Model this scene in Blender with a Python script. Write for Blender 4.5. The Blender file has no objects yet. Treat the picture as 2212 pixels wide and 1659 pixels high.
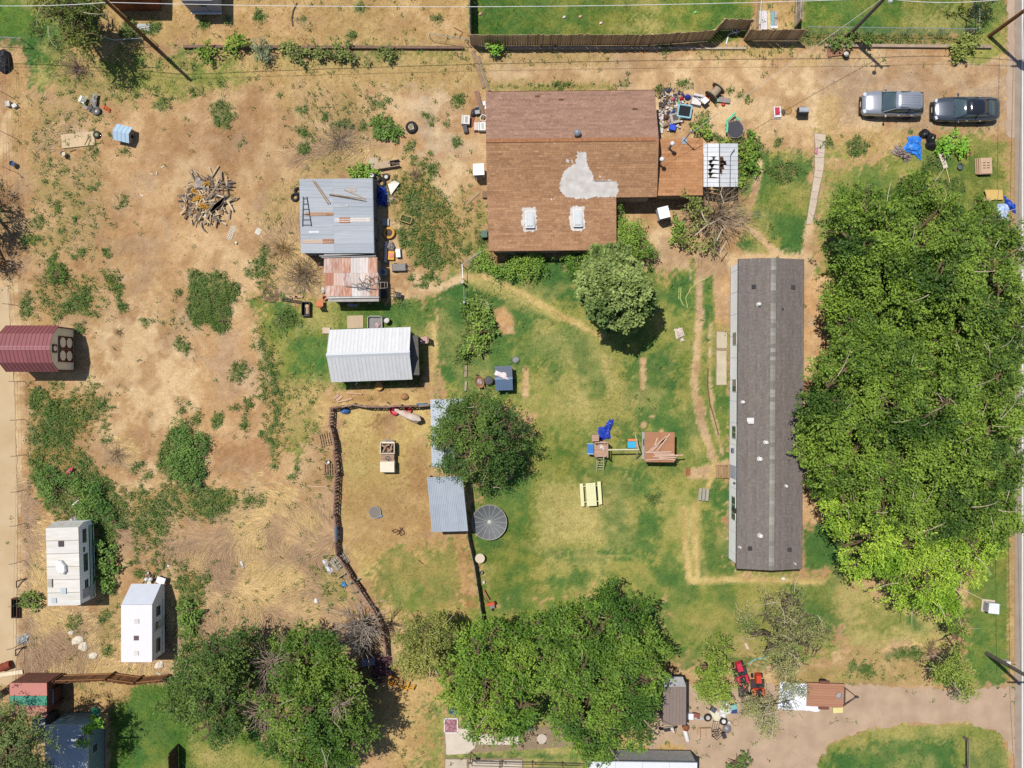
import bpy, math, random
import numpy as np
from mathutils import Vector, Matrix, Euler
rnd = random.Random(7)
R = math.radians
SC = bpy.context.scene
COL = SC.collection
# ---------------------------------------------------------------- camera, light, exposure
H = 66.0                      # flying height of the camera over the ground
PXM = 28.08                   # ground scale of the plan grid used below (units per metre)
CX, CY = 1106.0, 829.5        # plan grid point straight under the camera
cam = bpy.data.cameras.new('camera'); camo = bpy.data.objects.new('camera', cam); COL.objects.link(camo)
camo.location = (0, 0, H); camo.rotation_euler = (0, 0, 0)
cam.sensor_width = 36; cam.lens = 36 * H / (2212 / PXM); cam.clip_start = 1; cam.clip_end = 4000
SC.camera = camo
SUN_EL, SUN_AZ = 69.0, -47.0   # azimuth clockwise from +Y
wld = bpy.data.worlds.new('World'); SC.world = wld; wld.use_nodes = True
nt = wld.node_tree; bg = nt.nodes['Background']
sky = nt.nodes.new('ShaderNodeTexSky'); sky.sky_type = 'NISHITA'; sky.sun_disc = False
sky.sun_elevation = R(SUN_EL); sky.sun_rotation = R(SUN_AZ); sky.altitude = 900
nt.links.new(sky.outputs[0], bg.inputs[0]); bg.inputs[1].default_value = 0.1
sl = bpy.data.lights.new('sun', 'SUN'); sl.energy = 4.6; sl.angle = R(0.55); sl.color = (1.0, 0.965, 0.9)
so = bpy.data.objects.new('sun', sl); COL.objects.link(so)
sd = Vector((math.sin(R(SUN_AZ)) * math.cos(R(SUN_EL)), math.cos(R(SUN_AZ)) * math.cos(R(SUN_EL)), math.sin(R(SUN_EL))))
so.rotation_euler = sd.to_track_quat('Z', 'Y').to_euler(); so.location = (0, 0, 90)
SC.view_settings.view_transform = 'Standard'; SC.view_settings.look = 'None'
SC.view_settings.exposure = 0.5; SC.view_settings.gamma = 1.0
SC.cycles.use_denoising = False
SC.cycles.max_bounces = 6; SC.cycles.diffuse_bounces = 3; SC.cycles.transparent_max_bounces = 6
KEXP = 1.95                    # picture brightness of a white sunlit sheet at these settings

# ---------------------------------------------------------------- helpers
def W(x, y, z=0.0):
    k = (1 - z / H) / PXM
    return Vector(((x - CX) * k, (CY - y) * k, z))
def s2l(c):
    c = c / 255.0
    return c / 12.92 if c <= 0.04045 else ((c + 0.055) / 1.055) ** 2.4
def C(r, g, b): return tuple(min(0.85, s2l(v) / KEXP) for v in (r, g, b))
def HX(h): return C(int(h[0:2], 16), int(h[2:4], 16), int(h[4:6], 16))
_mc = {}
def m(hexc, rough=0.75, var=0.14, sc=3.0, metal=0.0, hex2=None, spec=0.3, bump=0.0, stretch=None, coat=0.0, boost=1.0):
    key = (hexc, rough, var, sc, metal, hex2, spec, bump, stretch, coat, boost)
    if key in _mc: return _mc[key]
    M = bpy.data.materials.new('mat_' + hexc); M.use_nodes = True
    t = M.node_tree; b = t.nodes['Principled BSDF']; L = t.links
    b.inputs['Roughness'].default_value = rough; b.inputs['Metallic'].default_value = metal
    b.inputs['Specular IOR Level'].default_value = spec
    if coat: b.inputs['Coat Weight'].default_value = coat; b.inputs['Coat Roughness'].default_value = 0.05
    tc = t.nodes.new('ShaderNodeTexCoord'); oi = t.nodes.new('ShaderNodeObjectInfo')
    mp = t.nodes.new('ShaderNodeMapping'); L.new(tc.outputs['Object'], mp.inputs[0])
    if stretch: mp.inputs['Scale'].default_value = stretch
    n1 = t.nodes.new('ShaderNodeTexNoise'); n1.inputs['Scale'].default_value = sc; n1.inputs['Detail'].default_value = 5
    n1.noise_dimensions = '4D'; L.new(mp.outputs[0], n1.inputs['Vector'])
    mul = t.nodes.new('ShaderNodeMath'); mul.operation = 'MULTIPLY'; mul.inputs[1].default_value = 37
    L.new(oi.outputs['Random'], mul.inputs[0]); L.new(mul.outputs[0], n1.inputs['W'])
    cr = t.nodes.new('ShaderNodeMapRange'); cr.inputs[1].default_value = 0.3; cr.inputs[2].default_value = 0.7
    L.new(n1.outputs[0], cr.inputs[0])
    base = tuple(min(.82, c * boost) for c in HX(hexc))
    mx = t.nodes.new('ShaderNodeMix'); mx.data_type = 'RGBA'
    L.new(cr.outputs[0], mx.inputs[0])
    if hex2:
        mx.inputs[6].default_value = (*base, 1); mx.inputs[7].default_value = (*HX(hex2), 1)
    else:
        mx.inputs[6].default_value = (*[max(0, c * (1 - var)) for c in base], 1)
        mx.inputs[7].default_value = (*[min(0.9, c * (1 + var)) for c in base], 1)
    hs = t.nodes.new('ShaderNodeHueSaturation')
    vr = t.nodes.new('ShaderNodeMapRange'); vr.inputs[3].default_value = 1 - var * 0.6; vr.inputs[4].default_value = 1 + var * 0.6
    L.new(oi.outputs['Random'], vr.inputs[0]); L.new(vr.outputs[0], hs.inputs['Value'])
    L.new(mx.outputs[2], hs.inputs['Color']); L.new(hs.outputs[0], b.inputs['Base Color'])
    if bump:
        bp = t.nodes.new('ShaderNodeBump'); bp.inputs['Strength'].default_value = bump
        L.new(n1.outputs[0], bp.inputs['Height']); L.new(bp.outputs[0], b.inputs['Normal'])
    _mc[key] = M
    return M
def mattr(name, rough=0.85, transl=0.0, nscale=0, nvar=0.2, spec=0.2):
    """material that takes its colour from the mesh's own colour attribute"""
    M = bpy.data.materials.new(name); M.use_nodes = True
    t = M.node_tree; b = t.nodes['Principled BSDF']; L = t.links
    b.inputs['Roughness'].default_value = rough; b.inputs['Specular IOR Level'].default_value = spec
    a = t.nodes.new('ShaderNodeAttribute'); a.attribute_name = 'col'
    src = a.outputs['Color']
    if nscale:
        tc = t.nodes.new('ShaderNodeTexCoord'); n1 = t.nodes.new('ShaderNodeTexNoise'); n1.inputs['Scale'].default_value = nscale
        n1.inputs['Detail'].default_value = 6; L.new(tc.outputs['Object'], n1.inputs['Vector'])
        mr = t.nodes.new('ShaderNodeMapRange'); mr.inputs[1].default_value = .3; mr.inputs[2].default_value = .7
        mr.inputs[3].default_value = 1 - nvar; mr.inputs[4].default_value = 1 + nvar; L.new(n1.outputs[0], mr.inputs[0])
        hs = t.nodes.new('ShaderNodeHueSaturation'); L.new(mr.outputs[0], hs.inputs['Value']); L.new(src, hs.inputs['Color'])
        src = hs.outputs[0]
    L.new(src, b.inputs['Base Color'])
    if transl:
        tr = t.nodes.new('ShaderNodeBsdfTranslucent'); L.new(src, tr.inputs[0])
        ad = t.nodes.new('ShaderNodeMixShader'); ad.inputs[0].default_value = transl
        L.new(b.outputs[0], ad.inputs[1]); L.new(tr.outputs[0], ad.inputs[2])
        L.new(ad.outputs[0], t.nodes['Material Output'].inputs[0])
    return M
LEAF = mattr('foliage', 0.6, 0.2, spec=0.25)
GRASS = mattr('grass', 0.9, 0.2, spec=0.1)
VCOL = mattr('shingle', 0.95, 0, 9, 0.16, spec=0.1)

class MB:
    def __init__(s): s.v = []; s.f = []; s.c = []
    def add(s, vs, fs, col=None):
        o = len(s.v); s.v += [tuple(p) for p in vs]
        s.f += [tuple(i + o for i in f) for f in fs]
        s.c += [col] * len(fs)
    def box(s, x, y, z, sx, sy, sz, rz=0, rx=0, ry=0, col=None, tap=1.0):
        mt = Matrix.Translation((x, y, z)) @ Euler((R(rx), R(ry), R(rz))).to_matrix().to_4x4()
        vs = []
        for k in (0, 1):
            q = tap if k else 1.0
            for a, b in ((-1, -1), (1, -1), (1, 1), (-1, 1)):
                vs.append(mt @ Vector((a * sx / 2 * q, b * sy / 2 * q, k * sz)))
        s.add(vs, [(3, 2, 1, 0), (4, 5, 6, 7), (0, 1, 5, 4), (1, 2, 6, 5), (2, 3, 7, 6), (3, 0, 4, 7)], col)
    def tube(s, pts, r, n=5, r2=None, cap=True, col=None):
        pts = [Vector(p) for p in pts]; N = len(pts); r2 = r if r2 is None else r2
        vs = []; up = Vector((0.13, 0.21, 0.97))
        for i, p in enumerate(pts):
            d = (pts[min(i + 1, N - 1)] - pts[max(i - 1, 0)])
            d = d.normalized() if d.length > 1e-6 else Vector((0, 0, 1))
            a = d.cross(up)
            if a.length < 0.05: a = d.cross(Vector((1, 0, 0)))
            a.normalize(); b = d.cross(a); rr = r + (r2 - r) * i / max(1, N - 1)
            for k in range(n):
                t = 2 * math.pi * k / n
                vs.append(p + a * (math.cos(t) * rr) + b * (math.sin(t) * rr))
        fs = [(i * n + k, i * n + (k + 1) % n, (i + 1) * n + (k + 1) % n, (i + 1) * n + k) for i in range(N - 1) for k in range(n)]
        if cap: fs += [tuple(range(n))[::-1], tuple((N - 1) * n + k for k in range(n))]
        s.add(vs, fs, col)
    def ring(s, x, y, z, rad, r, n=20, k=6, rx=0, ry=0, rz=0, sy=1.0):
        mt = Matrix.Translation((x, y, z)) @ Euler((R(rx), R(ry), R(rz))).to_matrix().to_4x4()
        vs = []
        for i in range(n):
            a = 2 * math.pi * i / n
            for j in range(k):
                b = 2 * math.pi * j / k; q = rad + r * math.cos(b)
                vs.append(mt @ Vector((q * math.cos(a), q * math.sin(a) * sy, r * math.sin(b))))
        s.add(vs, [(i * k + j, ((i + 1) % n) * k + j, ((i + 1) % n) * k + (j + 1) % k, i * k + (j + 1) % k) for i in range(n) for j in range(k)])
    def lathe(s, x, y, z, prof, n=14, rx=0, ry=0, rz=0, sx=1.0, sy=1.0):
        mt = Matrix.Translation((x, y, z)) @ Euler((R(rx), R(ry), R(rz))).to_matrix().to_4x4()
        vs = []; fs = []
        for rr, zz in prof:
            for k in range(n):
                t = 2 * math.pi * k / n
                vs.append(mt @ Vector((rr * math.cos(t) * sx, rr * math.sin(t) * sy, zz)))
        for i in range(len(prof) - 1):
            for k in range(n):
                fs.append((i * n + k, i * n + (k + 1) % n, (i + 1) * n + (k + 1) % n, (i + 1) * n + k))
        if prof[0][0] > 1e-4: fs.append(tuple(range(n))[::-1])
        if prof[-1][0] > 1e-4: fs.append(tuple((len(prof) - 1) * n + k for k in range(n)))
        s.add(vs, fs)
    def prism(s, poly, z0, z1, axis='z', col=None):
        n = len(poly)
        def p(a, b, c): return (a, b, c) if axis == 'z' else ((c, a, b) if axis == 'x' else (a, c, b))
        vs = [p(a, b, z0) for a, b in poly] + [p(a, b, z1) for a, b in poly]
        fs = [tuple(range(n))[::-1], tuple(range(n, 2 * n))] + [(i, (i + 1) % n, n + (i + 1) % n, n + i) for i in range(n)]
        s.add(vs, fs, col)
    def slab(s, pts, th, col=None):
        """a sheet through 3 or 4 corner points, th thick (below)"""
        pts = [Vector(p) for p in pts]; n = len(pts)
        nm = (pts[1] - pts[0]).cross(pts[2] - pts[0]).normalized()
        if nm.z < 0: nm = -nm
        vs = pts + [p - nm * th for p in pts]
        s.add(vs, [tuple(range(n)), tuple(range(n, 2 * n))[::-1]] + [(i, n + i, n + (i + 1) % n, (i + 1) % n) for i in range(n)], col)
    def blob(s, x, y, z, rx, ry, rz, seed=0, amp=0.15, nu=10, nv=6, flat=True):
        r_ = random.Random(seed); ph = [r_.uniform(0, 6.28) for _ in range(6)]
        vs = []; fs = []
        for i in range(nv + 1):
            th = math.pi * i / nv
            for k in range(nu):
                a = 2 * math.pi * k / nu
                q = 1 + amp * (math.sin(3 * a + ph[0] + 2 * th) * .6 + math.sin(5 * a + ph[1] - 3 * th) * .4 + r_.uniform(-.5, .5))
                zz = math.cos(th)
                if flat and zz < -0.2: zz = -0.2
                vs.append((x + rx * q * math.sin(th) * math.cos(a), y + ry * q * math.sin(th) * math.sin(a), z + rz * (zz * (q if zz > 0 else 1) + (0.2 if flat else 0))))
        for i in range(nv):
            for k in range(nu): fs.append((i * nu + k, (i + 1) * nu + k, (i + 1) * nu + (k + 1) % nu, i * nu + (k + 1) % nu))
        s.add(vs, fs)
    def cloth(s, poly, z, amp=0.08, n=14, seed=0, edge=0.0, th=0.0):
        """crumpled sheet over a quad (4 corners, metres): hills and folds"""
        r_ = random.Random(seed); ph = [(r_.uniform(2, 9), r_.uniform(2, 9), r_.uniform(0, 6.28)) for _ in range(5)]
        P4 = [Vector((p[0], p[1])) for p in poly]; vs = []; fs = []
        for i in range(n + 1):
            for j in range(n + 1):
                u, w = i / n, j / n
                p = (P4[0] * (1 - u) + P4[1] * u) * (1 - w) + (P4[3] * (1 - u) + P4[2] * u) * w
                h = sum(abs(math.sin(a * u * 1.7 + b * w * 1.7 + c)) for a, b, c in ph) / 5
                e = min(u, 1 - u, w, 1 - w) * 4; e = min(1, e)
                jx, jy = r_.uniform(-1, 1) * amp * .35, r_.uniform(-1, 1) * amp * .35
                vs.append((p.x + jx, p.y + jy, z + amp * (h * 1.6 + r_.uniform(-.25, .25)) * (edge + (1 - edge) * e) + 0.012))
        for i in range(n):
            for j in range(n):
                q = (i * (n + 1) + j, (i + 1) * (n + 1) + j, (i + 1) * (n + 1) + j + 1, i * (n + 1) + j + 1)
                fs.append(q)
        s.add(vs, fs)
    def corr(s, a, b, c, d, n, amp, flat=0.5):
        """corrugated sheet on the quad a-b-c-d; the ridges run from a to b"""
        a, b, c, d = (Vector(p) for p in (a, b, c, d)); nm = (b - a).cross(d - a).normalized()
        if nm.z < 0: nm = -nm
        vs = []; k = 0
        prof = []
        for i in range(n): prof += [(i, 0), (i + .25, 0), (i + .5, 1), (i + .75, 1)]
        prof.append((n, 0))
        for q, h in prof:
            q /= n
            for e, f in ((a, d), (b, c)): vs.append(e.lerp(f, q) + nm * amp * h)
        s.add(vs, [(2 * i, 2 * i + 1, 2 * i + 3, 2 * i + 2) for i in range(len(prof) - 1)])
    def mesh(s, name):
        me = bpy.data.meshes.new(name); me.from_pydata(s.v, [], s.f); me.update()
        if any(c is not None for c in s.c):
            at = me.color_attributes.new('col', 'FLOAT_COLOR', 'CORNER')
            buf = []
            for f, c in zip(s.f, s.c): buf += list((*(c or (.3, .3, .3)), 1.0)) * len(f)
            at.data.foreach_set('color', buf)
        return me
_mesh = {}
def ob(name, me, parent=None, loc=None, rz=0):
    o = bpy.data.objects.new(name, me); COL.objects.link(o)
    if parent is not None: o.parent = parent
    if loc is not None: o.location = loc
    if rz: o.rotation_euler = (0, 0, R(rz))
    return o
def mk(name, mat, ops, smooth=False):
    key = (mat.name, smooth, repr(ops))
    if key in _mesh: return _mesh[key]
    b = MB()
    for op in ops:
        kw = op[-1] if isinstance(op[-1], dict) else {}
        getattr(b, op[0])(*(op[1:-1] if kw else op[1:]), **kw)
    me = b.mesh(name); me.materials.append(mat)
    if smooth: me.polygons.foreach_set('use_smooth', [True] * len(me.polygons))
    _mesh[key] = me
    return me
def P(parent, name, mat, *ops, loc=None, rz=0, label=None, smooth=False, kind=None):
    o = ob(name, mk(name, mat, ops, smooth), parent, loc, rz)
    if label: o['label'] = label
    if kind: o['kind'] = kind
    return o
def tag(o, label, cat, group=None, kind=None):
    if label: o['label'] = label
    if cat: o['category'] = cat
    if group: o['group'] = group
    if kind: o['kind'] = kind
    return o
def thing(name, label, cat, fx, fy, rz=0, z=0.0, h=0.0, group=None):
    o = bpy.data.objects.new(name, None); COL.objects.link(o); o.empty_display_size = 0.3
    p = W(fx, fy, z + h); o.location = (p.x, p.y, z); o.rotation_euler = (0, 0, R(rz))
    return tag(o, label, cat, group)
def S(name, label, cat, mat, fx, fy, rz, z, h, *ops, group=None, smooth=False):
    """a thing that is one mesh"""
    o = ob(name, mk(name, mat, ops, smooth)); p = W(fx, fy, z + h)
    o.location = (p.x, p.y, z); o.rotation_euler = (0, 0, R(rz))
    return tag(o, label, cat, group)
def struct(o): o['kind'] = 'structure'; return o
def npmesh(name, v, faces_n, col=None, mat=None):
    """v (N,3); consecutive runs of faces_n verts form faces; col (nfaces,3)"""
    me = bpy.data.meshes.new(name); nf = len(v) // faces_n
    me.vertices.add(len(v)); me.vertices.foreach_set('co', np.ascontiguousarray(v, np.float32).ravel())
    me.loops.add(len(v)); me.loops.foreach_set('vertex_index', np.arange(len(v), dtype=np.int32))
    me.polygons.add(nf); me.polygons.foreach_set('loop_start', np.arange(0, len(v), faces_n, dtype=np.int32))
    me.update(calc_edges=True)
    if col is not None:
        at = me.color_attributes.new('col', 'FLOAT_COLOR', 'POINT')
        c4 = np.ones((len(v), 4), np.float32); c4[:, :3] = np.repeat(col, faces_n, axis=0)
        at.data.foreach_set('color', c4.ravel())
    if mat: me.materials.append(mat)
    return me

# ---------------------------------------------------------------- noise on arrays
NG = np.random.default_rng(11)
_lat = NG.random((64, 64, 12))
def vnoise(x, y, ch=0):
    xi = np.floor(x).astype(int); yi = np.floor(y).astype(int); fx = x - xi; fy = y - yi
    fx = fx * fx * (3 - 2 * fx); fy = fy * fy * (3 - 2 * fy); L = _lat[:, :, ch]
    a = L[xi % 64, yi % 64]; b = L[(xi + 1) % 64, yi % 64]; c = L[xi % 64, (yi + 1) % 64]; d = L[(xi + 1) % 64, (yi + 1) % 64]
    return (a * (1 - fx) + b * fx) * (1 - fy) + (c * (1 - fx) + d * fx) * fy
def fbm(x, y, s, ch=0, o=4):
    t = 0; a = .5; n = 0
    for k in range(o):
        t = t + a * vnoise(x * s + 17.3 * k, y * s - 9.1 * k, (ch + k) % 12); n += a; a *= .55; s *= 2.03
    return t / n
def psd(px, py, poly):
    """signed distance to a polygon, negative inside"""
    d = np.full(px.shape, 1e9); ins = np.zeros(px.shape, bool); n = len(poly)
    for i in range(n):
        ax, ay = poly[i]; bx, by = poly[(i + 1) % n]; ex, ey = bx - ax, by - ay
        t = np.clip(((px - ax) * ex + (py - ay) * ey) / (ex * ex + ey * ey + 1e-9), 0, 1)
        d = np.minimum(d, (px - ax - t * ex) ** 2 + (py - ay - t * ey) ** 2)
        c = ((ay > py) != (by > py)) & (px < (bx - ax) * (py - ay) / ((by - ay) if abs(by - ay) > 1e-9 else 1e-9) + ax)
        ins ^= c
    d = np.sqrt(d); return np.where(ins, -d, d)
def lsd(px, py, pts, w):
    d = np.full(px.shape, 1e9)
    for (ax, ay), (bx, by) in zip(pts[:-1], pts[1:]):
        ex, ey = bx - ax, by - ay
        t = np.clip(((px - ax) * ex + (py - ay) * ey) / (ex * ex + ey * ey + 1e-9), 0, 1)
        d = np.minimum(d, (px - ax - t * ex) ** 2 + (py - ay - t * ey) ** 2)
    return np.sqrt(d) - w
# ================================================================= GROUND
# kind: colour a, colour b, grass tufts, weeds, tall straw   (per square metre, relative)
GT = {
 'dirt': ((214, 177, 130), (193, 153, 107), .02, .010, 0),
 'dirtd': ((190, 150, 110), (168, 127, 87), .02, .008, 0),
 'pale': ((228, 197, 152), (213, 179, 134), .01, .004, 0),
 'gravel':((200, 175, 143), (180, 152, 121), .01, .010, 0),
 'grey': ((196, 166, 134), (176, 145, 113), .02, .01, 0),
 'dry': ((206, 174, 118), (184, 150, 98), .55, .03, 0),
 'drym': ((198, 166, 116), (168, 146, 92), .5, .07, 0),
 'mix': ((158, 150, 84), (196, 166, 112), .7, .24, 0),
 'sparse':((200, 164, 122), (168, 146, 94),  .3, .26, 0),
 'lawn': ((92, 122, 54), (146, 146, 70), 1.0, 0, 0),
 'lush': ((74, 114, 58), (100, 130, 64), 1.0, .03, 0),
 'vivid': ((74, 114, 46), (110, 136, 58), 1.0, 0, 0),
 'yel': ((170, 162, 94), (194, 178, 112), .9, 0, 0),
 'yelg': ((118, 138, 62), (164, 158, 86), 1.0, 0, 0),
 'straw': ((216, 190, 126), (192, 162, 102), .35, 0, 0),
 'brown': ((180, 136, 92), (160, 118, 78), .1, 0, 0),
 'olive': ((124, 134, 70), (162, 146, 84), .6, 0, 0),
 'tall': ((212, 182, 136), (186, 154, 112), .3, .05, 1.0),
 'brush': ((194, 166, 138), (166, 138, 114), .3, .03, .8),
 'weed': ((84, 108, 50),    (110, 122, 60),   .2, 1.6, 0),
 'weedm': ((140, 128, 70),  (176, 144, 92),  .3, .9, 0),
 'orange': ((222, 182, 132), (208, 162, 112), .02, 0, 0),
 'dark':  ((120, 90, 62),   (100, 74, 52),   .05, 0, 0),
}
def rect(a, b, c, d): return [(a, b), (c, b), (c, d), (a, d)]
def disc(x, y, r, sy=1.0, n=10): return [(x + r * math.cos(6.283 * k / n), y + r * sy * math.sin(6.283 * k / n)) for k in range(n)]
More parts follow.
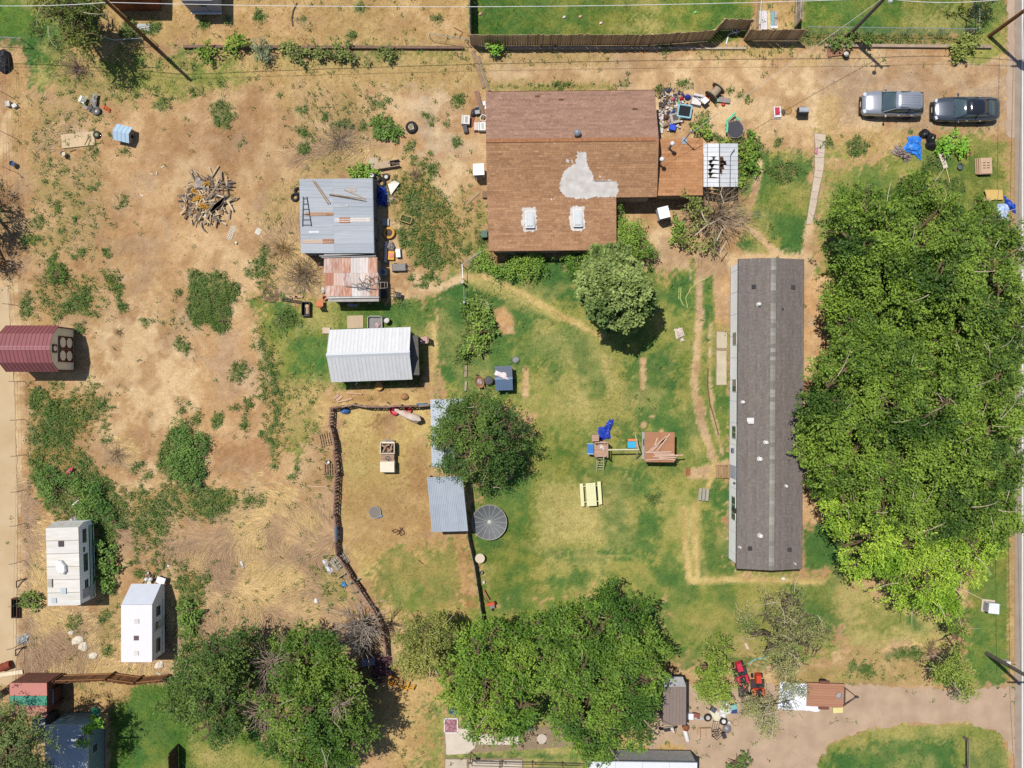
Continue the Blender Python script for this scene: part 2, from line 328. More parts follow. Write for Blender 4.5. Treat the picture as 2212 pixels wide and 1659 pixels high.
# (kind, feather, amount, polygon)  -- in plan units, painted in order
GP = [
 # --- north strip of neighbouring yards
 ('dry', 14, 1, rect(-80, -80, 1015, 100)), ('dirt', 20, .6, rect(400, 20, 1010, 78)), ('dry', 22, .8, rect(700, -40, 830, 80)),
 ('lush', 14, 1, [(-80, -80), (215, -80), (212, 95), (150, 108), (140, 150), (98, 200), (66, 190), (50, 100), (-80, 92)]),
 ('vivid', 10, .8, rect(-80, -60, 75, 80)), ('yel', 12, .9, disc(92, 165, 20)), ('yelg', 12, .8, disc(120, 112, 26)), ('yelg', 10, .5, disc(100, 40, 20)),
 ('drym', 16, .8, disc(140, 195, 30)),
 ('lawn', 8, 1, rect(1017, -80, 1630, 90)), ('vivid', 30, .7, rect(1060, -60, 1200, 50)), ('vivid', 30, .6, rect(1400, -60, 1600, 40)),
 ('yel', 14, .8, disc(1400, 54, 30, .5)), ('yel', 10, .6, disc(1340, 62, 22, .4)),
 ('dry', 8, 1, rect(1632, -80, 1730, 70)),
 ('lawn', 8, 1, rect(1732, -80, 2100, 78)), ('vivid', 24, .7, rect(1740, -60, 1880, 50)), ('yel', 22, .8, disc(2030, 48, 60, .35)), ('vivid', 20, .5, disc(1960, 20, 40, .5)),
 ('yelg', 10, 1, rect(2100, -80, 2176, 130)), ('lush', 14, .5, disc(2130, 60, 30)),
 ('lush', 8, .9, rect(1735, 72, 2100, 100)), ('weedm', 8, .8, rect(1740, 76, 2090, 96)),
 # --- alley
 ('pale', 12, .8, rect(1050, 108, 2180, 285)), ('gravel', 24, .9, rect(1790, 120, 2180, 282)), ('grey', 20, .5, disc(1880, 165, 60, .5)),
 ('drym', 10, .8, rect(1050, 108, 1320, 140)), ('mix', 9, .8, rect(1500, 98, 1720, 122)), ('dry', 12, .6, rect(1560, 120, 1900, 132)),
 ('mix', 8, .9, rect(1050, 176, 1330, 200)), ('dry', 14, .7, disc(1800, 240, 26, 1.6)), ('dry', 10, .5, disc(1730, 130, 40, .4)),
 ('yelg', 8, .9, [(2040, 100), (2110, 90), (2176, 105), (2176, 118), (2120, 136), (2060, 128)]),
 ('orange', 14, .5, disc(2115, 172, 24, .4)), ('orange', 10, .4, disc(1995, 178, 12, .6)), ('orange', 18, .5, disc(1500, 255, 45, .5)),
 # --- west lot, top band
 ('mix', 16, .9, [(120, 105), (560, 105), (1040, 110), (1045, 190), (900, 210), (760, 180), (560, 190), (420, 205), (350, 235), (300, 215), (180, 250), (120, 200)]),
 ('dry', 20, .8, rect(560, 140, 1040, 190)), ('dry', 16, .8, rect(600, 175, 780, 250)), ('yelg', 16, .7, [(190, 120), (520, 150), (520, 175), (360, 215), (220, 180)]),
 ('dry', 16, .7, [(920, 150), (1010, 140), (1020, 220), (960, 230)]),
 ('lush', 10, .5, rect(640, 100, 850, 125)), ('lush', 10, .45, rect(380, 100, 470, 120)),
 ('sparse', 20, .9, rect(60, 215, 220, 330)), ('sparse', 24, .9, rect(58, 330, 220, 560)), ('dry', 14, .8, disc(65, 270, 34, 1.2)), ('brush', 14, .6, disc(120, 285, 40, .8)),
 ('dirtd', 30, .6, disc(330, 330, 80, .6)), ('dirtd', 26, .6, disc(300, 520, 50)), ('dirtd', 30, .7, disc(460, 300, 110, .5)), ('dirtd', 30, .5, disc(550, 250, 60)),
 ('dirtd', 22, .6, [(420, 200), (520, 210), (500, 420), (430, 380)]), ('dirtd', 22, .55, disc(460, 345, 120, .4)),
 ('sparse', 18, .7, rect(640, 200, 830, 330)), ('gravel', 26, .9, [(870, 200), (950, 195), (1000, 300), (1000, 370), (950, 380), (880, 300)]),
 ('brush', 18, .9, [(690, 280), (790, 280), (790, 370), (660, 380), (640, 340)]), ('drym', 16, .9, [(660, 330), (750, 320), (760, 382), (650, 384)]),
 ('drym', 16, .8, [(590, 400), (645, 390), (648, 540), (600, 530), (560, 480)]), ('brush', 12, .9, [(560, 500), (648, 480), (690, 560), (700, 640), (600, 640), (590, 560)]),
 ('mix', 18, .8, [(860, 360), (980, 370), (1050, 470), (1050, 560), (940, 600), (850, 560), (840, 450)]), ('weedm', 16, .7, [(880, 370), (960, 400), (1000, 500), (980, 580), (880, 580), (890, 460)]),
 ('pale', 16, .9, [(830, 480), (900, 470), (880, 580), (960, 600), (930, 650), (850, 640)]), ('pale', 10, .8, [(930, 370), (1000, 360), (980, 440), (950, 430)]),
 ('pale', 10, .9, [(840, 620), (1000, 585), (1010, 610), (930, 640), (850, 650)]),
 # --- west dirt and track
 ('pale', 30, .8, [(240, 640), (330, 690), (420, 830), (400, 940), (300, 930), (200, 760), (200, 700)]), ('pale', 24, .6, disc(330, 800, 70, 1.3)), ('pale', 30, .5, disc(420, 640, 40)),
 ('dirtd', 30, .8, disc(520, 985, 80, .75)), ('brown', 26, .5, disc(540, 1000, 48, .9)), ('dirtd', 22, .6, disc(500, 760, 50)), ('pale', 20, .8, [(270, 1010), (340, 1000), (350, 1090), (290, 1110)]),
 ('sparse', 16, .8, [(430, 1060), (560, 1060), (600, 1150), (420, 1130)]), ('sparse', 16, .7, rect(640, 900, 715, 1080)), ('dirtd', 18, .5, rect(640, 930, 712, 1070)),
 ('sparse', 18, .6, disc(390, 690, 40)), ('sparse', 16, .6, disc(210, 660, 40)), ('dry', 12, .8, rect(80, 870, 130, 990)), ('brush', 14, .7, disc(250, 980, 36)),
 ('dry', 10, .7, disc(85, 705, 26, .5)),
 # --- grass round the sheds
 ('lawn', 18, 1, [(548, 650), (700, 645), (830, 650), (945, 640), (945, 760), (905, 830), (705, 840), (690, 880), (640, 980), (600, 960), (600, 860), (570, 760)]),
 ('lush', 16, .85, [(580, 650), (640, 660), (660, 720), (600, 730)]), ('lush', 22, .8, [(620, 730), (705, 720), (720, 830), (640, 830)]), ('lush', 12, .8, rect(830, 650, 940, 720)),
 ('yelg', 12, .9, [(560, 640), (600, 700), (620, 780), (600, 850), (565, 720)]), ('yel', 12, .7, rect(640, 640, 720, 720)), ('mix', 14, .9, [(590, 820), (720, 830), (700, 900), (640, 960), (600, 950)]),
 ('dry', 9, .95, [(690, 850), (930, 840), (935, 872), (735, 872), (715, 930), (680, 900)]), ('dry', 10, .9, [(925, 700), (945, 700), (940, 840), (920, 840)]),
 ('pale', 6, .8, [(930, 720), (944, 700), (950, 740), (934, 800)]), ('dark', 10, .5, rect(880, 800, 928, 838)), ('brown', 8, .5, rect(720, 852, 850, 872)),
 # --- ragged weeds over the west lot
 ('weedm', 16, .9, [(64, 840), (150, 850), (230, 850), (230, 900), (170, 960), (200, 1000), (290, 1090), (280, 1130), (100, 1120), (64, 1000)]), ('weedm', 12, .8, [(285, 1060), (370, 1040), (470, 1060), (560, 1070), (540, 1110), (430, 1130), (350, 1150), (290, 1230), (275, 1160)]), ('weedm', 12, .8, [(380, 1180), (430, 1200), (440, 1380), (380, 1390), (370, 1280)]), ('weedm', 10, .7, [(560, 560), (600, 540), (590, 640), (560, 650)]), ('weedm', 14, .7, [(545, 700), (600, 760), (620, 960), (590, 1000), (570, 860)]), ('weedm', 12, .7, [(830, 400), (870, 380), (960, 420), (960, 560), (890, 580), (860, 480)]), ('weedm', 12, .6, [(60, 600), (220, 590), (210, 690), (70, 690)]),
 ('weedm', 14, .8, [(300, 1180), (380, 1150), (420, 1210), (380, 1250), (310, 1230)]), ('weedm', 10, .7, [(440, 1200), (500, 1240), (480, 1320), (440, 1300)]), ('dirt', 10, .8, [(400, 1150), (470, 1120), (480, 1160), (420, 1190)]), ('weedm', 10, .6, disc(590, 1280, 30, .6)),
 # --- corral
 ('straw', 10, 1, [(738, 880), (930, 872), (935, 1010), (930, 1150), (1010, 1150), (1045, 1340), (850, 1340), (760, 1220), (735, 1150)]),
 ('brown', 24, .5, [(740, 1050), (930, 1030), (1020, 1150), (1020, 1210), (800, 1210), (745, 1180)]), ('brown', 16, .6, disc(905, 1010, 28, 2)), ('yel', 16, .4, disc(770, 1000, 40)),
 ('dark', 14, .75, disc(832, 908, 22, .8)), ('brown', 14, .5, disc(835, 920, 34, .8)), ('olive', 20, .95, [(830, 1190), (990, 1180), (1010, 1220), (990, 1330), (860, 1340), (800, 1260)]),
 ('brown', 14, .9, [(990, 1180), (1025, 1190), (1045, 1340), (995, 1330)]), ('yelg', 14, .5, disc(880, 1290, 40)),
 # --- main lawn
 ('yelg', 18, 1, [(945, 600), (1040, 560), (1250, 560), (1440, 590), (1500, 560), (1575, 560), (1575, 1240), (1780, 1240), (1780, 1150), (1840, 1250), (1800, 1420), (1560, 1430), (1440, 1430), (1430, 1300), (1120, 1300), (1050, 1340), (1015, 1160), (1100, 1040), (1150, 900), (945, 860)]),
 ('lawn', 26, .9, [(945, 620), (1060, 620), (1090, 760), (1140, 860), (1000, 860), (945, 800)]), ('lawn', 26, .8, rect(1020, 1020, 1180, 1330)), ('lawn', 30, .8, [(1100, 960), (1270, 940), (1290, 1040), (1160, 1080)]),
 ('lush', 14, .95, [(1010, 560), (1250, 560), (1250, 650), (1180, 650), (1090, 610), (1020, 590)]), ('lush', 18, .85, [(1085, 620), (1150, 650), (1190, 700), (1120, 720), (1085, 690)]),
 ('lush', 12, 1, [(948, 606), (1000, 612), (1090, 640), (1100, 720), (1120, 800), (1060, 850), (1010, 850), (948, 820)]), ('lush', 18, .8, disc(1080, 800, 40, 1.2)), ('lush', 16, .8, disc(1200, 795, 28)), ('lush', 14, .6, disc(1275, 775, 18)),
 ('lush', 16, .85, [(1340, 780), (1440, 760), (1470, 860), (1470, 960), (1420, 980), (1380, 930), (1350, 860)]), ('lush', 16, .8, [(1330, 900), (1380, 930), (1380, 1000), (1325, 940)]), ('lush', 14, .8, [(1440, 600), (1500, 590), (1495, 680), (1450, 660)]),
 ('lush', 12, .85, [(1512, 600), (1538, 580), (1530, 800), (1520, 800)]), ('lush', 14, .8, [(1330, 1010), (1420, 1010), (1420, 1200), (1380, 1200), (1375, 1080)]),
 ('lush', 10, .9, [(1185, 1186), (1400, 1186), (1410, 1215), (1185, 1216)]), ('yel', 5, .6, rect(1240, 1198, 1375, 1204)), ('lush', 18, .7, disc(1240, 1250, 60, .5)), ('lush', 16, .6, rect(1510, 1110, 1575, 1230)),
 ('lush', 14, .7, rect(1530, 1030, 1575, 1110)), ('yel', 16, .9, rect(1165, 1045, 1365, 1175)), ('yel', 18, .85, [(1160, 720), (1250, 700), (1330, 770), (1340, 860), (1270, 910), (1180, 890), (1240, 810)]),
 ('yel', 14, .7, [(1160, 700), (1250, 720), (1200, 770), (1140, 760)]), ('yel', 12, .8, disc(1100, 930, 20)), ('yelg', 14, .7, disc(1290, 850, 26)),
 ('yel', 7, .95, [(1000, 590), (1040, 588), (1130, 630), (1220, 680), (1300, 720), (1290, 730), (1200, 690), (1100, 645), (1010, 612)]),
 ('orange', 6, .9, [(1066, 668), (1090, 660), (1110, 690), (1112, 720), (1085, 720), (1068, 695)]), ('dirt', 4, .95, [(1383, 772), (1395, 772), (1394, 830), (1388, 855), (1382, 820)]), ('dirt', 4, .9, disc(1390, 918, 6, 1.3)), ('dirt', 3, .8, disc(1428, 932, 6, .7)), ('dirt', 3, .9, rect(1129, 793, 1142, 858)),
 ('dirt', 4, .8, disc(1408, 900, 4, .5)),
 ('pale', 5, .95, [(1502, 590), (1520, 590), (1516, 690), (1512, 780), (1508, 850), (1490, 820), (1498, 780), (1502, 680)]), ('pale', 5, .95, [(1500, 850), (1520, 860), (1530, 930), (1550, 990), (1560, 1010), (1560, 1030), (1540, 1010), (1515, 940)]),
 ('pale', 6, .95, [(1480, 1020), (1520, 1005), (1575, 995), (1575, 1012), (1540, 1035), (1490, 1038)]), ('orange', 6, .9, [(1538, 560), (1580, 560), (1576, 700), (1545, 700)]), ('dry', 10, .6, [(1545, 690), (1578, 690), (1578, 720), (1550, 720)]),
 ('yel', 8, .7, [(1480, 880), (1500, 900), (1520, 990), (1500, 980), (1484, 930)]), ('yel', 9, .95, [(1468, 1100), (1510, 1090), (1515, 1180), (1530, 1240), (1500, 1265), (1480, 1250), (1475, 1170)]), ('yel', 8, .9, [(1480, 1245), (1560, 1246), (1760, 1248), (1800, 1265), (1560, 1262), (1480, 1275)]),
 ('lush', 14, .6, disc(1440, 1240, 30, 1.4)), ('yelg', 20, .9, rect(1420, 1270, 1600, 1400)), ('lush', 12, .6, [(1430, 1400), (1520, 1400), (1520, 1440), (1440, 1450)]), ('dirt', 16, .5, disc(1610, 1400, 26)), ('lush', 10, .7, rect(1590, 1425, 1660, 1450)),
 # --- north east
 ('yelg', 14, .9, [(1600, 290), (1760, 290), (1755, 560), (1590, 560), (1600, 470)]), ('dirt', 14, .9, rect(1600, 285, 1760, 335)), ('lush', 12, .9, [(1600, 350), (1650, 330), (1758, 335), (1755, 420), (1700, 400), (1640, 440)]), ('lush', 12, .9, [(1596, 480), (1660, 440), (1740, 470), (1738, 550), (1700, 545), (1640, 490)]), ('yelg', 14, .8, [(1650, 400), (1745, 400), (1740, 460), (1660, 460)]),
 ('lush', 10, .9, [(1590, 500), (1640, 520), (1650, 550), (1590, 550)]), ('pale', 6, .95, [(1628, 390), (1642, 350), (1650, 360), (1640, 410), (1625, 450), (1612, 450)]), ('pale', 8, .95, [(1410, 500), (1470, 490), (1480, 560), (1500, 590), (1420, 560)]),
 ('pale', 8, .9, [(1505, 540), (1590, 540), (1700, 550), (1740, 556), (1740, 572), (1500, 600)]),
 ('pale', 4, .95, [(1590, 470), (1602, 474), (1640, 500), (1690, 552), (1670, 556), (1630, 510), (1590, 486)]),
 ('pale', 4, .9, [(1742, 480), (1758, 480), (1752, 556), (1730, 556)]), ('pale', 8, .9, [(1735, 560), (1775, 560), (1770, 640), (1738, 640)]),
 ('yelg', 14, .9, [(1775, 290), (2170, 290), (2190, 330), (2190, 620), (1760, 620), (1775, 400)]), ('dry', 14, .8, [(1780, 284), (2000, 284), (2000, 310), (1900, 340), (1780, 320)]), ('dirt', 12, .8, [(1785, 345), (1860, 340), (1930, 310), (1900, 350), (1800, 380)]), ('dirt', 9, .8, disc(1960, 392, 16)),
 ('yel', 18, .6, rect(1770, 400, 1860, 520)), ('lawn', 14, .7, rect(2040, 300, 2180, 460)), ('dry', 8, .8, rect(2180, 300, 2196, 660)), ('yelg', 18, 1, rect(1780, 540, 2196, 1260)), ('orange', 7, .95, [(1734, 600), (1790, 600), (1790, 1130), (1730, 1130)]),
 ('lush', 10, .95, [(1732, 1145), (1800, 1130), (1830, 1240), (1732, 1232)]),
 # --- south east
 ('yel', 16, .9, [(1800, 1240), (2030, 1310), (2060, 1420), (1990, 1440), (1900, 1430), (1830, 1400), (1800, 1330)]), ('yelg', 20, .7, disc(1910, 1330, 55, .7)), ('drym', 10, .8, [(1820, 1395), (2040, 1395), (2030, 1440), (1820, 1440)]), ('brush', 10, .7, disc(1955, 1400, 34, .5)), ('dirt', 12, .7, disc(1945, 1400, 28, .4)),
 ('lawn', 10, 1, [(2085, 1180), (2190, 1150), (2190, 1470), (2110, 1480), (2090, 1400)]), ('yelg', 12, .7, [(2110, 1410), (2170, 1400), (2180, 1460), (2110, 1480)]), ('dry', 7, .9, rect(2178, 1150, 2196, 1480)),
 ('drym', 8, .9, [(1700, 1440), (2080, 1430), (2090, 1480), (2000, 1480), (1700, 1490)]), ('mix', 8, .7, rect(1800, 1440, 1900, 1470)), ('yelg', 6, .95, [(1760, 1659), (1790, 1610), (1860, 1580), (1960, 1566), (2080, 1562), (2160, 1580), (2180, 1640), (2190, 1760), (1740, 1760)]),
 ('lush', 12, .9, [(1790, 1700), (1800, 1630), (1860, 1605), (1960, 1590), (2060, 1590), (2060, 1720)]), ('yel', 16, .7, [(1880, 1570), (2080, 1562), (2060, 1590), (1900, 1590)]), ('yel', 16, .6, rect(2090, 1600, 2180, 1720)),
 # --- south
 ('yelg', 16, 1, [(940, 1330), (1120, 1290), (1440, 1290), (1450, 1500), (1400, 1620), (960, 1560)]), ('drym', 16, .9, [(400, 1360), (760, 1380), (850, 1480), (840, 1640), (560, 1560), (420, 1480)]),
 ('dry', 12, .95, [(840, 1430), (960, 1440), (965, 1570), (970, 1720), (840, 1720), (830, 1600)]), ('yelg', 20, .7, rect(920, 1540, 965, 1720)), ('yel', 18, .8, rect(960, 1540, 1460, 1760)), ('orange', 10, .8, rect(1240, 1545, 1420, 1600)), ('lush', 8, .7, rect(960, 1628, 1250, 1642)),
 ('dry', 12, .9, rect(1350, 1600, 1590, 1650)), ('dirt', 12, .9, rect(1380, 1450, 1440, 1620)),
 # --- south west
 ('tall', 26, 1, [(265, 1150), (420, 1130), (560, 1060), (640, 1080), (715, 1180), (740, 1300), (700, 1370), (420, 1370), (420, 1230), (330, 1210), (270, 1200)]), ('dirt', 16, .7, [(560, 1150), (620, 1130), (640, 1180), (580, 1200)]), ('dirtd', 16, .6, [(420, 1110), (500, 1110), (480, 1180), (430, 1160)]),
 ('mix', 16, .8, [(650, 1220), (735, 1200), (760, 1300), (690, 1310)]), ('weedm', 14, .8, disc(320, 1170, 34)), ('weedm', 12, .8, [(400, 1240), (440, 1240), (430, 1370), (395, 1380)]),
 ('brush', 20, 1, [(40, 1310), (110, 1310), (240, 1320), (370, 1430), (360, 1470), (40, 1470)]), ('brush', 14, .9, rect(42, 1110, 96, 1310)), ('drym', 12, .9, rect(205, 1280, 265, 1420)), ('brush', 12, .8, [(355, 1290), (390, 1300), (390, 1440), (350, 1440)]),
 ('brown', 6, .6, rect(44, 820, 60, 1110)), ('brush', 8, .7, rect(44, 1040, 62, 1120)),
 ('vivid', 7, 1, [(235, 1500), (300, 1470), (420, 1470), (560, 1560), (560, 1760), (235, 1760)]), ('lawn', 20, .7, rect(290, 1560, 360, 1760)), ('dry', 9, .95, [(158, 1470), (300, 1468), (280, 1510), (240, 1530), (160, 1540)]), ('lush', 8, .6, rect(158, 1470, 185, 1490)), ('orange', 9, .7, rect(158, 1520, 235, 1570)),
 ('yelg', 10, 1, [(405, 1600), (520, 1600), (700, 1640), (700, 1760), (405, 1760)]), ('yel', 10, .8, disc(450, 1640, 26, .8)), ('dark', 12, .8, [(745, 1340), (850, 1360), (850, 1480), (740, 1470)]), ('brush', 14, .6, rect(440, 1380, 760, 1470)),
 ('pale', 10, .8, rect(-80, 600, 42, 1480)), ('dirtd', 10, .7, rect(-80, 120, 30, 380)), ('dry', 10, .7, rect(20, 130, 50, 330)), ('pale', 8, .8, rect(-60, 240, 22, 330)), ('dark', 12, .6, rect(-80, 400, 60, 600)), ('dirt', 10, .8, rect(-80, 1480, 40, 1500)),  # dark left-edge rect paints the shade of the tree beyond it into the soil
]
# dense low weeds: polygons
WEEDS = [
 [(456, 218), (500, 216), (503, 285), (480, 292), (462, 268)], disc(201, 402, 13, .6), disc(270, 432, 10), disc(259, 446, 8, .7), disc(246, 490, 6), disc(236, 518, 7), disc(229, 545, 12, .8), disc(115, 556, 13), disc(66, 520, 22, .7), disc(78, 480, 12), disc(400, 262, 5), disc(521, 310, 7), disc(268, 330, 10, .8), disc(165, 552, 14, .7),
 disc(123, 591, 24), [(160, 620), (185, 610), (208, 618), (198, 660), (170, 680), (138, 680), (125, 655), (155, 645)], disc(55, 664, 18, 1.5), [(217, 575), (240, 590), (268, 620), (262, 650), (278, 680), (262, 684), (240, 640), (220, 605)], disc(314, 700, 8, 1.4), disc(384, 632, 14, .6),
 [(413, 583), (473, 586), (523, 620), (500, 663), (490, 718), (470, 722), (440, 700), (407, 706), (400, 636)], disc(560, 580, 12, 1.6), disc(535, 590, 9, 1.2), disc(573, 548, 16, 1.0), [(497, 790), (520, 780), (545, 775), (530, 810), (505, 830), (495, 815)], disc(386, 740, 7, 1.4), disc(402, 752, 9, 1.2), disc(170, 710, 14),
 disc(78, 870, 15, 2.2), [(100, 870), (140, 868), (165, 905), (220, 850), (224, 885), (200, 900), (160, 935), (150, 965), (80, 960), (82, 920)], [(70, 1000), (110, 990), (130, 1020), (190, 1000), (230, 1035), (275, 1080), (278, 1110), (100, 1110), (66, 1040)], disc(75, 945, 8, 2), disc(230, 955, 12, .7), disc(215, 880, 13, 1.3),
 [(377, 913), (407, 930), (457, 946), (430, 983), (453, 1026), (417, 1073), (343, 1026), (337, 980), (357, 946)], disc(393, 891, 13), disc(423, 908, 16), disc(467, 906, 18, 1.2), disc(390, 866, 9, .7), [(420, 1050), (480, 1050), (520, 1080), (500, 1106), (440, 1130), (410, 1090)], disc(300, 1008, 9), disc(289, 1018, 8), disc(321, 1027, 8), disc(373, 1074, 8), disc(310, 1061, 5), disc(393, 1094, 7), disc(560, 1078, 14, .8), disc(536, 1085, 10),
 disc(533, 880, 10, 1.6), disc(530, 912, 8, 1.8), disc(505, 880, 12, .6), [(305, 1110), (350, 1060), (372, 1100), (350, 1140), (310, 1150), (280, 1140)], [(205, 1120), (250, 1115), (255, 1230), (240, 1290), (215, 1280), (210, 1160)], disc(345, 1150, 24, .9), [(180, 1106), (275, 1106), (280, 1140), (205, 1135)],
 [(383, 1260), (420, 1270), (425, 1340), (400, 1380), (378, 1370)], disc(160, 1345, 20, .7), disc(225, 1336, 14), disc(227, 1406, 10), disc(250, 1380, 9), disc(290, 1215, 14, .6), disc(445, 1250, 14), disc(300, 1240, 10), disc(55, 1300, 16, .9),
 [(813, 262), (850, 258), (858, 296), (836, 302), (805, 295)], disc(783, 275, 12), disc(886, 318, 11, 1.3), disc(931, 260, 9), disc(919, 247, 6), disc(655, 323, 12), disc(678, 299, 9, 1.2), disc(655, 285, 12), disc(782, 372, 24, .6), disc(830, 222, 6), disc(812, 226, 9), disc(928, 333, 6), disc(982, 310, 7, 1.2), disc(962, 263, 6), disc(652, 240, 12, .6), disc(738, 268, 20, .6), disc(990, 216, 12, .9), disc(1012, 408, 7, 1.5),
 [(860, 418), (900, 415), (920, 450), (914, 478), (890, 460), (866, 430)], disc(930, 550, 26, 1.3), disc(926, 445, 12), disc(930, 505, 12, 1.5), disc(1043, 520, 18), disc(866, 505, 8), disc(896, 500, 10), disc(875, 530, 14), disc(937, 370, 10, 1.2), disc(905, 355, 14, .7), disc(870, 520, 8, 1.4), disc(925, 600, 14, .8), disc(885, 605, 8), disc(915, 618, 12, .6), disc(1000, 540, 14, .8),
 [(560, 730), (600, 780), (605, 840), (598, 960), (580, 985), (575, 940), (590, 900), (590, 840), (555, 790)], disc(570, 935, 7), disc(620, 690, 34, .6), disc(855, 650, 16, .6), disc(560, 1080, 8), disc(780, 1390, 12), disc(640, 1010, 6, 1.4), disc(625, 1030, 5), disc(714, 1028, 7, 1.6), disc(590, 1010, 6),
 [(1000, 655), (1030, 640), (1060, 660), (1062, 710), (1040, 745), (1005, 785), (985, 780), (1000, 720)], disc(1190, 95, 14, .5), disc(1340, 95, 12, .6), disc(1440, 105, 18, .6), disc(1215, 185, 22, .5), disc(1347, 178, 13, .7), disc(1474, 186, 12), disc(1422, 197, 18, .6), disc(2048, 214, 10, .8) if False else disc(1612, 214, 10, .9), disc(1594, 205, 6), disc(1574, 196, 8, .9),
 disc(1480, 88, 20, .5) if False else disc(1740, 88, 18, .5), disc(1890, 92, 18, .5), disc(2085, 98, 24, .8), disc(1680, 310, 14), disc(1785, 310, 18, .7), disc(1850, 318, 22, .8), disc(1962, 286, 10, .6), disc(2012, 355, 22, .7), disc(1690, 370, 40, .6), disc(1860, 425, 30, .7), disc(1950, 420, 40, .5), disc(2060, 400, 24, .8),
 [(1560, 305), (1600, 305), (1640, 300), (1640, 340), (1600, 420), (1594, 400), (1594, 310), (1540, 300), (1500, 295), (1490, 275)], disc(1515, 262, 14, 1.5), disc(1548, 1075, 20, .5) if False else disc(1410, 1080, 22, .8), disc(1620, 1430, 20, .5), disc(1870, 1450, 18, .7), disc(1845, 1440, 16, .5), disc(1955, 1415, 40, .3), disc(105, 345, 7), disc(140, 372, 6), disc(95, 395, 8, .7), disc(150, 420, 7), disc(120, 450, 8), disc(170, 380, 6), disc(180, 345, 8, .6), disc(205, 325, 7), disc(240, 300, 6), disc(130, 500, 9), disc(165, 470, 6), disc(360, 290, 5), disc(700, 255, 10, .6), disc(720, 285, 8), disc(745, 250, 7), disc(600, 205, 8, .6), disc(480, 180, 12, .5), disc(420, 200, 14, .5), disc(360, 215, 14, .5), disc(330, 190, 12, .6), disc(300, 205, 10, .6), disc(395, 165, 12, .5), disc(345, 232, 10), disc(80, 60, 20), disc(120, 100, 18), disc(330, 60, 16), disc(440, 55, 14), disc(560, 40, 14), disc(490, 45, 10), disc(280, 70, 24, .7), disc(655, 40, 10), disc(780, 18, 8, 1.6), disc(945, 160 - 120, 10), disc(760, 80, 12, .7),
]
_axx = np.concatenate([[-1500, -600, -250, -120, -70, -55], np.arange(-46, 46.01, 0.165), [55, 70, 120, 250, 600, 1500]])
_axy = np.concatenate([[-1500, -600, -250, -120, -60, -45], np.arange(-35, 35.01, 0.165), [45, 60, 120, 250, 600, 1500]])
GX, GY = np.meshgrid(_axx, _axy, indexing='ij')
NX, NY = GX.shape
fxx = GX * PXM + CX; fyy = CY - GY * PXM
nA = fbm(GX, GY, .55, 0); nB = fbm(GX, GY, 1.7, 3); nC = fbm(GX, GY, .16, 5); nD = fbm(GX, GY, 3.2, 7, 2); nE = NG.random(GX.shape)
def gcol(kind):
    a, b = np.array(C(*GT[kind][0])), np.array(C(*GT[kind][1]))
    t = np.clip((.45 * nA + .35 * nB + .2 * nD - .36) * 4.2, 0, 1)[..., None]
    return a * (1 - t) + b * t
gc = gcol('dirt').copy(); fl = np.zeros((NX, NY, 3)); fl[..., 0] = .02; fl[..., 1] = .01
_typ = {k: gcol(k) for k in GT}
def paint(sd_f, kind, feather, amount, sl=None):
    q = .4 if feather <= 6 else (.7 if feather <= 9 else 1.0)
    n = ((nB[sl] - .5) * 3.0 + (nA[sl] - .5) * 2.4 + (nD[sl] - .5) * 2.6 + (nE[sl] - .5) * 1.6) * q
    mk_ = np.clip(.5 - (sd_f / feather + n) * .8, 0, 1) * amount
    mk_ = mk_ * mk_ * (3 - 2 * mk_)
    gc[sl] = gc[sl] * (1 - mk_[..., None]) + _typ[kind][sl] * mk_[..., None]
    f3 = np.array(GT[kind][2:5]); fl[sl] = fl[sl] * (1 - mk_[..., None]) + f3 * mk_[..., None]
def sub(poly, pad):
    xs = [p[0] for p in poly]; ys = [p[1] for p in poly]
    x0, x1 = (min(xs) - pad - CX) / PXM, (max(xs) + pad - CX) / PXM; y0, y1 = (CY - max(ys) - pad) / PXM, (CY - min(ys) + pad) / PXM
    i0, i1 = np.searchsorted(_axx, [x0, x1]); j0, j1 = np.searchsorted(_axy, [y0, y1])
    return (slice(max(0, i0 - 1), i1 + 1), slice(max(0, j0 - 1), j1 + 1))
for kind, fe, am, poly in GP:
    sl_ = sub(poly, fe * 4); paint(psd(fxx[sl_], fyy[sl_], poly), kind, fe, am, sl_)
for poly in WEEDS:
    sl_ = sub(poly, 34); paint(psd(fxx[sl_], fyy[sl_], poly) + 1.5, 'weed', 8, .92, sl_)
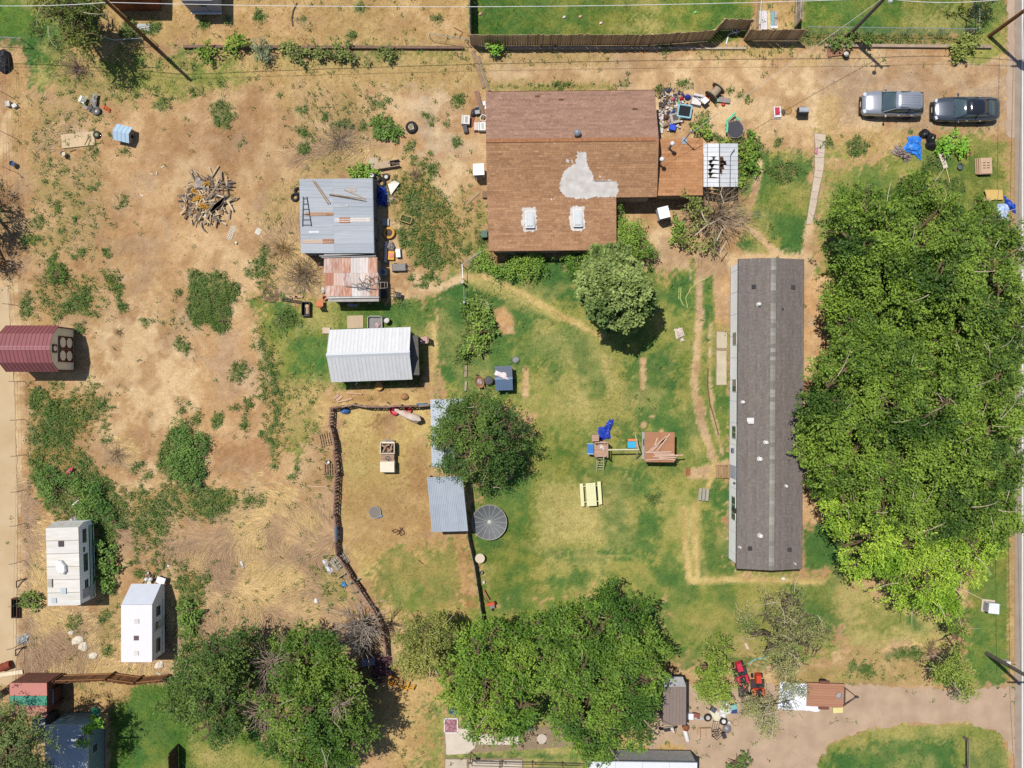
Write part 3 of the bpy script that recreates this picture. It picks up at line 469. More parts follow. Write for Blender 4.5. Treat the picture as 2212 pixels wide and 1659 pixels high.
# worn wheel tracks and scuffs in the west lot
for pts, w, k, a in [([(300, 560), (360, 620), (420, 720), (440, 800)], 5, 'dirtd', .5), ([(330, 600), (380, 660), (450, 760)], 4, 'pale', .6), ([(480, 500), (420, 560), (340, 600)], 6, 'dirtd', .4),
                     ([(545, 700), (560, 760), (580, 820)], 5, 'pale', .5), ([(500, 870), (530, 900), (560, 880)], 4, 'pale', .5), ([(640, 250), (760, 300)], 5, 'pale', .4),
                     ([(1508, 585), (1512, 690), (1504, 780), (1500, 850), (1516, 930), (1545, 1000), (1560, 1015)], 6, 'pale', 1), ([(1478, 880), (1490, 940), (1512, 990)], 4, 'yel', .9), ([(1476, 1100), (1480, 1180), (1490, 1250)], 6, 'straw', 1), ([(1500, 1090), (1502, 1180), (1506, 1250)], 5, 'straw', 1), ([(1490, 1256), (1600, 1252), (1780, 1256)], 5, 'straw', .95), ([(1545, 1000), (1530, 1050), (1500, 1100)], 5, 'straw', .9), ([(1535, 700), (1532, 800), (1540, 900), (1560, 980)], 3, 'pale', .8), ([(1000, 596), (1060, 600), (1140, 640), (1220, 686), (1300, 726)], 6, 'straw', .95), ([(850, 640), (940, 625), (1000, 598)], 8, 'pale', .9), ([(936, 700), (940, 760), (930, 830)], 5, 'straw', .9), ([(1596, 478), (1640, 508), (1688, 556)], 7, 'pale', 1), ([(1750, 480), (1745, 530), (1738, 570)], 6, 'pale', 1), ([(1640, 352), (1634, 400), (1618, 450)], 6, 'pale', 1),
                     ([(1060, 160), (1500, 150), (1800, 160)], 7, 'pale', .5), ([(1060, 180), (1500, 172), (1800, 190)], 5, 'dirt', .5)]:
    sl_ = sub(pts, 40); paint(lsd(fxx[sl_], fyy[sl_], pts, w), k, 6, a, sl_)
# natural mottling: greener and drier patches in the grass, paler and browner soil
gm = np.clip((fl[..., 0] - .55) * 3, 0, 1); mo = fbm(GX, GY, .32, 9, 4); mo2 = fbm(GX, GY, .75, 1, 3)
for kind, q in (('yel', np.clip((mo - .56) * 5, 0, .5) * np.clip((mo2 - .3) * 3, 0, 1)), ('lush', np.clip((.5 - mo) * 6, 0, .7) * np.clip((.75 - mo2) * 3, 0, 1))):
    q = (q * gm)[..., None]; gc = gc * (1 - q) + _typ[kind] * q
dm = np.clip((.3 - fl[..., 0]) * 4, 0, 1)
for kind, q in (('pale', np.clip((mo - .5) * 4, 0, .6)), ('dirtd', np.clip((.47 - mo2) * 5, 0, .6)), ('grey', np.clip((.44 - mo) * 5, 0, .6))):
    q = (q * dm)[..., None]; gc = gc * (1 - q) + _typ[kind] * q
gc *= (0.93 + 0.14 * np.clip((nC - .3) * 2.5, 0, 1))[..., None]
far = (np.abs(GX) > 47) | (np.abs(GY) > 36); gc[far] = np.array(C(196, 164, 112))
gz = -0.05 + 0.05 * fbm(GX, GY, .8, 2) ; gz = np.minimum(gz, -0.006)
me = bpy.data.meshes.new('ground'); co = np.stack([GX, GY, gz], -1).reshape(-1, 3).astype(np.float32)
idx = np.arange(NX * NY).reshape(NX, NY)
qd = np.stack([idx[:-1, :-1], idx[1:, :-1], idx[1:, 1:], idx[:-1, 1:]], -1).reshape(-1, 4).astype(np.int32)
me.vertices.add(len(co)); me.vertices.foreach_set('co', co.ravel())
me.loops.add(qd.size); me.loops.foreach_set('vertex_index', qd.ravel())
me.polygons.add(len(qd)); me.polygons.foreach_set('loop_start', np.arange(0, qd.size, 4, dtype=np.int32)); me.update(calc_edges=True)
at = me.color_attributes.new('col', 'FLOAT_COLOR', 'POINT'); c4 = np.ones((len(co), 4), np.float32); c4[:, :3] = gc.reshape(-1, 3)
at.data.foreach_set('color', c4.ravel())
GM = mattr('ground', 0.95, 0, 0, 0, spec=0.05)
t = GM.node_tree; b_ = t.nodes['Principled BSDF']; att = [n for n in t.nodes if n.type == 'ATTRIBUTE'][0]
tc = t.nodes.new('ShaderNodeTexCoord'); last = att.outputs['Color']
for sc_, var_ in ((2.2, .10), (9, .15), (30, .11)):
    n_ = t.nodes.new('ShaderNodeTexNoise'); n_.inputs['Scale'].default_value = sc_; n_.inputs['Detail'].default_value = 4; n_.inputs['Roughness'].default_value = .6
    t.links.new(tc.outputs['Object'], n_.inputs['Vector'])
    mr = t.nodes.new('ShaderNodeMapRange'); mr.inputs[1].default_value = .32; mr.inputs[2].default_value = .68; mr.inputs[3].default_value = 1 - var_; mr.inputs[4].default_value = 1 + var_
    t.links.new(n_.outputs[0], mr.inputs[0]); hs = t.nodes.new('ShaderNodeHueSaturation'); t.links.new(mr.outputs[0], hs.inputs['Value']); t.links.new(last, hs.inputs['Color']); last = hs.outputs[0]
t.links.new(last, b_.inputs['Base Color'])
bp = t.nodes.new('ShaderNodeBump'); bp.inputs['Strength'].default_value = .5; bp.inputs['Distance'].default_value = .05; t.links.new(n_.outputs[0], bp.inputs['Height']); t.links.new(bp.outputs[0], b_.inputs['Normal'])
me.materials.append(GM); struct(ob('ground', me))

# areas kept free of grass (hard surfaces and building footprints)
BARE = [rect(1056, 205, 1412, 530), rect(1420, 302, 1518, 424), rect(1574, 560, 1732, 1225), [(2190, -50), (2300, -50), (2300, 1760), (2190, 1760)],
        rect(705, 715, 880, 820), rect(655, 392, 800, 540), rect(-60, 715, 160, 790), rect(105, 1140, 190, 1305), rect(270, 1275, 345, 1425)]
def bare_mask(px, py):
    k = np.zeros(px.shape, bool)
    for p in BARE: k |= psd(px, py, p) < 0
    return k
# ---------------------------------------------------------------- grass blades, straw, low weeds (uncountable)
def samp(n):
    x = NG.uniform(-40.5, 40.5, n); y = NG.uniform(-30.5, 30.5, n)
    i = np.searchsorted(_axx, x) - 1; j = np.searchsorted(_axy, y) - 1
    return x, y, gc[i, j], fl[i, j]
def blades(x, y, col, hgt, wid, lean, ang, z0=-0.03):
    n = len(x); ca, sa = np.cos(ang), np.sin(ang)
    b = np.stack([x, y, np.full(n, z0)], -1); side = np.stack([-sa, ca, np.zeros(n)], -1) * wid[:, None] / 2
    tip = b + np.stack([ca * lean, sa * lean, hgt], -1)
    v = np.stack([b - side, b + side, tip], 1).reshape(-1, 3)
    return v, col
def grass_obj(name, n, ch, h0, h1, w, lean, nb, label, cat, tall=False, bright=(.78, 1.32)):
    x, y, c, f = samp(n); k = (NG.random(n) < f[:, ch]) & ~bare_mask(x * PXM + CX, CY - y * PXM)
    x, y, c = x[k], y[k], c[k]; vs = []; cs = []
    for _ in range(nb):
        N = len(x); xx = x + NG.normal(0, .035, N); yy = y + NG.normal(0, .035, N)
        if tall:
            an = 6.28 * 1.3 * fbm(x, y, .2, 4, 2) + NG.normal(0, .28, N); hg = NG.uniform(h0, h1, N) * .5; ln = NG.uniform(lean * .5, lean, N)
        else: an = NG.uniform(0, 6.28, N); hg = NG.uniform(h0, h1, N); ln = NG.uniform(.3, 1, N) * lean
        v, cc = blades(xx, yy, c, hg, NG.uniform(.7, 1.3, N) * w, ln, an)
        if tall:
            tn = np.clip((fbm(x, y, .45, 3, 3) - .5) * 4 + NG.normal(.5, .22, N), 0, 1)[:, None]; cc = np.array(C(250, 216, 152)) * (1 - tn) + np.array(C(204, 170, 136)) * tn
        cc = cc * NG.uniform(bright[0], bright[1], (N, 1))
        vs.append(v); cs.append(cc)
    o = ob(name, npmesh(name, np.concatenate(vs), 3, np.concatenate(cs), GRASS)); return tag(o, label, cat, kind='stuff')
grass_obj('grass', 210000, 0, .03, .09, .035, .10, 3, 'short patchy green and yellow grass all over the yards', 'grass')
grass_obj('dry_grass', 300000, 2, .04, .3, .03, 1.25, 3, 'tall dry straw grass lying in swirls beside the trailers', 'dry grass', True, (.8, 1.3))
def leaves(cen, dirv, L, Wd, cols, up=.8, rs=.8):
    n = len(cen); a = dirv + NG.normal(0, rs * .6, (n, 3)); a /= np.linalg.norm(a, axis=1)[:, None] + 1e-9
    nm = NG.normal(0, rs * .55, (n, 3)); nm[:, 2] += up; b = np.cross(nm, a); b /= np.linalg.norm(b, axis=1)[:, None] + 1e-9
    l = (L * NG.uniform(.6, 1.35, n))[:, None] / 2; w = (Wd * NG.uniform(.7, 1.3, n))[:, None] / 2
    return np.stack([cen - a * l, cen + b * w - a * l * .1, cen + a * l, cen - b * w - a * l * .1], 1).reshape(-1, 3), cols
def weeds(name, n, label):
    x, y, c, f = samp(n); k = (NG.random(n) < f[:, 1] * .62) & ~bare_mask(x * PXM + CX, CY - y * PXM); x, y = x[k], y[k]; N = len(x); nl = 9
    X = np.repeat(x, nl) + NG.normal(0, .10, N * nl); Y = np.repeat(y, nl) + NG.normal(0, .10, N * nl)
    hh = np.repeat(NG.uniform(.08, .34, N), nl); Z = hh * NG.uniform(.15, 1, N * nl)
    d = np.stack([X - np.repeat(x, nl), Y - np.repeat(y, nl), np.full(N * nl, .04)], -1); d /= np.linalg.norm(d, axis=1)[:, None]
    base = np.array(C(92, 132, 58)); alt = np.array(C(142, 156, 80)); t = np.repeat(np.clip(NG.normal(.35, .3, N), 0, 1), nl)[:, None]
    col = (base * (1 - t) + alt * t) * NG.uniform(.7, 1.35, (N * nl, 1))
    v, c_ = leaves(np.stack([X, Y, Z], -1), d, .13, .07, col)
    return tag(ob(name, npmesh(name, v, 4, c_, LEAF)), label, 'weeds', kind='stuff')
weeds('low_weeds', 150000, 'low green weeds growing in patches over the bare dirt')
# loose stones on the bare soil
x, y, c, f = samp(9000); k = (f[:, 0] < .4) & ~bare_mask(x * PXM + CX, CY - y * PXM); x, y, c = x[k], y[k], c[k]; N = len(x)
r_ = NG.uniform(.02, .055, N); bx = np.array([(-1, -1, 0), (1, -1, 0), (0, 1.2, 0), (0, 0, 1)], float); fcs = [(0, 1, 3), (1, 2, 3), (2, 0, 3)]
an = NG.uniform(0, 6.28, N); rx = np.stack([np.cos(an), -np.sin(an), np.zeros(N)], -1); ry = np.stack([np.sin(an), np.cos(an), np.zeros(N)], -1)
vv = np.stack([np.stack([x + (rx @ p) * r_, y + (ry @ p) * r_, p[2] * r_ * 1.1 - .02], -1) for p in bx], 1)
v = np.concatenate([vv[:, list(q)] for q in fcs], 1).reshape(-1, 3)
tag(ob('pebbles', npmesh('pebbles', v, 3, np.repeat(c * NG.uniform(.6, 1.5, (N, 1)), 3, axis=0), GRASS)), 'small loose stones and clods on the bare dirt', 'pebbles', kind='stuff')

# ---------------------------------------------------------------- hard surfaces
def sheet(name, poly, z, mat, th=.05, jag=0.0, seed=0):
    r_ = random.Random(seed); pts = []
    for i, (a, b) in enumerate(poly):
        c, d = poly[(i + 1) % len(poly)]; n = max(1, int(math.hypot(c - a, d - b) / 8)) if jag else 1
        for k in range(n):
            q = k / n; p = W(a + (c - a) * q, b + (d - b) * q); pts.append((p.x + r_.uniform(-jag, jag), p.y + r_.uniform(-jag, jag)))
    mb = MB(); mb.prism(pts, z - th, z); me = mb.mesh(name); me.materials.append(mat); return ob(name, me)
CONC = m('ddcfb9', .9, .12, 1.2, hex2='cbbca4'); CONC2 = m('cfc0a8', .9, .12, 1.5, hex2='bfae95')
ROADM = m('c7ad93', .95, .1, .8, hex2='b59b82', bump=.15); DRIVE = m('c6ab8e', .95, .1, .8, hex2='ae937a', bump=.2)
struct(sheet('road', [(2192, -9000), (2420, -9000), (2420, 11000), (2192, 11000)], .012, m('b3a293', .95, .1, .9, hex2='a0907f')))
struct(sheet('road_edge_line', [(2207.5, -9000), (2211, -9000), (2210, 11000), (2206.5, 11000)], .018, m('e8e4de', .8, .06), th=.004))
struct(sheet('road_shoulder', [(2178, -100), (2193, -100), (2193, 300), (2172, 290), (2176, 150)], .004, ROADM, jag=.12))
struct(sheet('driveway', [(1395, 1640), (1400, 1560), (1440, 1500), (1470, 1480), (1680, 1480), (1830, 1476), (1990, 1486), (2100, 1490), (2193, 1482), (2193, 1640), (2175, 1600), (2150, 1575), (2080, 1560), (1960, 1563), (1860, 1577), (1790, 1607), (1758, 1665), (1752, 1800), (1500, 1800), (1495, 1620), (1440, 1600)], .006, DRIVE, jag=.2))
struct(sheet('concrete_lane', [(-200, 620), (18, 620), (34, 900), (38, 1100), (34, 1480), (-200, 1480)], .006, m('ddc39c', .95, .1, .5, hex2='ccaf86'), jag=.06))
def slabs(name, parent_poly, pieces, mat, z=.03):
    b = struct(sheet(name, parent_poly, .008, m('9a8468'), th=.03))
    for k, q in enumerate(pieces):
        o = sheet('slab', q, z + .004 * (k % 3), mat, th=.06, jag=.02, seed=k); o.parent = b
    return b
pa = [(1762, 288), (1783, 290), (1781, 322), (1780, 340), (1778, 370), (1771, 400), (1765, 430), (1757, 470), (1752, 484)]
pb = [(1759, 288), (1761, 315), (1760, 340), (1760, 368), (1756, 396), (1750, 430), (1746, 456), (1742, 484)]
cuts = 14; pcs = []
def along(pts, q):
    q *= len(pts) - 1; i = min(int(q), len(pts) - 2); f_ = q - i; return (pts[i][0] + (pts[i + 1][0] - pts[i][0]) * f_, pts[i][1] + (pts[i + 1][1] - pts[i][1]) * f_)
pr = pa[1:]
for i in range(cuts):
    a0, a1 = i / cuts + .0015, (i + 1) / cuts - .0015; pcs.append([along(pb, a0), along(pr, a0), along(pr, a1), along(pb, a1)])
slabs('pavement', [(1759, 287), (1784, 289), (1780, 368), (1760, 470), (1741, 486), (1759, 368)], pcs, m('dccab4', .95, .1, 2, hex2='cdb9a2'))
slabs('patio', rect(1546, 715, 1570, 832), [rect(1548, 717, 1570, 752), rect(1548, 758, 1569, 831)], m('cdbfa3', .95, .1, 2))
slabs('patio', [(960, 1570), (1250, 1570), (1250, 1612), (960, 1630)], [[(962, 1578), (985, 1572), (1030, 1576), (1028, 1612), (1010, 1628), (964, 1630)], rect(1034, 1586, 1120, 1608)], m('dccdba', .95, .1, 1.5))
slabs('patio', rect(960, 1638, 1130, 1720), [rect(962, 1640, 1008, 1720), rect(1014, 1642, 1078, 1720), rect(1084, 1642, 1128, 1720)], m('d5c5ae', .95, .1, 1.5))
slabs('patio', rect(1160, 1586, 1180, 1606), [disc(1170, 1596, 11, 1.0, 9)], m('d2c4b2', .95, .1, 1.5))
# ================================================================= TREES AND SHRUBS
BARK = m('8a7458', .95, .2, 4, hex2='6d5a44'); BARKL = m('ead9bd', .9, .15, 4, hex2='cbb899'); TWIG = m('d2bb9e', .95, .2, 5, hex2='a88f74'); TWIGG = m('a3937f', .95, .2, 5, hex2='7f7060')
def foliage_mesh(name, lobes, dens, leaf, colA, colB, spray=(0.9, 22), flat=.75, low=-.35, up=.75, shell=.55, jit=.12, rs=.8, gaps=.36):
    """lobes: (x,y,z,rx,ry,rz) ellipsoids; leaf sprays grow outward through their outer layers"""
    cen = []; dr = []
    for (x, y, z, rx, ry, rz) in lobes:
        ns = max(4, int(dens * rx * ry * 3.14))
        d = NG.normal(0, 1, (ns * 3, 3)); d /= np.linalg.norm(d, axis=1)[:, None]; d = d[d[:, 2] > low][:ns]
        q = (shell + (1.03 - shell) * NG.random(len(d)) ** .7)
        q *= 1 + .22 * (fbm(d[:, 0] * 3 + x, d[:, 1] * 3 + y + d[:, 2] * 2, .9, 6, 2) - .5) * 2
        cen.append(np.array([x, y, z]) + d * q[:, None] * np.array([rx, ry, rz])); dr.append(d * np.array([1, 1, .55]))
    cen = np.concatenate(cen); dr = np.concatenate(dr); dr /= np.linalg.norm(dr, axis=1)[:, None]
    keep = cen[:, 2] > .12
    if gaps:
        g = .62 * vnoise(cen[:, 0] * .8 + cen[:, 2] * .4 + 40, cen[:, 1] * .8 - cen[:, 2] * .3 + 40, 3) + .4 * vnoise(cen[:, 0] * 2.1 + 9, cen[:, 1] * 2.1 + cen[:, 2], 8)
        keep &= g > gaps
    cen, dr = cen[keep], dr[keep]; ns = len(cen); Ls, nl = spray
    dr = dr + NG.normal(0, .45, dr.shape); dr /= np.linalg.norm(dr, axis=1)[:, None]
    u = NG.random((ns, nl)); pos = cen[:, None] + dr[:, None] * (u[..., None] - .5) * Ls * NG.uniform(.6, 1.3, (ns, 1, 1)) + NG.normal(0, jit, (ns, nl, 3)) * np.array([1, 1, .7])
    pos[..., 2] = np.maximum(pos[..., 2], .05)
    t = np.clip((fbm(cen[:, 0] + 30, cen[:, 1] + 30, .5, 2, 2)[:, None, None] - .5) * 2.2 + NG.normal(.45, .28, (ns, 1, 1)) + NG.normal(0, .12, (ns, nl, 1)), 0, 1)
    col = np.array(colA) * (1 - t) + np.array(colB) * t; col = col * NG.uniform(.78, 1.28, (ns, nl, 1))
    v, c = leaves(pos.reshape(-1, 3), np.repeat(dr, nl, axis=0).reshape(-1, 3), leaf[0], leaf[1], col.reshape(-1, 3), up, rs)
    return npmesh(name, v, 4, c, LEAF), cen
def bend(a, b, k, r_, sag=.12):
    a, b = Vector(a), Vector(b); out = []
    L = (b - a).length; off = Vector((r_.uniform(-1, 1), r_.uniform(-1, 1), r_.uniform(.2, 1))) * L * sag
    for i in range(k + 1):
        q = i / k; out.append(a.lerp(b, q) + off * math.sin(math.pi * q))
    return out
def tree(name, label, base, lobes, dens=8, leaf=(.30, .17), cA=(74, 108, 40), cB=(112, 142, 56), cat='tree', seed=1, trunk=.28, limbs=26, dead=0, group=None, spray=(.9, 22), low=-.35, shell=.55, bark=None, up=1.15, thick=1.0, jit=.12, rs=.8, flat=.72, gaps=.415):
    """base: plan point of the trunk's foot; lobes: (plan x, plan y, radius m, top height m[, y-stretch])"""
    r_ = random.Random(seed); bp_ = W(*base); o = bpy.data.objects.new(name, None); COL.objects.link(o); o.location = (bp_.x, bp_.y, 0); tag(o, label, cat, group)
    LB = []; gx, gy = sum(l[0] * l[2] for l in lobes) / sum(l[2] for l in lobes), sum(l[1] * l[2] for l in lobes) / sum(l[2] for l in lobes); dm = max(math.hypot(l[0] - gx, l[1] - gy) for l in lobes) + 1e-3
    for lb in lobes:
        fx, fy, r, top = lb[:4]
        if cat == 'tree' and len(lobes) > 3: top *= 1.12 - .42 * (math.hypot(fx - gx, fy - gy) / dm) ** 1.4
        sy = lb[4] if len(lb) > 4 else 1.0; rz = min(r * flat, top * .46); zc = top - rz
        p = W(fx, fy, zc + rz * .4)
        if r < 1.2: LB.append((p.x - bp_.x, p.y - bp_.y, zc, r * .92, r * sy * .92, rz)); continue
        r *= .9; LB.append((p.x - bp_.x, p.y - bp_.y, zc - rz * .1, r * .6, r * sy * .6, rz * .7)); ns = int(5 + r * 2.2)
        for k in range(ns):   # smaller boughs standing out of each crown lobe
            a = 6.283 * (k + r_.uniform(-.4, .4)) / ns; e = r_.choice((.05, .35, .7, 1.1)) + r_.uniform(-.15, .15); q = r * r_.uniform(.55, .72); sr = r * r_.uniform(.3, .46)
            LB.append((p.x - bp_.x + math.cos(a) * math.cos(e) * q, p.y - bp_.y + math.sin(a) * math.cos(e) * q * sy, zc + math.sin(e) * rz * .62, sr, sr * sy, sr * .8))
    bo = 1.18 if cat in ('shrub', 'plant') else 1.1; cA = tuple(min(255, c * bo) for c in cA); cB = tuple(min(255, c * bo) for c in cB)
    me, cen = foliage_mesh('crown', LB, dens * (1.12 if len(LB) > len(lobes) else 1), (leaf[0] * .64, leaf[1] * .66) if len(LB) > len(lobes) else leaf, C(*cA), C(*cB), spray, low=low, shell=shell, up=up, jit=jit, rs=rs, gaps=gaps)
    ob('crown', me, o)
    mb = MB(); hub = Vector((0, 0, 0)); zl = min(l[2] for l in LB); top = Vector((LB[0][0] * .3, LB[0][1] * .3, max(.3, zl * .75)))
    mb.tube(bend((0, 0, -.05), top, 4, r_, .05), trunk, 8, trunk * .75)
    for l in [q for q in LB if q[3] > .75] or LB[:1]:
        c = Vector(l[:3]); mb.tube(bend(top, c, 4, r_, .1), trunk * .6, 6, trunk * .28)
        nb = max(3, int(limbs * l[3] / sum(q[3] for q in LB)))
        for _ in range(nb):
            a = r_.uniform(0, 6.28); e = r_.uniform(-.1, 1.1); d = Vector((math.cos(a) * math.cos(e) * l[3], math.sin(a) * math.cos(e) * l[4], math.sin(e) * l[5]))
            mb.tube(bend(c, c + d * r_.uniform(.75, 1.0), 4, r_, .14), .075 * thick, 4, .018)
    P_ = mb.mesh('trunk'); P_.materials.append(bark or BARK); ob('trunk', P_, o)
    if dead:
        mb = MB()
        for _ in range(dead):
            l = r_.choice(LB); a = r_.uniform(0, 6.28); e = r_.uniform(.2, 1.2)
            d = Vector((math.cos(a) * math.cos(e) * l[3], math.sin(a) * math.cos(e) * l[4], math.sin(e) * l[5])); p = Vector(l[:3]) + d * r_.uniform(.85, 1.05)
            q = p + Vector((d.x, d.y, r_.uniform(-.2, .9))).normalized() * r_.uniform(.6, 1.9) + Vector((r_.uniform(-.3, .3), r_.uniform(-.3, .3), .1))
            mb.tube(bend(p, q, 4, r_, .12), .03 * thick, 4, .01)
        if mb.v:
            D_ = mb.mesh('dead_twigs'); D_.materials.append(BARKL); ob('dead_twigs', D_, o)['kind'] = 'stuff'
    return o
# the broad cottonwoods east of the long home
DK = dict(cA=(68, 98, 32), cB=(136, 164, 58), limbs=14); LT = dict(cA=(126, 166, 44), cB=(184, 212, 76))
tree('cottonwood_tree', 'broad dark green tree nearest the parked dark car, at the top of the big grove', (1925, 560), [(1890, 520, 4.2, 9.2), (2000, 470, 3.6, 8.6), (1870, 630, 3.6, 9.4), (1960, 600, 4.6, 10.5), (1980, 420, 2.2, 6.2), (1850, 460, 2.2, 6.0)], seed=2, dead=16, thick=.9, **DK)
tree('cottonwood_tree', 'tall dark green tree over the road, in the upper right of the big grove', (2060, 640), [(2090, 600, 4.2, 10.5), (2150, 520, 3.2, 9), (2160, 680, 3.6, 9.8), (2060, 700, 4.4, 11.2), (2110, 480, 2.6, 7.0)], seed=3, dead=34, **DK)
tree('cottonwood_tree', 'wide dark green tree leaning over the long home roof', (1870, 860), [(1850, 860, 4.0, 9.6), (1790, 900, 2.8, 7.8), (1830, 960, 3.6, 9.4), (1940, 840, 4.6, 11.2), (1880, 760, 3.8, 10), (1800, 800, 2.2, 7.2), (1775, 965, 2.0, 7.0), (1762, 880, 1.7, 7), (1764, 930, 1.7, 7), (1850, 690, 2.6, 8)], seed=4, dead=24, **DK)
tree('cottonwood_tree', 'dark green tree with pale bare limbs along the road in mid grove', (2050, 900), [(2090, 820, 4.2, 11), (2140, 900, 3.6, 10), (2060, 940, 4.6, 11.4), (2140, 1010, 3.2, 9.6), (1980, 960, 3.8, 10.6), (2160, 780, 2.4, 8.4)], seed=5, dead=48, **DK)
tree('cottonwood_tree', 'dark green tree at the lower left of the grove beside the orange dirt strip', (1870, 1060), [(1860, 1040, 3.6, 9.2), (1930, 1060, 3.8, 9.6), (1800, 1030, 2.4, 7.2), (2010, 1070, 3.6, 9.4), (2150, 1120, 2.8, 8.4), (2090, 1080, 3.2, 9)], seed=6, dead=30, **DK)
tree('willow_tree', 'bright yellow green leafy tree below the dark grove', (1900, 1130), [(1860, 1120, 3.0, 7.6), (1930, 1160, 3.4, 8), (1890, 1190, 3.0, 7), (1840, 1070, 2.0, 6.6), (1985, 1180, 3.0, 7.6)], seed=7, leaf=(.32, .12), spray=(.9, 26), up=.9, **LT)
tree('willow_tree', 'bright yellow green tree with a fan of bare twigs, southernmost of the grove', (2010, 1200), [(2000, 1240, 3.2, 7.2), (2070, 1200, 3.0, 7.8), (1960, 1240, 2.6, 6.4), (2040, 1280, 2.6, 6.2), (2110, 1160, 2.6, 7.4), (1985, 1280, 2.0, 5.0)], seed=8, dead=30, leaf=(.32, .12), spray=(.9, 26), up=.9, **LT)
# garden trees
tree('round_tree', 'dense round dome shaped tree with rounded leaf clumps on the lawn', (1335, 640), [(1330, 625, 3.0, 7.4, 1.0), (1325, 585, 2.4, 7.2), (1364, 650, 2.2, 6.8), (1288, 630, 2.1, 6.6), (1335, 670, 2.1, 6.2)], dens=11, leaf=(.34, .3), cA=(102, 126, 62), cB=(158, 174, 98), seed=9, spray=(.4, 34), shell=.8, low=-.2, limbs=14, up=.95, jit=.13, flat=.95, gaps=.26)
tree('elm_tree', 'dark green tree growing between the corral roofs and the lawn', (1030, 935), [(1035, 940, 3.2, 6.8), (980, 915, 2.4, 5.8), (1085, 930, 2.4, 6), (1020, 1000, 2.6, 5.8), (1090, 985, 2.0, 5.2), (1035, 885, 2.2, 5.6), (1128, 945, 1.5, 4.8), (1060, 1030, 1.6, 4.6), (962, 960, 1.8, 5.2), (955, 905, 1.5, 4.8), (958, 990, 1.4, 4.6)], dens=7.5, leaf=(.24, .12), cA=(74, 106, 44), cB=(118, 144, 62), seed=10, dead=6)
tree('elm_tree', 'dark olive green tree at the left of the two large southern trees by the fence', (470, 1490), [(460, 1470, 3.4, 8), (510, 1420, 2.8, 7.2), (420, 1420, 1.9, 5.6), (400, 1510, 2.6, 6.8), (470, 1555, 3.0, 7.2), (515, 1500, 1.8, 6)], dens=7.5, leaf=(.26, .14), cA=(72, 102, 42), cB=(112, 136, 58), seed=11, dead=3)
tree('elm_tree', 'large green tree with grey dead branches on its left side', (670, 1500), [(690, 1450, 3.4, 8), (640, 1410, 2.6, 6.8), (735, 1510, 2.9, 8), (650, 1530, 3.6, 8.6), (730, 1580, 3.2, 7.6), (625, 1600, 2.6, 7), (670, 1630, 3.0, 7)], dens=7.5, leaf=(.27, .16), cA=(78, 112, 38), cB=(126, 152, 58), seed=12, dead=16, thick=1.0)
tree('juniper_tree', 'sparse olive tinted tree at the foot of the corral', (920, 1400), [(930, 1370, 2.3, 5.6), (900, 1420, 2.2, 5.2), (970, 1350, 1.5, 4.6), (950, 1430, 1.8, 5), (885, 1370, 1.4, 4.4)], dens=9, leaf=(.26, .13), cA=(122, 132, 60), cB=(168, 168, 86), seed=13, dead=5, shell=.45)
tree('mulberry_tree', 'largest deep green tree of the southern row, its top over the lawn edge', (1280, 1440), [(1290, 1400, 4.0, 9), (1210, 1360, 3.0, 7.8), (1350, 1350, 2.8, 7.6), (1370, 1450, 3.0, 8), (1270, 1500, 3.8, 9), (1350, 1540, 3.0, 7.6), (1215, 1450, 3.0, 8), (1250, 1570, 2.6, 7), (1400, 1400, 1.8, 6), (1310, 1285, 1.4, 6.2), (1290, 1610, 1.8, 5.4)], dens=8, leaf=(.28, .17), cA=(74, 110, 36), cB=(126, 156, 56), seed=14, dead=12)
tree('mulberry_tree', 'medium green leafy tree left of the largest southern tree, over piled junk', (1060, 1480), [(1060, 1420, 3.2, 7.4), (1010, 1480, 2.6, 6.4), (1100, 1490, 3.0, 7), (1050, 1540, 2.6, 6), (1095, 1380, 1.8, 6), (1120, 1560, 1.7, 5.2), (990, 1430, 1.6, 5), (985, 1545, 1.3, 4.4), (1085, 1590, 1.4, 4.4)], dens=8, leaf=(.28, .16), cA=(92, 130, 40), cB=(144, 172, 62), seed=15, dead=6)
tree('plum_tree', 'small upright light green tree beside the red riding mowers', (1545, 1470), [(1548, 1440, 1.7, 4.2), (1535, 1485, 1.6, 4.0), (1560, 1400, 1.0, 3.6), (1560, 1500, 1.3, 3.6), (1525, 1440, 1.1, 3.4)], dens=7, leaf=(.22, .13), cA=(112, 140, 46), cB=(158, 178, 70), seed=16, trunk=.1, limbs=16)
tree('olive_tree', 'thin grey olive tree with see through crown above the flat trailer', (1690, 1400), [(1700, 1320, 2.6, 6.6), (1660, 1370, 2.2, 6), (1750, 1360, 2.2, 6.2), (1710, 1400, 2.4, 6), (1770, 1410, 1.5, 4.8), (1620, 1340, 1.3, 5), (1700, 1455, 1.7, 4.6)], dens=4.2, leaf=(.2, .08), cA=(132, 138, 80), cB=(178, 176, 114), seed=17, dead=24, shell=.3, trunk=.2, bark=m('6f604e'))
tree('olive_tree', 'low sparse olive green tree spilling over the white tarp and driveway', (1640, 1520), [(1660, 1540, 1.9, 4), (1620, 1530, 1.3, 3.4), (1700, 1520, 1.5, 3.8), (1660, 1575, 1.2, 2.8), (1720, 1490, 1.2, 3.8), (1610, 1500, 1.0, 3)], dens=4.0, leaf=(.2, .08), cA=(134, 140, 82), cB=(180, 178, 116), seed=18, dead=20, shell=.3, trunk=.14, bark=m('5f5142'))
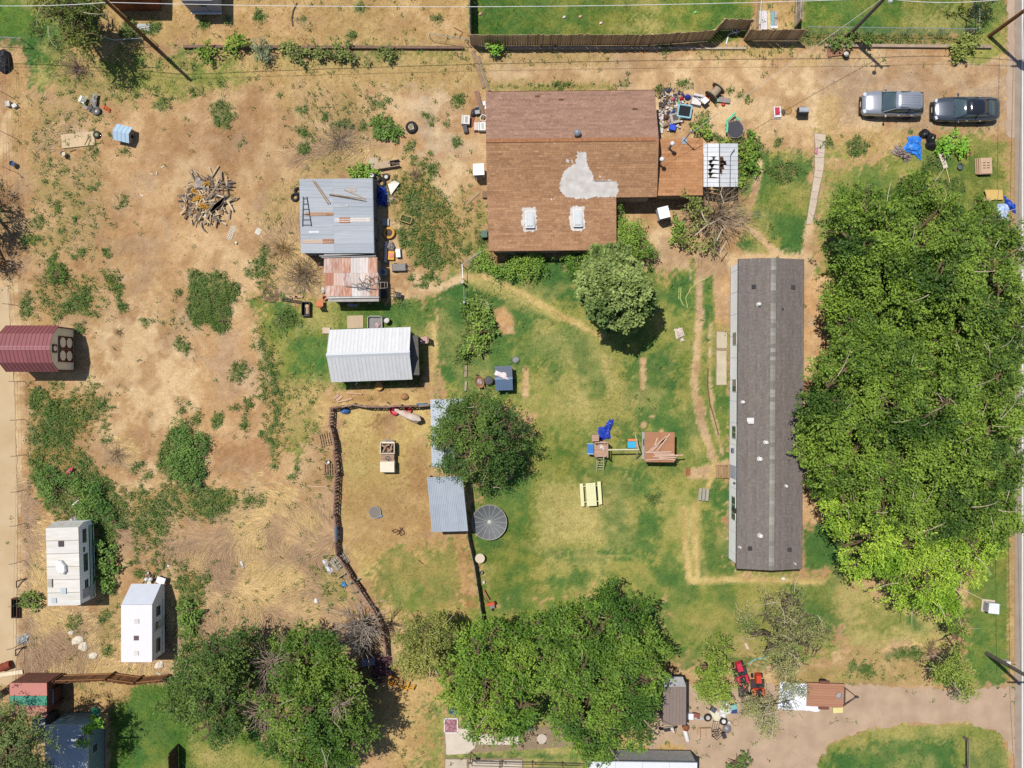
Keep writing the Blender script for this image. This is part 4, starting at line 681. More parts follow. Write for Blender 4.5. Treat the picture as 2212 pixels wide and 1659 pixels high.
tree('locust_tree', 'narrow yellow green tree on the verge between the grove and driveway', (2065, 1420), [(2070, 1380, 1.6, 4.4), (2060, 1430, 1.8, 4.6), (2040, 1460, 1.3, 3.8), (2080, 1480, 1.5, 3.8), (2075, 1345, 1.0, 3.4), (2055, 1490, 1.0, 3)], dens=6.5, leaf=(.22, .14), cA=(104, 132, 46), cB=(150, 166, 70), seed=19, trunk=.12, limbs=16, dead=8)
tree('juniper_tree', 'dense dark conifer filling the bottom left corner', (20, 1580), [(8, 1585, 2.6, 9), (38, 1630, 2.6, 9.4), (5, 1650, 2.8, 9.2), (66, 1655, 1.9, 8.4), (-14, 1530, 1.7, 7.4), (34, 1562, 1.4, 7.6)], dens=7, leaf=(.28, .1), cA=(76, 98, 48), cB=(128, 144, 80), seed=20)
tree('elm_tree', 'yellow green tree beside the rusty red shed at the top left', (150, 35), [(150, 30, 2.5, 6), (110, 10, 2.1, 5.4), (190, 15, 2.0, 5.6), (170, 65, 1.8, 5), (130, -25, 2.0, 5.2)], dens=5.5, leaf=(.26, .14), cA=(98, 112, 44), cB=(152, 152, 70), seed=21, dead=10, shell=.4)
tree('elm_tree', 'dark shrubby tree at the left edge above the maroon shed', (-50, 420), [(-80, 440, 2.2, 4.6), (-40, 480, 1.4, 3.4), (-60, 390, 1.6, 4), (-45, 540, 1.4, 3.4), (-90, 560, 2.0, 4)], dens=6, leaf=(.24, .14), cA=(80, 110, 44), cB=(116, 138, 60), seed=22)
# shrubs against the buildings
def shrub(label, lobes, seed, cA=(92, 128, 46), cB=(136, 164, 66), leaf=(.2, .13), dens=10, name='shrub', cat='shrub', **k):
    x = sum(l[0] for l in lobes) / len(lobes); y = sum(l[1] for l in lobes) / len(lobes)
    return tree(name, label, (x, y), lobes, dens=dens, leaf=leaf, cA=cA, cB=cB, cat=cat, seed=seed, trunk=.05, limbs=10, spray=(.5, 18), low=-.2, shell=.45, up=1.3, **k)
shrub('long vine hedge under the south eave of the brown roofed house', [(1060, 565, 1.0, 1.2), (1105, 572, 1.2, 1.4), (1150, 570, 1.2, 1.4), (1195, 570, 1.3, 1.5), (1235, 575, 1.2, 1.5), (1040, 560, .8, 1.1), (1080, 590, .8, .9), (1140, 590, .8, .8)], 31, name='vine_hedge')
shrub('tall climbing vine at the inner corner of the brown roofed house', [(1355, 500, 1.6, 2.6), (1385, 530, 1.5, 2.4), (1350, 545, 1.6, 2.4), (1310, 540, 1.5, 2.3), (1280, 545, 1.3, 2.2), (1340, 470, .9, 2.0), (1400, 555, 1.0, 1.6)], 32, name='vine')
shrub('green bush beside the white swamp cooler', [(1465, 480, .7, 1.3), (1460, 510, .5, 1.0)], 33)
shrub('leafy shrub half under the dry bare tree', [(1490, 430, 1.0, 2.6), (1500, 470, 1.1, 2.0), (1475, 520, .9, 1.4), (1540, 530, 1.0, 1.2), (1500, 540, .8, 1.0), (1515, 440, .8, 2.4)], 34, cA=(104, 118, 52), cB=(146, 152, 78), dens=6)
shrub('overgrown bush around the green framed trampoline', [(1618, 322, .9, .9), (1626, 355, .8, .8), (1606, 385, .6, .7), (1538, 297, .6, .7), (1514, 274, .6, .7), (1562, 306, .5, .5), (1622, 296, .5, .6)], 35, cA=(96, 134, 46), cB=(140, 164, 66))
shrub('bright green leafy bush beside the black trash bags', [(2055, 305, .9, .9), (2078, 318, .7, .7), (2035, 320, .6, .6)], 36, cA=(104, 158, 44), cB=(140, 186, 66), leaf=(.22, .11))
shrub('round green bush in the middle of the west lot', [(455, 640, 1.6, .5), (440, 680, 1.3, .45), (490, 640, 1.2, .45), (480, 690, .9, .4)], 37, cA=(76, 108, 46), cB=(110, 132, 60), leaf=(.14, .05))
shrub('large sprawling green bush left of the first trailer', [(120, 1060, 1.4, .9), (160, 1050, 1.2, .9), (200, 1070, 1.3, 1.0), (235, 1090, 1.2, .9), (100, 1030, 1.0, .8), (190, 1110, 1.4, .9), (240, 1125, 1.0, .8)], 38, cA=(80, 118, 52), cB=(116, 144, 66))
shrub('green bush strip shading the right side of the striped trailer', [(228, 1180, .8, 1.0), (232, 1220, .9, 1.0), (226, 1260, .8, .9)], 39, cA=(80, 118, 52), cB=(116, 144, 66))
shrub('leafy green weed mass in the centre of the west lot', [(390, 940, 1.3, .8), (385, 985, 1.5, .9), (420, 1000, 1.3, .8), (400, 1040, 1.3, .8), (430, 960, .9, .7)], 40, cA=(78, 116, 52), cB=(112, 142, 66))
shrub('green bush by the fence at the end of the white trailer', [(405, 1320, 1.0, .9), (410, 1350, .8, .8)], 41, cA=(84, 120, 50), cB=(118, 144, 66))
shrub('leafy garden hedge curving beside the bare sand patch', [(1040, 680, 1.0, 1.3), (1045, 715, .9, 1.3), (1025, 745, .9, 1.2), (1005, 770, .8, 1.1), (1025, 660, .9, 1.2)], 42, cA=(90, 122, 48), cB=(130, 154, 66))
shrub('spiky grass clump at the garden gate', [(1042, 655, .6, .9)], 43, cA=(116, 140, 74), cB=(160, 176, 104), leaf=(.5, .05), name='grass_clump', cat='plant')
shrub('grey green bush with drooping leaves beside the north alley', [(562, 100, .9, 1.5), (570, 120, .7, 1.2)], 44, cA=(106, 118, 84), cB=(146, 154, 118), leaf=(.2, .06))
shrub('bright green bush left of the grey green alley bush', [(520, 92, .8, 1.2), (500, 98, .6, .9), (445, 105, .9, 1.0)], 45, cA=(96, 130, 40), cB=(140, 160, 62))
shrub('low hedge row along the north alley wall', [(610, 105, .7, .7), (640, 112, .9, .8), (680, 112, .9, .8), (720, 114, .9, .8), (760, 112, .9, .8), (800, 114, .8, .7), (840, 115, .8, .7)], 46, cA=(92, 110, 52), cB=(132, 140, 74), dens=7)
shrub('bright leafy sapling against the tall plank fence', [(1065, 100, .6, 1.2), (1070, 110, .4, .8)], 47, cA=(96, 150, 44), cB=(130, 176, 62))
shrub('low shrubs around the foot of the street light pole', [(1840, 80, .6, 1.0), (1870, 85, .5, .7), (1810, 86, .6, .7)], 48, cA=(76, 104, 42), cB=(112, 136, 60))
shrub('yellow green bush at the corner of the chain link fence', [(2082, 95, .9, .9), (2070, 118, .8, .7), (2100, 90, .6, .8)], 49, cA=(110, 126, 52), cB=(148, 156, 76))
shrub('light green broadleaf plant on the blue shaded roof', [(185, 1585, .9, 3.4), (200, 1570, .8, 3.4), (175, 1600, .6, 3.2)], 50, cA=(112, 160, 46), cB=(156, 192, 76), leaf=(.3, .2), dens=6)
shrub('small green bush in the dirt beside the concrete lane fence', [(62, 1295, .8, .9), (55, 1288, .5, .7)], 51, cA=(92, 116, 52), cB=(124, 142, 68))
shrub('round green bush above the maroon shed', [(123, 590, .85, .6)], 52, cA=(76, 112, 36), cB=(110, 138, 54), leaf=(.14, .05))
shrub('dark bush at the bottom edge beside the white trailer roof', [(1590, 1650, .8, 1.2), (1610, 1645, .6, 1.0)], 53, cA=(70, 96, 46), cB=(104, 124, 62))
shrub('dark tree crown at the top edge behind the chain link yard', [(2110, -12, 1.5, 3.5), (2140, -14, 1.2, 3)], 54, cA=(46, 66, 40), cB=(70, 86, 54), dens=9)
shrub('green weeds clump behind the grey tin shed', [(776, 372, .9, .6), (800, 368, .6, .5)], 55, cA=(98, 138, 46), cB=(132, 160, 62))
shrub('dark green weed clump beside the round fire pit', [(830, 275, 1.0, .5), (850, 285, .7, .5), (815, 268, .6, .4)], 56, cA=(78, 114, 48), cB=(110, 138, 62))
# dry bare shrubs
def bare(name, label, base, n, rad, hgt, mat, seed, cat='bare shrub', twigs=3, r0=.035, squash=1.0):
    r_ = random.Random(seed); p = W(*base); mb = MB()
    for i in range(n):
        a = 6.283 * i / n + r_.uniform(-.25, .25); e = r_.uniform(.15, 1.3); L = rad * r_.uniform(.6, 1.05)
        end = Vector((math.cos(a) * math.cos(e) * L, math.sin(a) * math.cos(e) * L * squash, .1 + math.sin(e) * hgt)); st = Vector((r_.uniform(-.15, .15), r_.uniform(-.15, .15), 0))
        pts = bend(st, end, 4, r_, .15); mb.tube(pts, r0, 4, r0 * .3)
        for _ in range(twigs):
            q = pts[r_.randint(2, 4)]; d = (end - st).normalized() + Vector((r_.uniform(-.8, .8), r_.uniform(-.8, .8), r_.uniform(-.3, .5))); mb.tube(bend(q, q + d * L * r_.uniform(.2, .45), 3, r_, .15), r0 * .45, 3, r0 * .15)
    me = mb.mesh(name); me.materials.append(mat); o = ob(name, me, None, (p.x, p.y, 0)); return tag(o, label, cat)
bare('dead_tree', 'bare grey leafless tree spreading over the bottom of the pallet fence', (785, 1345), 80, 2.3, 3.4, m('d2c2b2', .95, .15, 5, hex2='ad9c8c'), 61, 'dead tree', 5, .04)
bare('dead_shrub', 'thin dark leafless shrub inside the corral corner', (845, 1345), 22, 1.6, 1.2, m('6b5a48'), 62, 'dead shrub', 4, .025)
bare('dead_tree', 'dry leafless tree with pale limbs below the white metal awning', (1545, 470), 80, 2.7, 2.4, TWIG, 63, 'dead tree', 6, .035)
bare('dead_shrub', 'pinkish grey dead bush near the alley pole', (168, 150), 60, 1.2, .8, m('b59a88', .95, .2, 5), 64, 'dead shrub', 4, .02)
bare('dead_shrub', 'brown tumbleweed heap left of the rusty shed', (655, 595), 110, 1.7, 1.1, m('a88f72', .95, .2, 5), 65, 'dead shrub', 4, .02)
bare('dead_shrub', 'tan dead brush heap left of the grey tin shed roof', (615, 540), 60, 1.3, .7, m('c3a06c', .95, .2, 5), 66, 'dead shrub', 4, .02)
bare('dead_shrub', 'dry brush pile above the tin shed', (735, 305), 70, 1.8, .5, m('b09a80', .95, .2, 5), 67, 'dead shrub', 4, .018)
bare('dead_shrub', 'dry round thorn bush among the weeds east of the tyres', (898, 378), 50, .8, .6, m('b29a78', .95, .2, 5), 68, 'dead shrub', 4, .015)
bt_ = [o for o in COL.objects if o.get('label', '').startswith('large green tree with grey dead')][0]
for fx, fy, z, n, rad, sd in ((590, 1430, 4.6, 34, 1.6, 69), (575, 1530, 5.4, 34, 1.7, 70), (735, 1520, 7.4, 22, 1.1, 74)):
    o = bare('dead_bough', 'x', (fx, fy), n, rad, .9, m('d0b8a4', .95, .15, 5, hex2='ac947e'), sd, 'x', 5, .03)
    for k in ('label', 'category'): del o[k]
    o.parent = bt_; p = W(fx, fy, z); o.location = (p.x - bt_.location.x, p.y - bt_.location.y, z)
bare('dead_shrub', 'reddish dry twigs beside the narrow verge tree', (2010, 1405), 40, 1.1, .5, m('a88870', .95, .2, 5), 71, 'dead shrub', 4, .018)
bare('dead_shrub', 'brown dry weed tuft on the west dirt below the long bush', (255, 980), 60, 1.3, .35, m('b39878', .95, .2, 5), 72, 'dead shrub', 3, .014)
bare('dead_shrub', 'straw coloured weed tuft lying on the pale track', (258, 718), 30, .6, .25, m('b89a6c', .95, .2, 5), 73, 'dead shrub', 3, .014)
# pale forked limbs of the dead tree
dt = bpy.data.objects['dead_tree.001']
for pts in ([(1500, 430), (1512, 448), (1520, 470), (1528, 486), (1545, 478), (1556, 472)], [(1528, 486), (1514, 498), (1500, 510)], [(1548, 520), (1560, 495), (1570, 493)], [(1556, 545), (1562, 534), (1570, 520)], [(1564, 440), (1556, 415), (1566, 402)]):
    P(dt, 'limb', m('e0cfb8', .9, .1, 4), ('tube', [tuple(W(a, b, 1.7 + .15 * (i % 3)) - dt.location) for i, (a, b) in enumerate(pts)], .05, 6, .03))
# ================================================================= BUILDINGS
def root(name, label, cat, loc, rz=0, group=None):
    o = bpy.data.objects.new(name, None); COL.objects.link(o); o.location = loc; o.rotation_euler = (0, 0, R(rz)); return tag(o, label, cat, group)
def shingles(parent, name, e0, e1, r1, r0, colA, colB, row=.17, tab=.33, seed=1, streak=.5):
    """rows of separate tabs laid from the eave e0-e1 up to the ridge r0-r1"""
    q = random.Random(seed); e0, e1, r1, r0 = (Vector(p) for p in (e0, e1, r1, r0)); nm = (e1 - e0).cross(r0 - e0).normalized()
    if nm.z < 0: nm = -nm
    n = max(1, round(((r0 - e0).length) / row)); mb = MB(); A, B = Vector(colA), Vector(colB)
    for i in range(n):
        a0, a1 = e0.lerp(r0, i / n), e1.lerp(r1, i / n); b0, b1 = e0.lerp(r0, min(1, (i + 1.12) / n)), e1.lerp(r1, min(1, (i + 1.12) / n))
        L = (a1 - a0).length; k = max(1, round(L / tab)); off = q.random(); rc = q.uniform(-.12, .12)
        ts = [0] + [min(1, max(0, (j + off) / k)) for j in range(k)] + [1]; run = 0; t = .5
        for u, w in zip(ts[:-1], ts[1:]):
            if w - u < 1e-4: continue
            if run <= 0: run = q.choice((1, 1, 1, 2, 3)); t = min(1, max(0, q.gauss(.5, .3)))
            run -= 1; c = A.lerp(B, t) * (1 + rc * .5 + q.uniform(-.07, .07)); h = q.uniform(.012, .02); g = .004 / max(L, .1)
            p = [a0.lerp(a1, u + g) + nm * h, a0.lerp(a1, w - g) + nm * h, b0.lerp(b1, w - g) + nm * .004, b0.lerp(b1, u + g) + nm * .004, a0.lerp(a1, u + g) + nm * .001, a0.lerp(a1, w - g) + nm * .001]
            mb.add(p, [(0, 1, 2, 3), (4, 5, 1, 0)], tuple(c))
    me = mb.mesh(name); me.materials.append(VCOL); o = ob(name, me, parent); o['kind'] = 'stuff'; return o
def panels(parent, name, mat, e0, e1, r1, r0, n, rib=.03, th=.02, ribmat=None, nrib=1):
    """n separate sheets between eave e0-e1 and ridge r0-r1, each with its raised seam"""
    e0, e1, r0 = Vector(e0), Vector(e1), Vector(r0); st = (e1 - e0) / n; up = r0 - e0; nm = st.cross(up).normalized()
    if nm.z < 0: nm = -nm
    g = st * .012; ops = [('slab', [tuple(g), tuple(st - g), tuple(st - g + up), tuple(g + up)], th)]
    for k in range(nrib):
        c = st * ((k + .06) / nrib); ops.append(('slab', [tuple(c + nm * rib), tuple(c + st * .1 / nrib + nm * rib), tuple(c + st * .1 / nrib + nm * rib + up), tuple(c + nm * rib + up)], rib))
    for i in range(n): P(parent, name, mat, *ops, loc=tuple(e0 + st * i))
def patch(parent, name, poly, zf, mat, c, lift=.03, jag=.085, seed=3):
    q = random.Random(seed); pts = []
    for i, (a, b) in enumerate(poly):
        e, f = poly[(i + 1) % len(poly)]; n = max(1, int(math.hypot(e - a, f - b) / 2.5))
        for k in range(n):
            x, y = a + (e - a) * k / n, b + (f - b) * k / n; z = 3.0
            for _ in range(4): p = W(x, y, z); z = zf(p)
            pts.append(Vector((p.x + q.uniform(-jag, jag) - c[0], p.y + q.uniform(-jag, jag) - c[1], 0)))
    vs = []
    for p in pts: vs.append((p.x, p.y, zf(p + Vector((c[0], c[1], 0))) + lift))
    n = len(vs); vs += [(a, b, z - lift * .9) for a, b, z in vs]
    me = bpy.data.meshes.new(name); me.from_pydata(vs, [], [tuple(range(n))] + [(i, n + i, n + (i + 1) % n, (i + 1) % n) for i in range(n)]); me.update(); me.materials.append(mat); return ob(name, me, parent)
GLASS = m('4a5560', .12, .1, 2, spec=.6); WHITE = m('f2f0ec', .7, .05); OFFW = m('e2ded4', .8, .08); DKMET = m('4a4845', .6, .15); GALV = m('b4bac0', .5, .14, 3, metal=.0, hex2='9aa2aa'); WOOD = m('b2916c', .9, .18, 4, hex2='94764f', stretch=(1, 8, 1)); WOODG = m('a1917e', .95, .2, 4, hex2='81725f', stretch=(1, 8, 1)); BLACK = m('2c2b2d', .6, .15); RUST = m('a5552f', .95, .25, 6, hex2='7d3d22')
PINKW = m('d7b49c', .9, .12, 4, hex2='c49a80')
# --- brown shingled house
hc = (4.4, 15.6); hs_ = root('brown_roofed_house', 'large house with brown shingle roof patched in white sealant', 'house', (hc[0], hc[1], 0), .6)
def h(x, y, z): return (x - hc[0], y - hc[1], z)
P(hs_, 'wall', m('c9b59a', .9), ('box', *h(4.4, 17.6, 0), 11.7, 7.4, 2.45), ('box', *h(3.0, 11.95, 0), 8.9, 3.7, 2.1), ('prism', [(h(0, 14.0, 0)[1], 2.4), (h(0, 21.3, 0)[1], 2.4), (h(0, 17.59, 0)[1], 4.05)], h(-1.4, 0, 0)[0], h(10.2, 0, 0)[0], 'x'))
for i, (x, y, w) in enumerate(((0.5, 10.07, 1.2), (4.0, 10.07, 1.5), (6.2, 10.07, .9))):
    wn = P(hs_, 'window', OFFW, ('box', *h(x, y, .9), w, .08, 1.0)); P(wn, 'pane', GLASS, ('box', *h(x, y - .03, .97), w - .14, .06, .86))
dr_ = P(hs_, 'door', m('8a5a3c'), ('box', *h(7.5, 12.6, 0), .08, .95, 2.0)); P(dr_, 'handle', DKMET, ('box', *h(7.57, 12.3, 1), .05, .1, .05))
NE = [h(-1.85, 21.64, 2.6), h(10.6, 21.64, 2.6), h(10.6, 17.59, 4.2), h(-1.85, 17.59, 4.2)]
SE1 = [h(-1.85, 13.77, 2.6), h(10.7, 13.77, 2.6), h(10.6, 17.59, 4.2), h(-1.85, 17.59, 4.2)]
SE2 = [h(-1.78, 9.96, 2.15), h(7.72, 9.96, 2.15), h(7.68, 13.77, 2.6), h(-1.85, 13.77, 2.6)]
RD = m('7b5236', .9)
P(hs_, 'roof_deck', RD, ('slab', NE, .12), ('slab', SE1, .12), ('slab', SE2, .12))
shingles(hs_, 'shingles', *NE, C(158, 122, 104), C(176, 140, 120), seed=1); shingles(hs_, 'shingles', *SE1, C(170, 128, 95), C(194, 150, 112), seed=2); shingles(hs_, 'shingles', *SE2, C(168, 126, 95), C(190, 148, 112), seed=3)
P(hs_, 'ridge_cap', m('a9744e', .95, .2, 4), *[('box', *h(-1.7 + .33 * i, 17.59, 4.195), .32, .26, .03) for i in range(37)])
for q in ((4.4, 21.66, 2.42, 12.5), (9.2, 13.75, 2.42, 3.0), (2.97, 9.94, 1.97, 9.5)): P(hs_, 'fascia', m('6a4630', .9), ('box', *h(*q[:3]), q[3], .04, .2))
def zs(p): return 4.2 - (17.59 - p.y) * 1.6 / 3.82 if p.y > 13.77 else 2.6 - (13.77 - p.y) * .45 / 3.81
def tp(c, r, pts): return [(553 * c + x / 3, 553 * r + y / 3) for x, y in pts]
SEAL = m('f0eae4', .85, .05, 2.2, hex2='d2c8be')
patch(hs_, 'sealant_patch', tp(2, 0, [(425, 985), (480, 985), (485, 1060), (520, 1140), (525, 1178), (610, 1170), (680, 1180), (690, 1240), (675, 1278), (520, 1278), (480, 1292), (350, 1280), (308, 1235), (315, 1170), (345, 1100), (400, 1070), (415, 1050)]), zs, SEAL, hc)
for q, pts in enumerate(([(350, 1030), (368, 1035), (370, 1055), (352, 1052)], [(384, 1030), (394, 1045), (398, 1060), (388, 1056)], [(566, 1135), (578, 1145), (574, 1156), (564, 1152)], [(248, 1284), (258, 1288), (254, 1298)])): patch(hs_, 'sealant_spot', tp(2, 0, pts), zs, SEAL, hc, jag=.02, seed=q)
for q, (x, y) in enumerate(((110, 1420), (420, 1416))):
    patch(hs_, 'sealant_border', tp(2, 0, [(x - 47, y - 70), (x - 20, y - 82), (x + 44, y - 75), (x + 48, y + 60), (x + 30, y + 82), (x - 40, y + 78), (x - 50, y + 30)]), zs, SEAL, hc, seed=q + 9)
    cx, cy = tp(2, 0, [(x + 3, y)])[0]; p = W(cx, cy, 2.45); z = zs(p)
    sk = P(hs_, 'skylight', WHITE, ('box', *h(p.x, p.y, z - .02), .66, 1.36, .2, 0, -6.7)); P(sk, 'dome', m('d8dcdc', .25, .05), ('lathe', *h(p.x, p.y, z + .14), [(.42, 0), (.40, .06), (.3, .12), (0, .15)], 4, -6.7, 0, 45, .93, 1.0) if False else ('box', *h(p.x, p.y, z + .17), .54, 1.22, .1, 0, -6.7, 0, {'tap': .82}))
p = W(1247.6, 288, 4.3); P(hs_, 'roof_turbine', m('c8ccd0', .3, .1, metal=.6), ('lathe', *h(p.x, p.y, 4.05), [(.13, 0), (.13, .2), (.22, .25), (.27, .4), (.2, .55), (0, .6)], 12), smooth=True)
for x, y in ((800, 711), (170, 610), (325, 636)): fx, fy = tp(2, 0, [(x, y)])[0]; p = W(fx, fy, 3.2); P(hs_, 'roof_vent', m('6a4a3a'), ('box', *h(p.x, p.y, 4.2 - (p.y - 17.59) * .395), .34, .12, .1))
# flat roofed wing
A_ = [W(1420, 303, 2.25), W(1519, 301, 2.25), W(1517.5, 425, 2.25), W(1418, 425, 2.25)]; a_ = [h(p.x, p.y, 2.3) for p in A_]
P(hs_, 'wing_wall', m('b49c80', .9), ('box', *h((A_[0].x + A_[1].x) / 2, (A_[0].y + A_[2].y) / 2, 0), 2.9, 3.8, 2.15))
P(hs_, 'wing_roof_deck', RD, ('slab', a_, .12)); shingles(hs_, 'wing_shingles', a_[3], a_[2], a_[1], a_[0], C(180, 128, 88), C(200, 148, 106), row=.22, tab=.6, seed=5)
for fx, fy in ((1446, 323), (1423.5, 356)):
    p = W(fx, fy, 2.35); vp = P(hs_, 'vent_pipe', m('8d8a84', .5), ('lathe', *h(p.x, p.y, 2.28), [(.16, 0), (.1, .1), (.075, .15), (.075, 1.35)], 10)); P(vp, 'cap', WHITE, ('lathe', *h(p.x, p.y, 3.6), [(.1, -.05), (.16, 0), (.17, .12), (.1, .2), (0, .22)], 12), smooth=True)
p = W(1478.7, 306.7, 2.3); ms = P(hs_, 'service_mast', m('9a9fa5', .4), ('box', *h(p.x, p.y, 2.3), .4, .5, .04), ('tube', [h(p.x, p.y, 2.3), h(p.x, p.y, 4.7)], .035, 6)); P(ms, 'weatherhead', m('b9bec4', .4), ('lathe', *h(p.x, p.y, 4.65), [(.06, 0), (.09, .08), (.05, .16), (0, .18)], 8))
P(hs_, 'chimney_stub', m('6b4a33'), ('box', *h(W(1421, 340, 2.4).x, W(1421, 340, 2.4).y, 2.2), .12, 1.9, .25))
# --- white ribbed awning with rusted holes
ac = W(1556, 357, 2.2); aw = root('metal_awning', 'white ribbed metal awning with rusted holes beside the brown roof', 'awning', (ac.x, ac.y, 0))
def awp(fx, fy, z): p = W(fx, fy, z); return (p.x - ac.x, p.y - ac.y, z)
for fx in (1521, 1592):
    for fy in (314, 400): P(aw, 'post', m('7a5a44'), ('tube', [awp(fx, fy, 0), awp(fx, fy, 2.1)], .05, 6))
AWW = m('dedfe2', .55, .07, 4); nrow = 10
for i in range(nrow):
    y0, y1 = 310 + 94 * i / nrow, 310 + 94 * (i + .94) / nrow
    P(aw, 'roof_panel', AWW, ('slab', [awp(1519.5, y0, 2.1), awp(1528, y0, 2.2), awp(1528, y1, 2.2), awp(1519.5, y1, 2.1)], .02))
    lx = {3: 1538, 4: 1531, 5: 1534, 6: 1530, 7: 1531}.get(i); rx = {3: 1562, 4: 1568, 5: 1563, 6: 1559}.get(i, 1554.8)
    if lx: P(aw, 'torn_panel', AWW, ('slab', [awp(lx + 9, y0, 2.43), awp(1553.6, y0, 2.5), awp(1553.6, y1 - 1, 2.5), awp(lx + 5, y1 - 3, 2.4)], .02), ('slab', [awp(1528.6, y0, 2.21), awp(lx, y0 + 1, 2.26), awp(lx + 2, y1 - 3, 2.26), awp(1528.6, y1, 2.21)], .02))
    else: P(aw, 'roof_panel', AWW, ('slab', [awp(1528.6, y0, 2.21), awp(1553.6, y0, 2.5), awp(1553.6, y1, 2.5), awp(1528.6, y1, 2.21)], .02))
    P(aw, 'roof_panel', AWW, ('slab', [awp(rx, y0, 2.48), awp(1594, y0, 2.1), awp(1594, y1, 2.1), awp(rx + (2 if rx > 1555 else 0), y1, 2.48)], .02))
P(aw, 'ridge_strip', m('7d5c4c'), ('slab', [awp(1553.2, 309, 2.54), awp(1555.4, 309, 2.54), awp(1555.4, 405, 2.54), awp(1553.2, 405, 2.54)], .03))
P(aw, 'flashing', m('5d6066'), ('slab', [awp(1527.6, 311, 2.24), awp(1528.6, 311, 2.24), awp(1528.6, 404, 2.24), awp(1527.6, 404, 2.24)], .02)); P(aw, 'loose_pipe', m('5d6066'), ('tube', [awp(1577, 404, 2.34), awp(1578, 335, 2.36), awp(1587, 322, 2.34)], .03, 5))
for y in (342, 352, 362, 372, 382): P(aw, 'rafter', m('7a5c3c'), ('slab', [awp(1522, y, 2.0), awp(1590, y, 2.0), awp(1590, y + 1.6, 2.0), awp(1522, y + 1.6, 2.0)], .08))
P(aw, 'floor', m('5a4632'), ('slab', [awp(1520, 313, .06), awp(1593, 313, .06), awp(1593, 402, .06), awp(1520, 402, .06)], .05))
# --- long single wide home
mc = (19.0, -2.2); mh = root('mobile_home', 'long single wide home with dark grey shingle roof', 'mobile home', (mc[0], mc[1], 0), -.4)
HL, HWd = 22.8, 4.8
P(mh, 'wall', m('f0eeec', .8, .05, 2, boost=1.75), ('box', 0, 0, .25, 4.62, HL - .5, 2.6), ('prism', [(-2.3, 2.85), (2.3, 2.85), (0, 3.4)], -HL / 2 + .25, HL / 2 - .25, 'y'))
P(mh, 'skirting', m('b4b6ba', .85), ('box', 0, 0, 0, 4.56, HL - .56, .25))
for k in range(14): P(mh, 'siding_seam', m('c9cbd2', boost=1.6), ('box', -2.315, -HL / 2 + .9 + k * 1.63, .3, .012, .03, 2.5))
e = [(-2.4, -HL / 2, 2.86), (-2.4, HL / 2, 2.86), (0, HL / 2, 3.45), (0, -HL / 2, 3.45)]; e2 = [(2.4, HL / 2, 2.86), (2.4, -HL / 2, 2.86), (0, -HL / 2, 3.45), (0, HL / 2, 3.45)]
P(mh, 'roof_deck', m('4d4848'), ('slab', e, .1), ('slab', e2, .1))
shingles(mh, 'shingles', *e, C(128, 118, 112), C(136, 126, 119), row=.15, tab=.33, seed=7); shingles(mh, 'shingles', *e2, C(124, 114, 109), C(132, 122, 116), row=.15, tab=.33, seed=8)
RC = [m('989489', .95, .06, 5), m('858279', .95, .06, 5), m('a6a398', .95, .06, 5)]
for i in range(76): P(mh, 'ridge_shingle', RC[rnd.choice((0, 0, 1, 2))], ('slab', [(-.19, 0, 3.425), (0, 0, 3.475), (0, .29, 3.47), (-.19, .29, 3.42)], .02), ('slab', [(0, 0, 3.475), (.19, 0, 3.425), (.19, .29, 3.42), (0, .29, 3.47)], .02), loc=(0, -HL / 2 + .02 + i * .3, 0))
P(mh, 'eave_trim', m('3f3c3c'), ('box', 0, -HL / 2 - .02, 2.72, 4.8, .04, .12), ('box', -2.42, 0, 2.74, .04, HL, .1), ('box', 2.42, 0, 2.74, .04, HL, .1))
def mhl(fx, fy, z=3.1): p = W(fx, fy, z); return p.x - mc[0], p.y - mc[1]
def mz(x): return 3.45 - abs(x) * .246
for fx, fy, w in ((1626, 620, .3), (1711, 620, .3), (1622, 1185, .3), (1707, 1187, .3), (1687, 668, .14)):
    x, y = mhl(fx, fy); P(mh, 'box_vent', m('3e3a3c'), ('box', x, y, mz(x), w, w, .1))
for fx, fy, r in ((1636, 658, .11), (1605, 869, .1), (1652, 955, .12), (1640, 991, .13), (1642, 1156, .13), (1601, 1183, .07), (1697, 1049, .09), (1719, 1217, .06)):
    x, y = mhl(fx, fy); vp = P(mh, 'vent_pipe', m('d8d4d0'), ('lathe', x, y, mz(x) - .04, [(r * 1.5, 0), (r * 1.4, .05), (r * .7, .08), (r * .7, .3)], 10)); P(vp, 'cap', WHITE, ('lathe', x, y, mz(x) + .26, [(r, 0), (r * 1.1, .06), (0, .12)], 10))
x, y = mhl(1621, 910); cb = P(mh, 'cooler_vent', WHITE, ('box', x, y, mz(x) - .03, .42, .36, .24)); P(cb, 'lid', WHITE, ('box', x - .05, y + .1, mz(x) + .21, .5, .3, .04))
for fy, ww in ((732, .95), (833, .95), (934, .95), (1090, 1.2), (1110, .95)):
    y = mhl(1590, fy, 1.7)[1]; wn = P(mh, 'window', OFFW, ('box', -2.33, y, 1.15, .06, ww, 1.1))
    for s_ in (-1, 1): P(wn, 'pane', GLASS, ('box', -2.35, y + s_ * ww * .235, 1.2, .05, ww * .41, 1.0))
y = mhl(1575, 1018, 1)[1]; dr_ = P(mh, 'door', m('d2d4da'), ('box', -2.34, y, .4, .06, .95, 2.0)); P(dr_, 'handle', DKMET, ('box', -2.38, y - .35, 1.4, .05, .08, .05))
P(mh, 'meter_box', m('6a6e74'), ('box', -2.38, y + 1.6, 1.2, .14, .3, .45)); P(mh, 'porch_lamp', BLACK, ('box', -2.38, y - .8, 1.9, .12, .12, .2))
st = thing('wooden_steps', 'small weathered wooden steps at the door of the long home', 'steps', 1560, 1018)
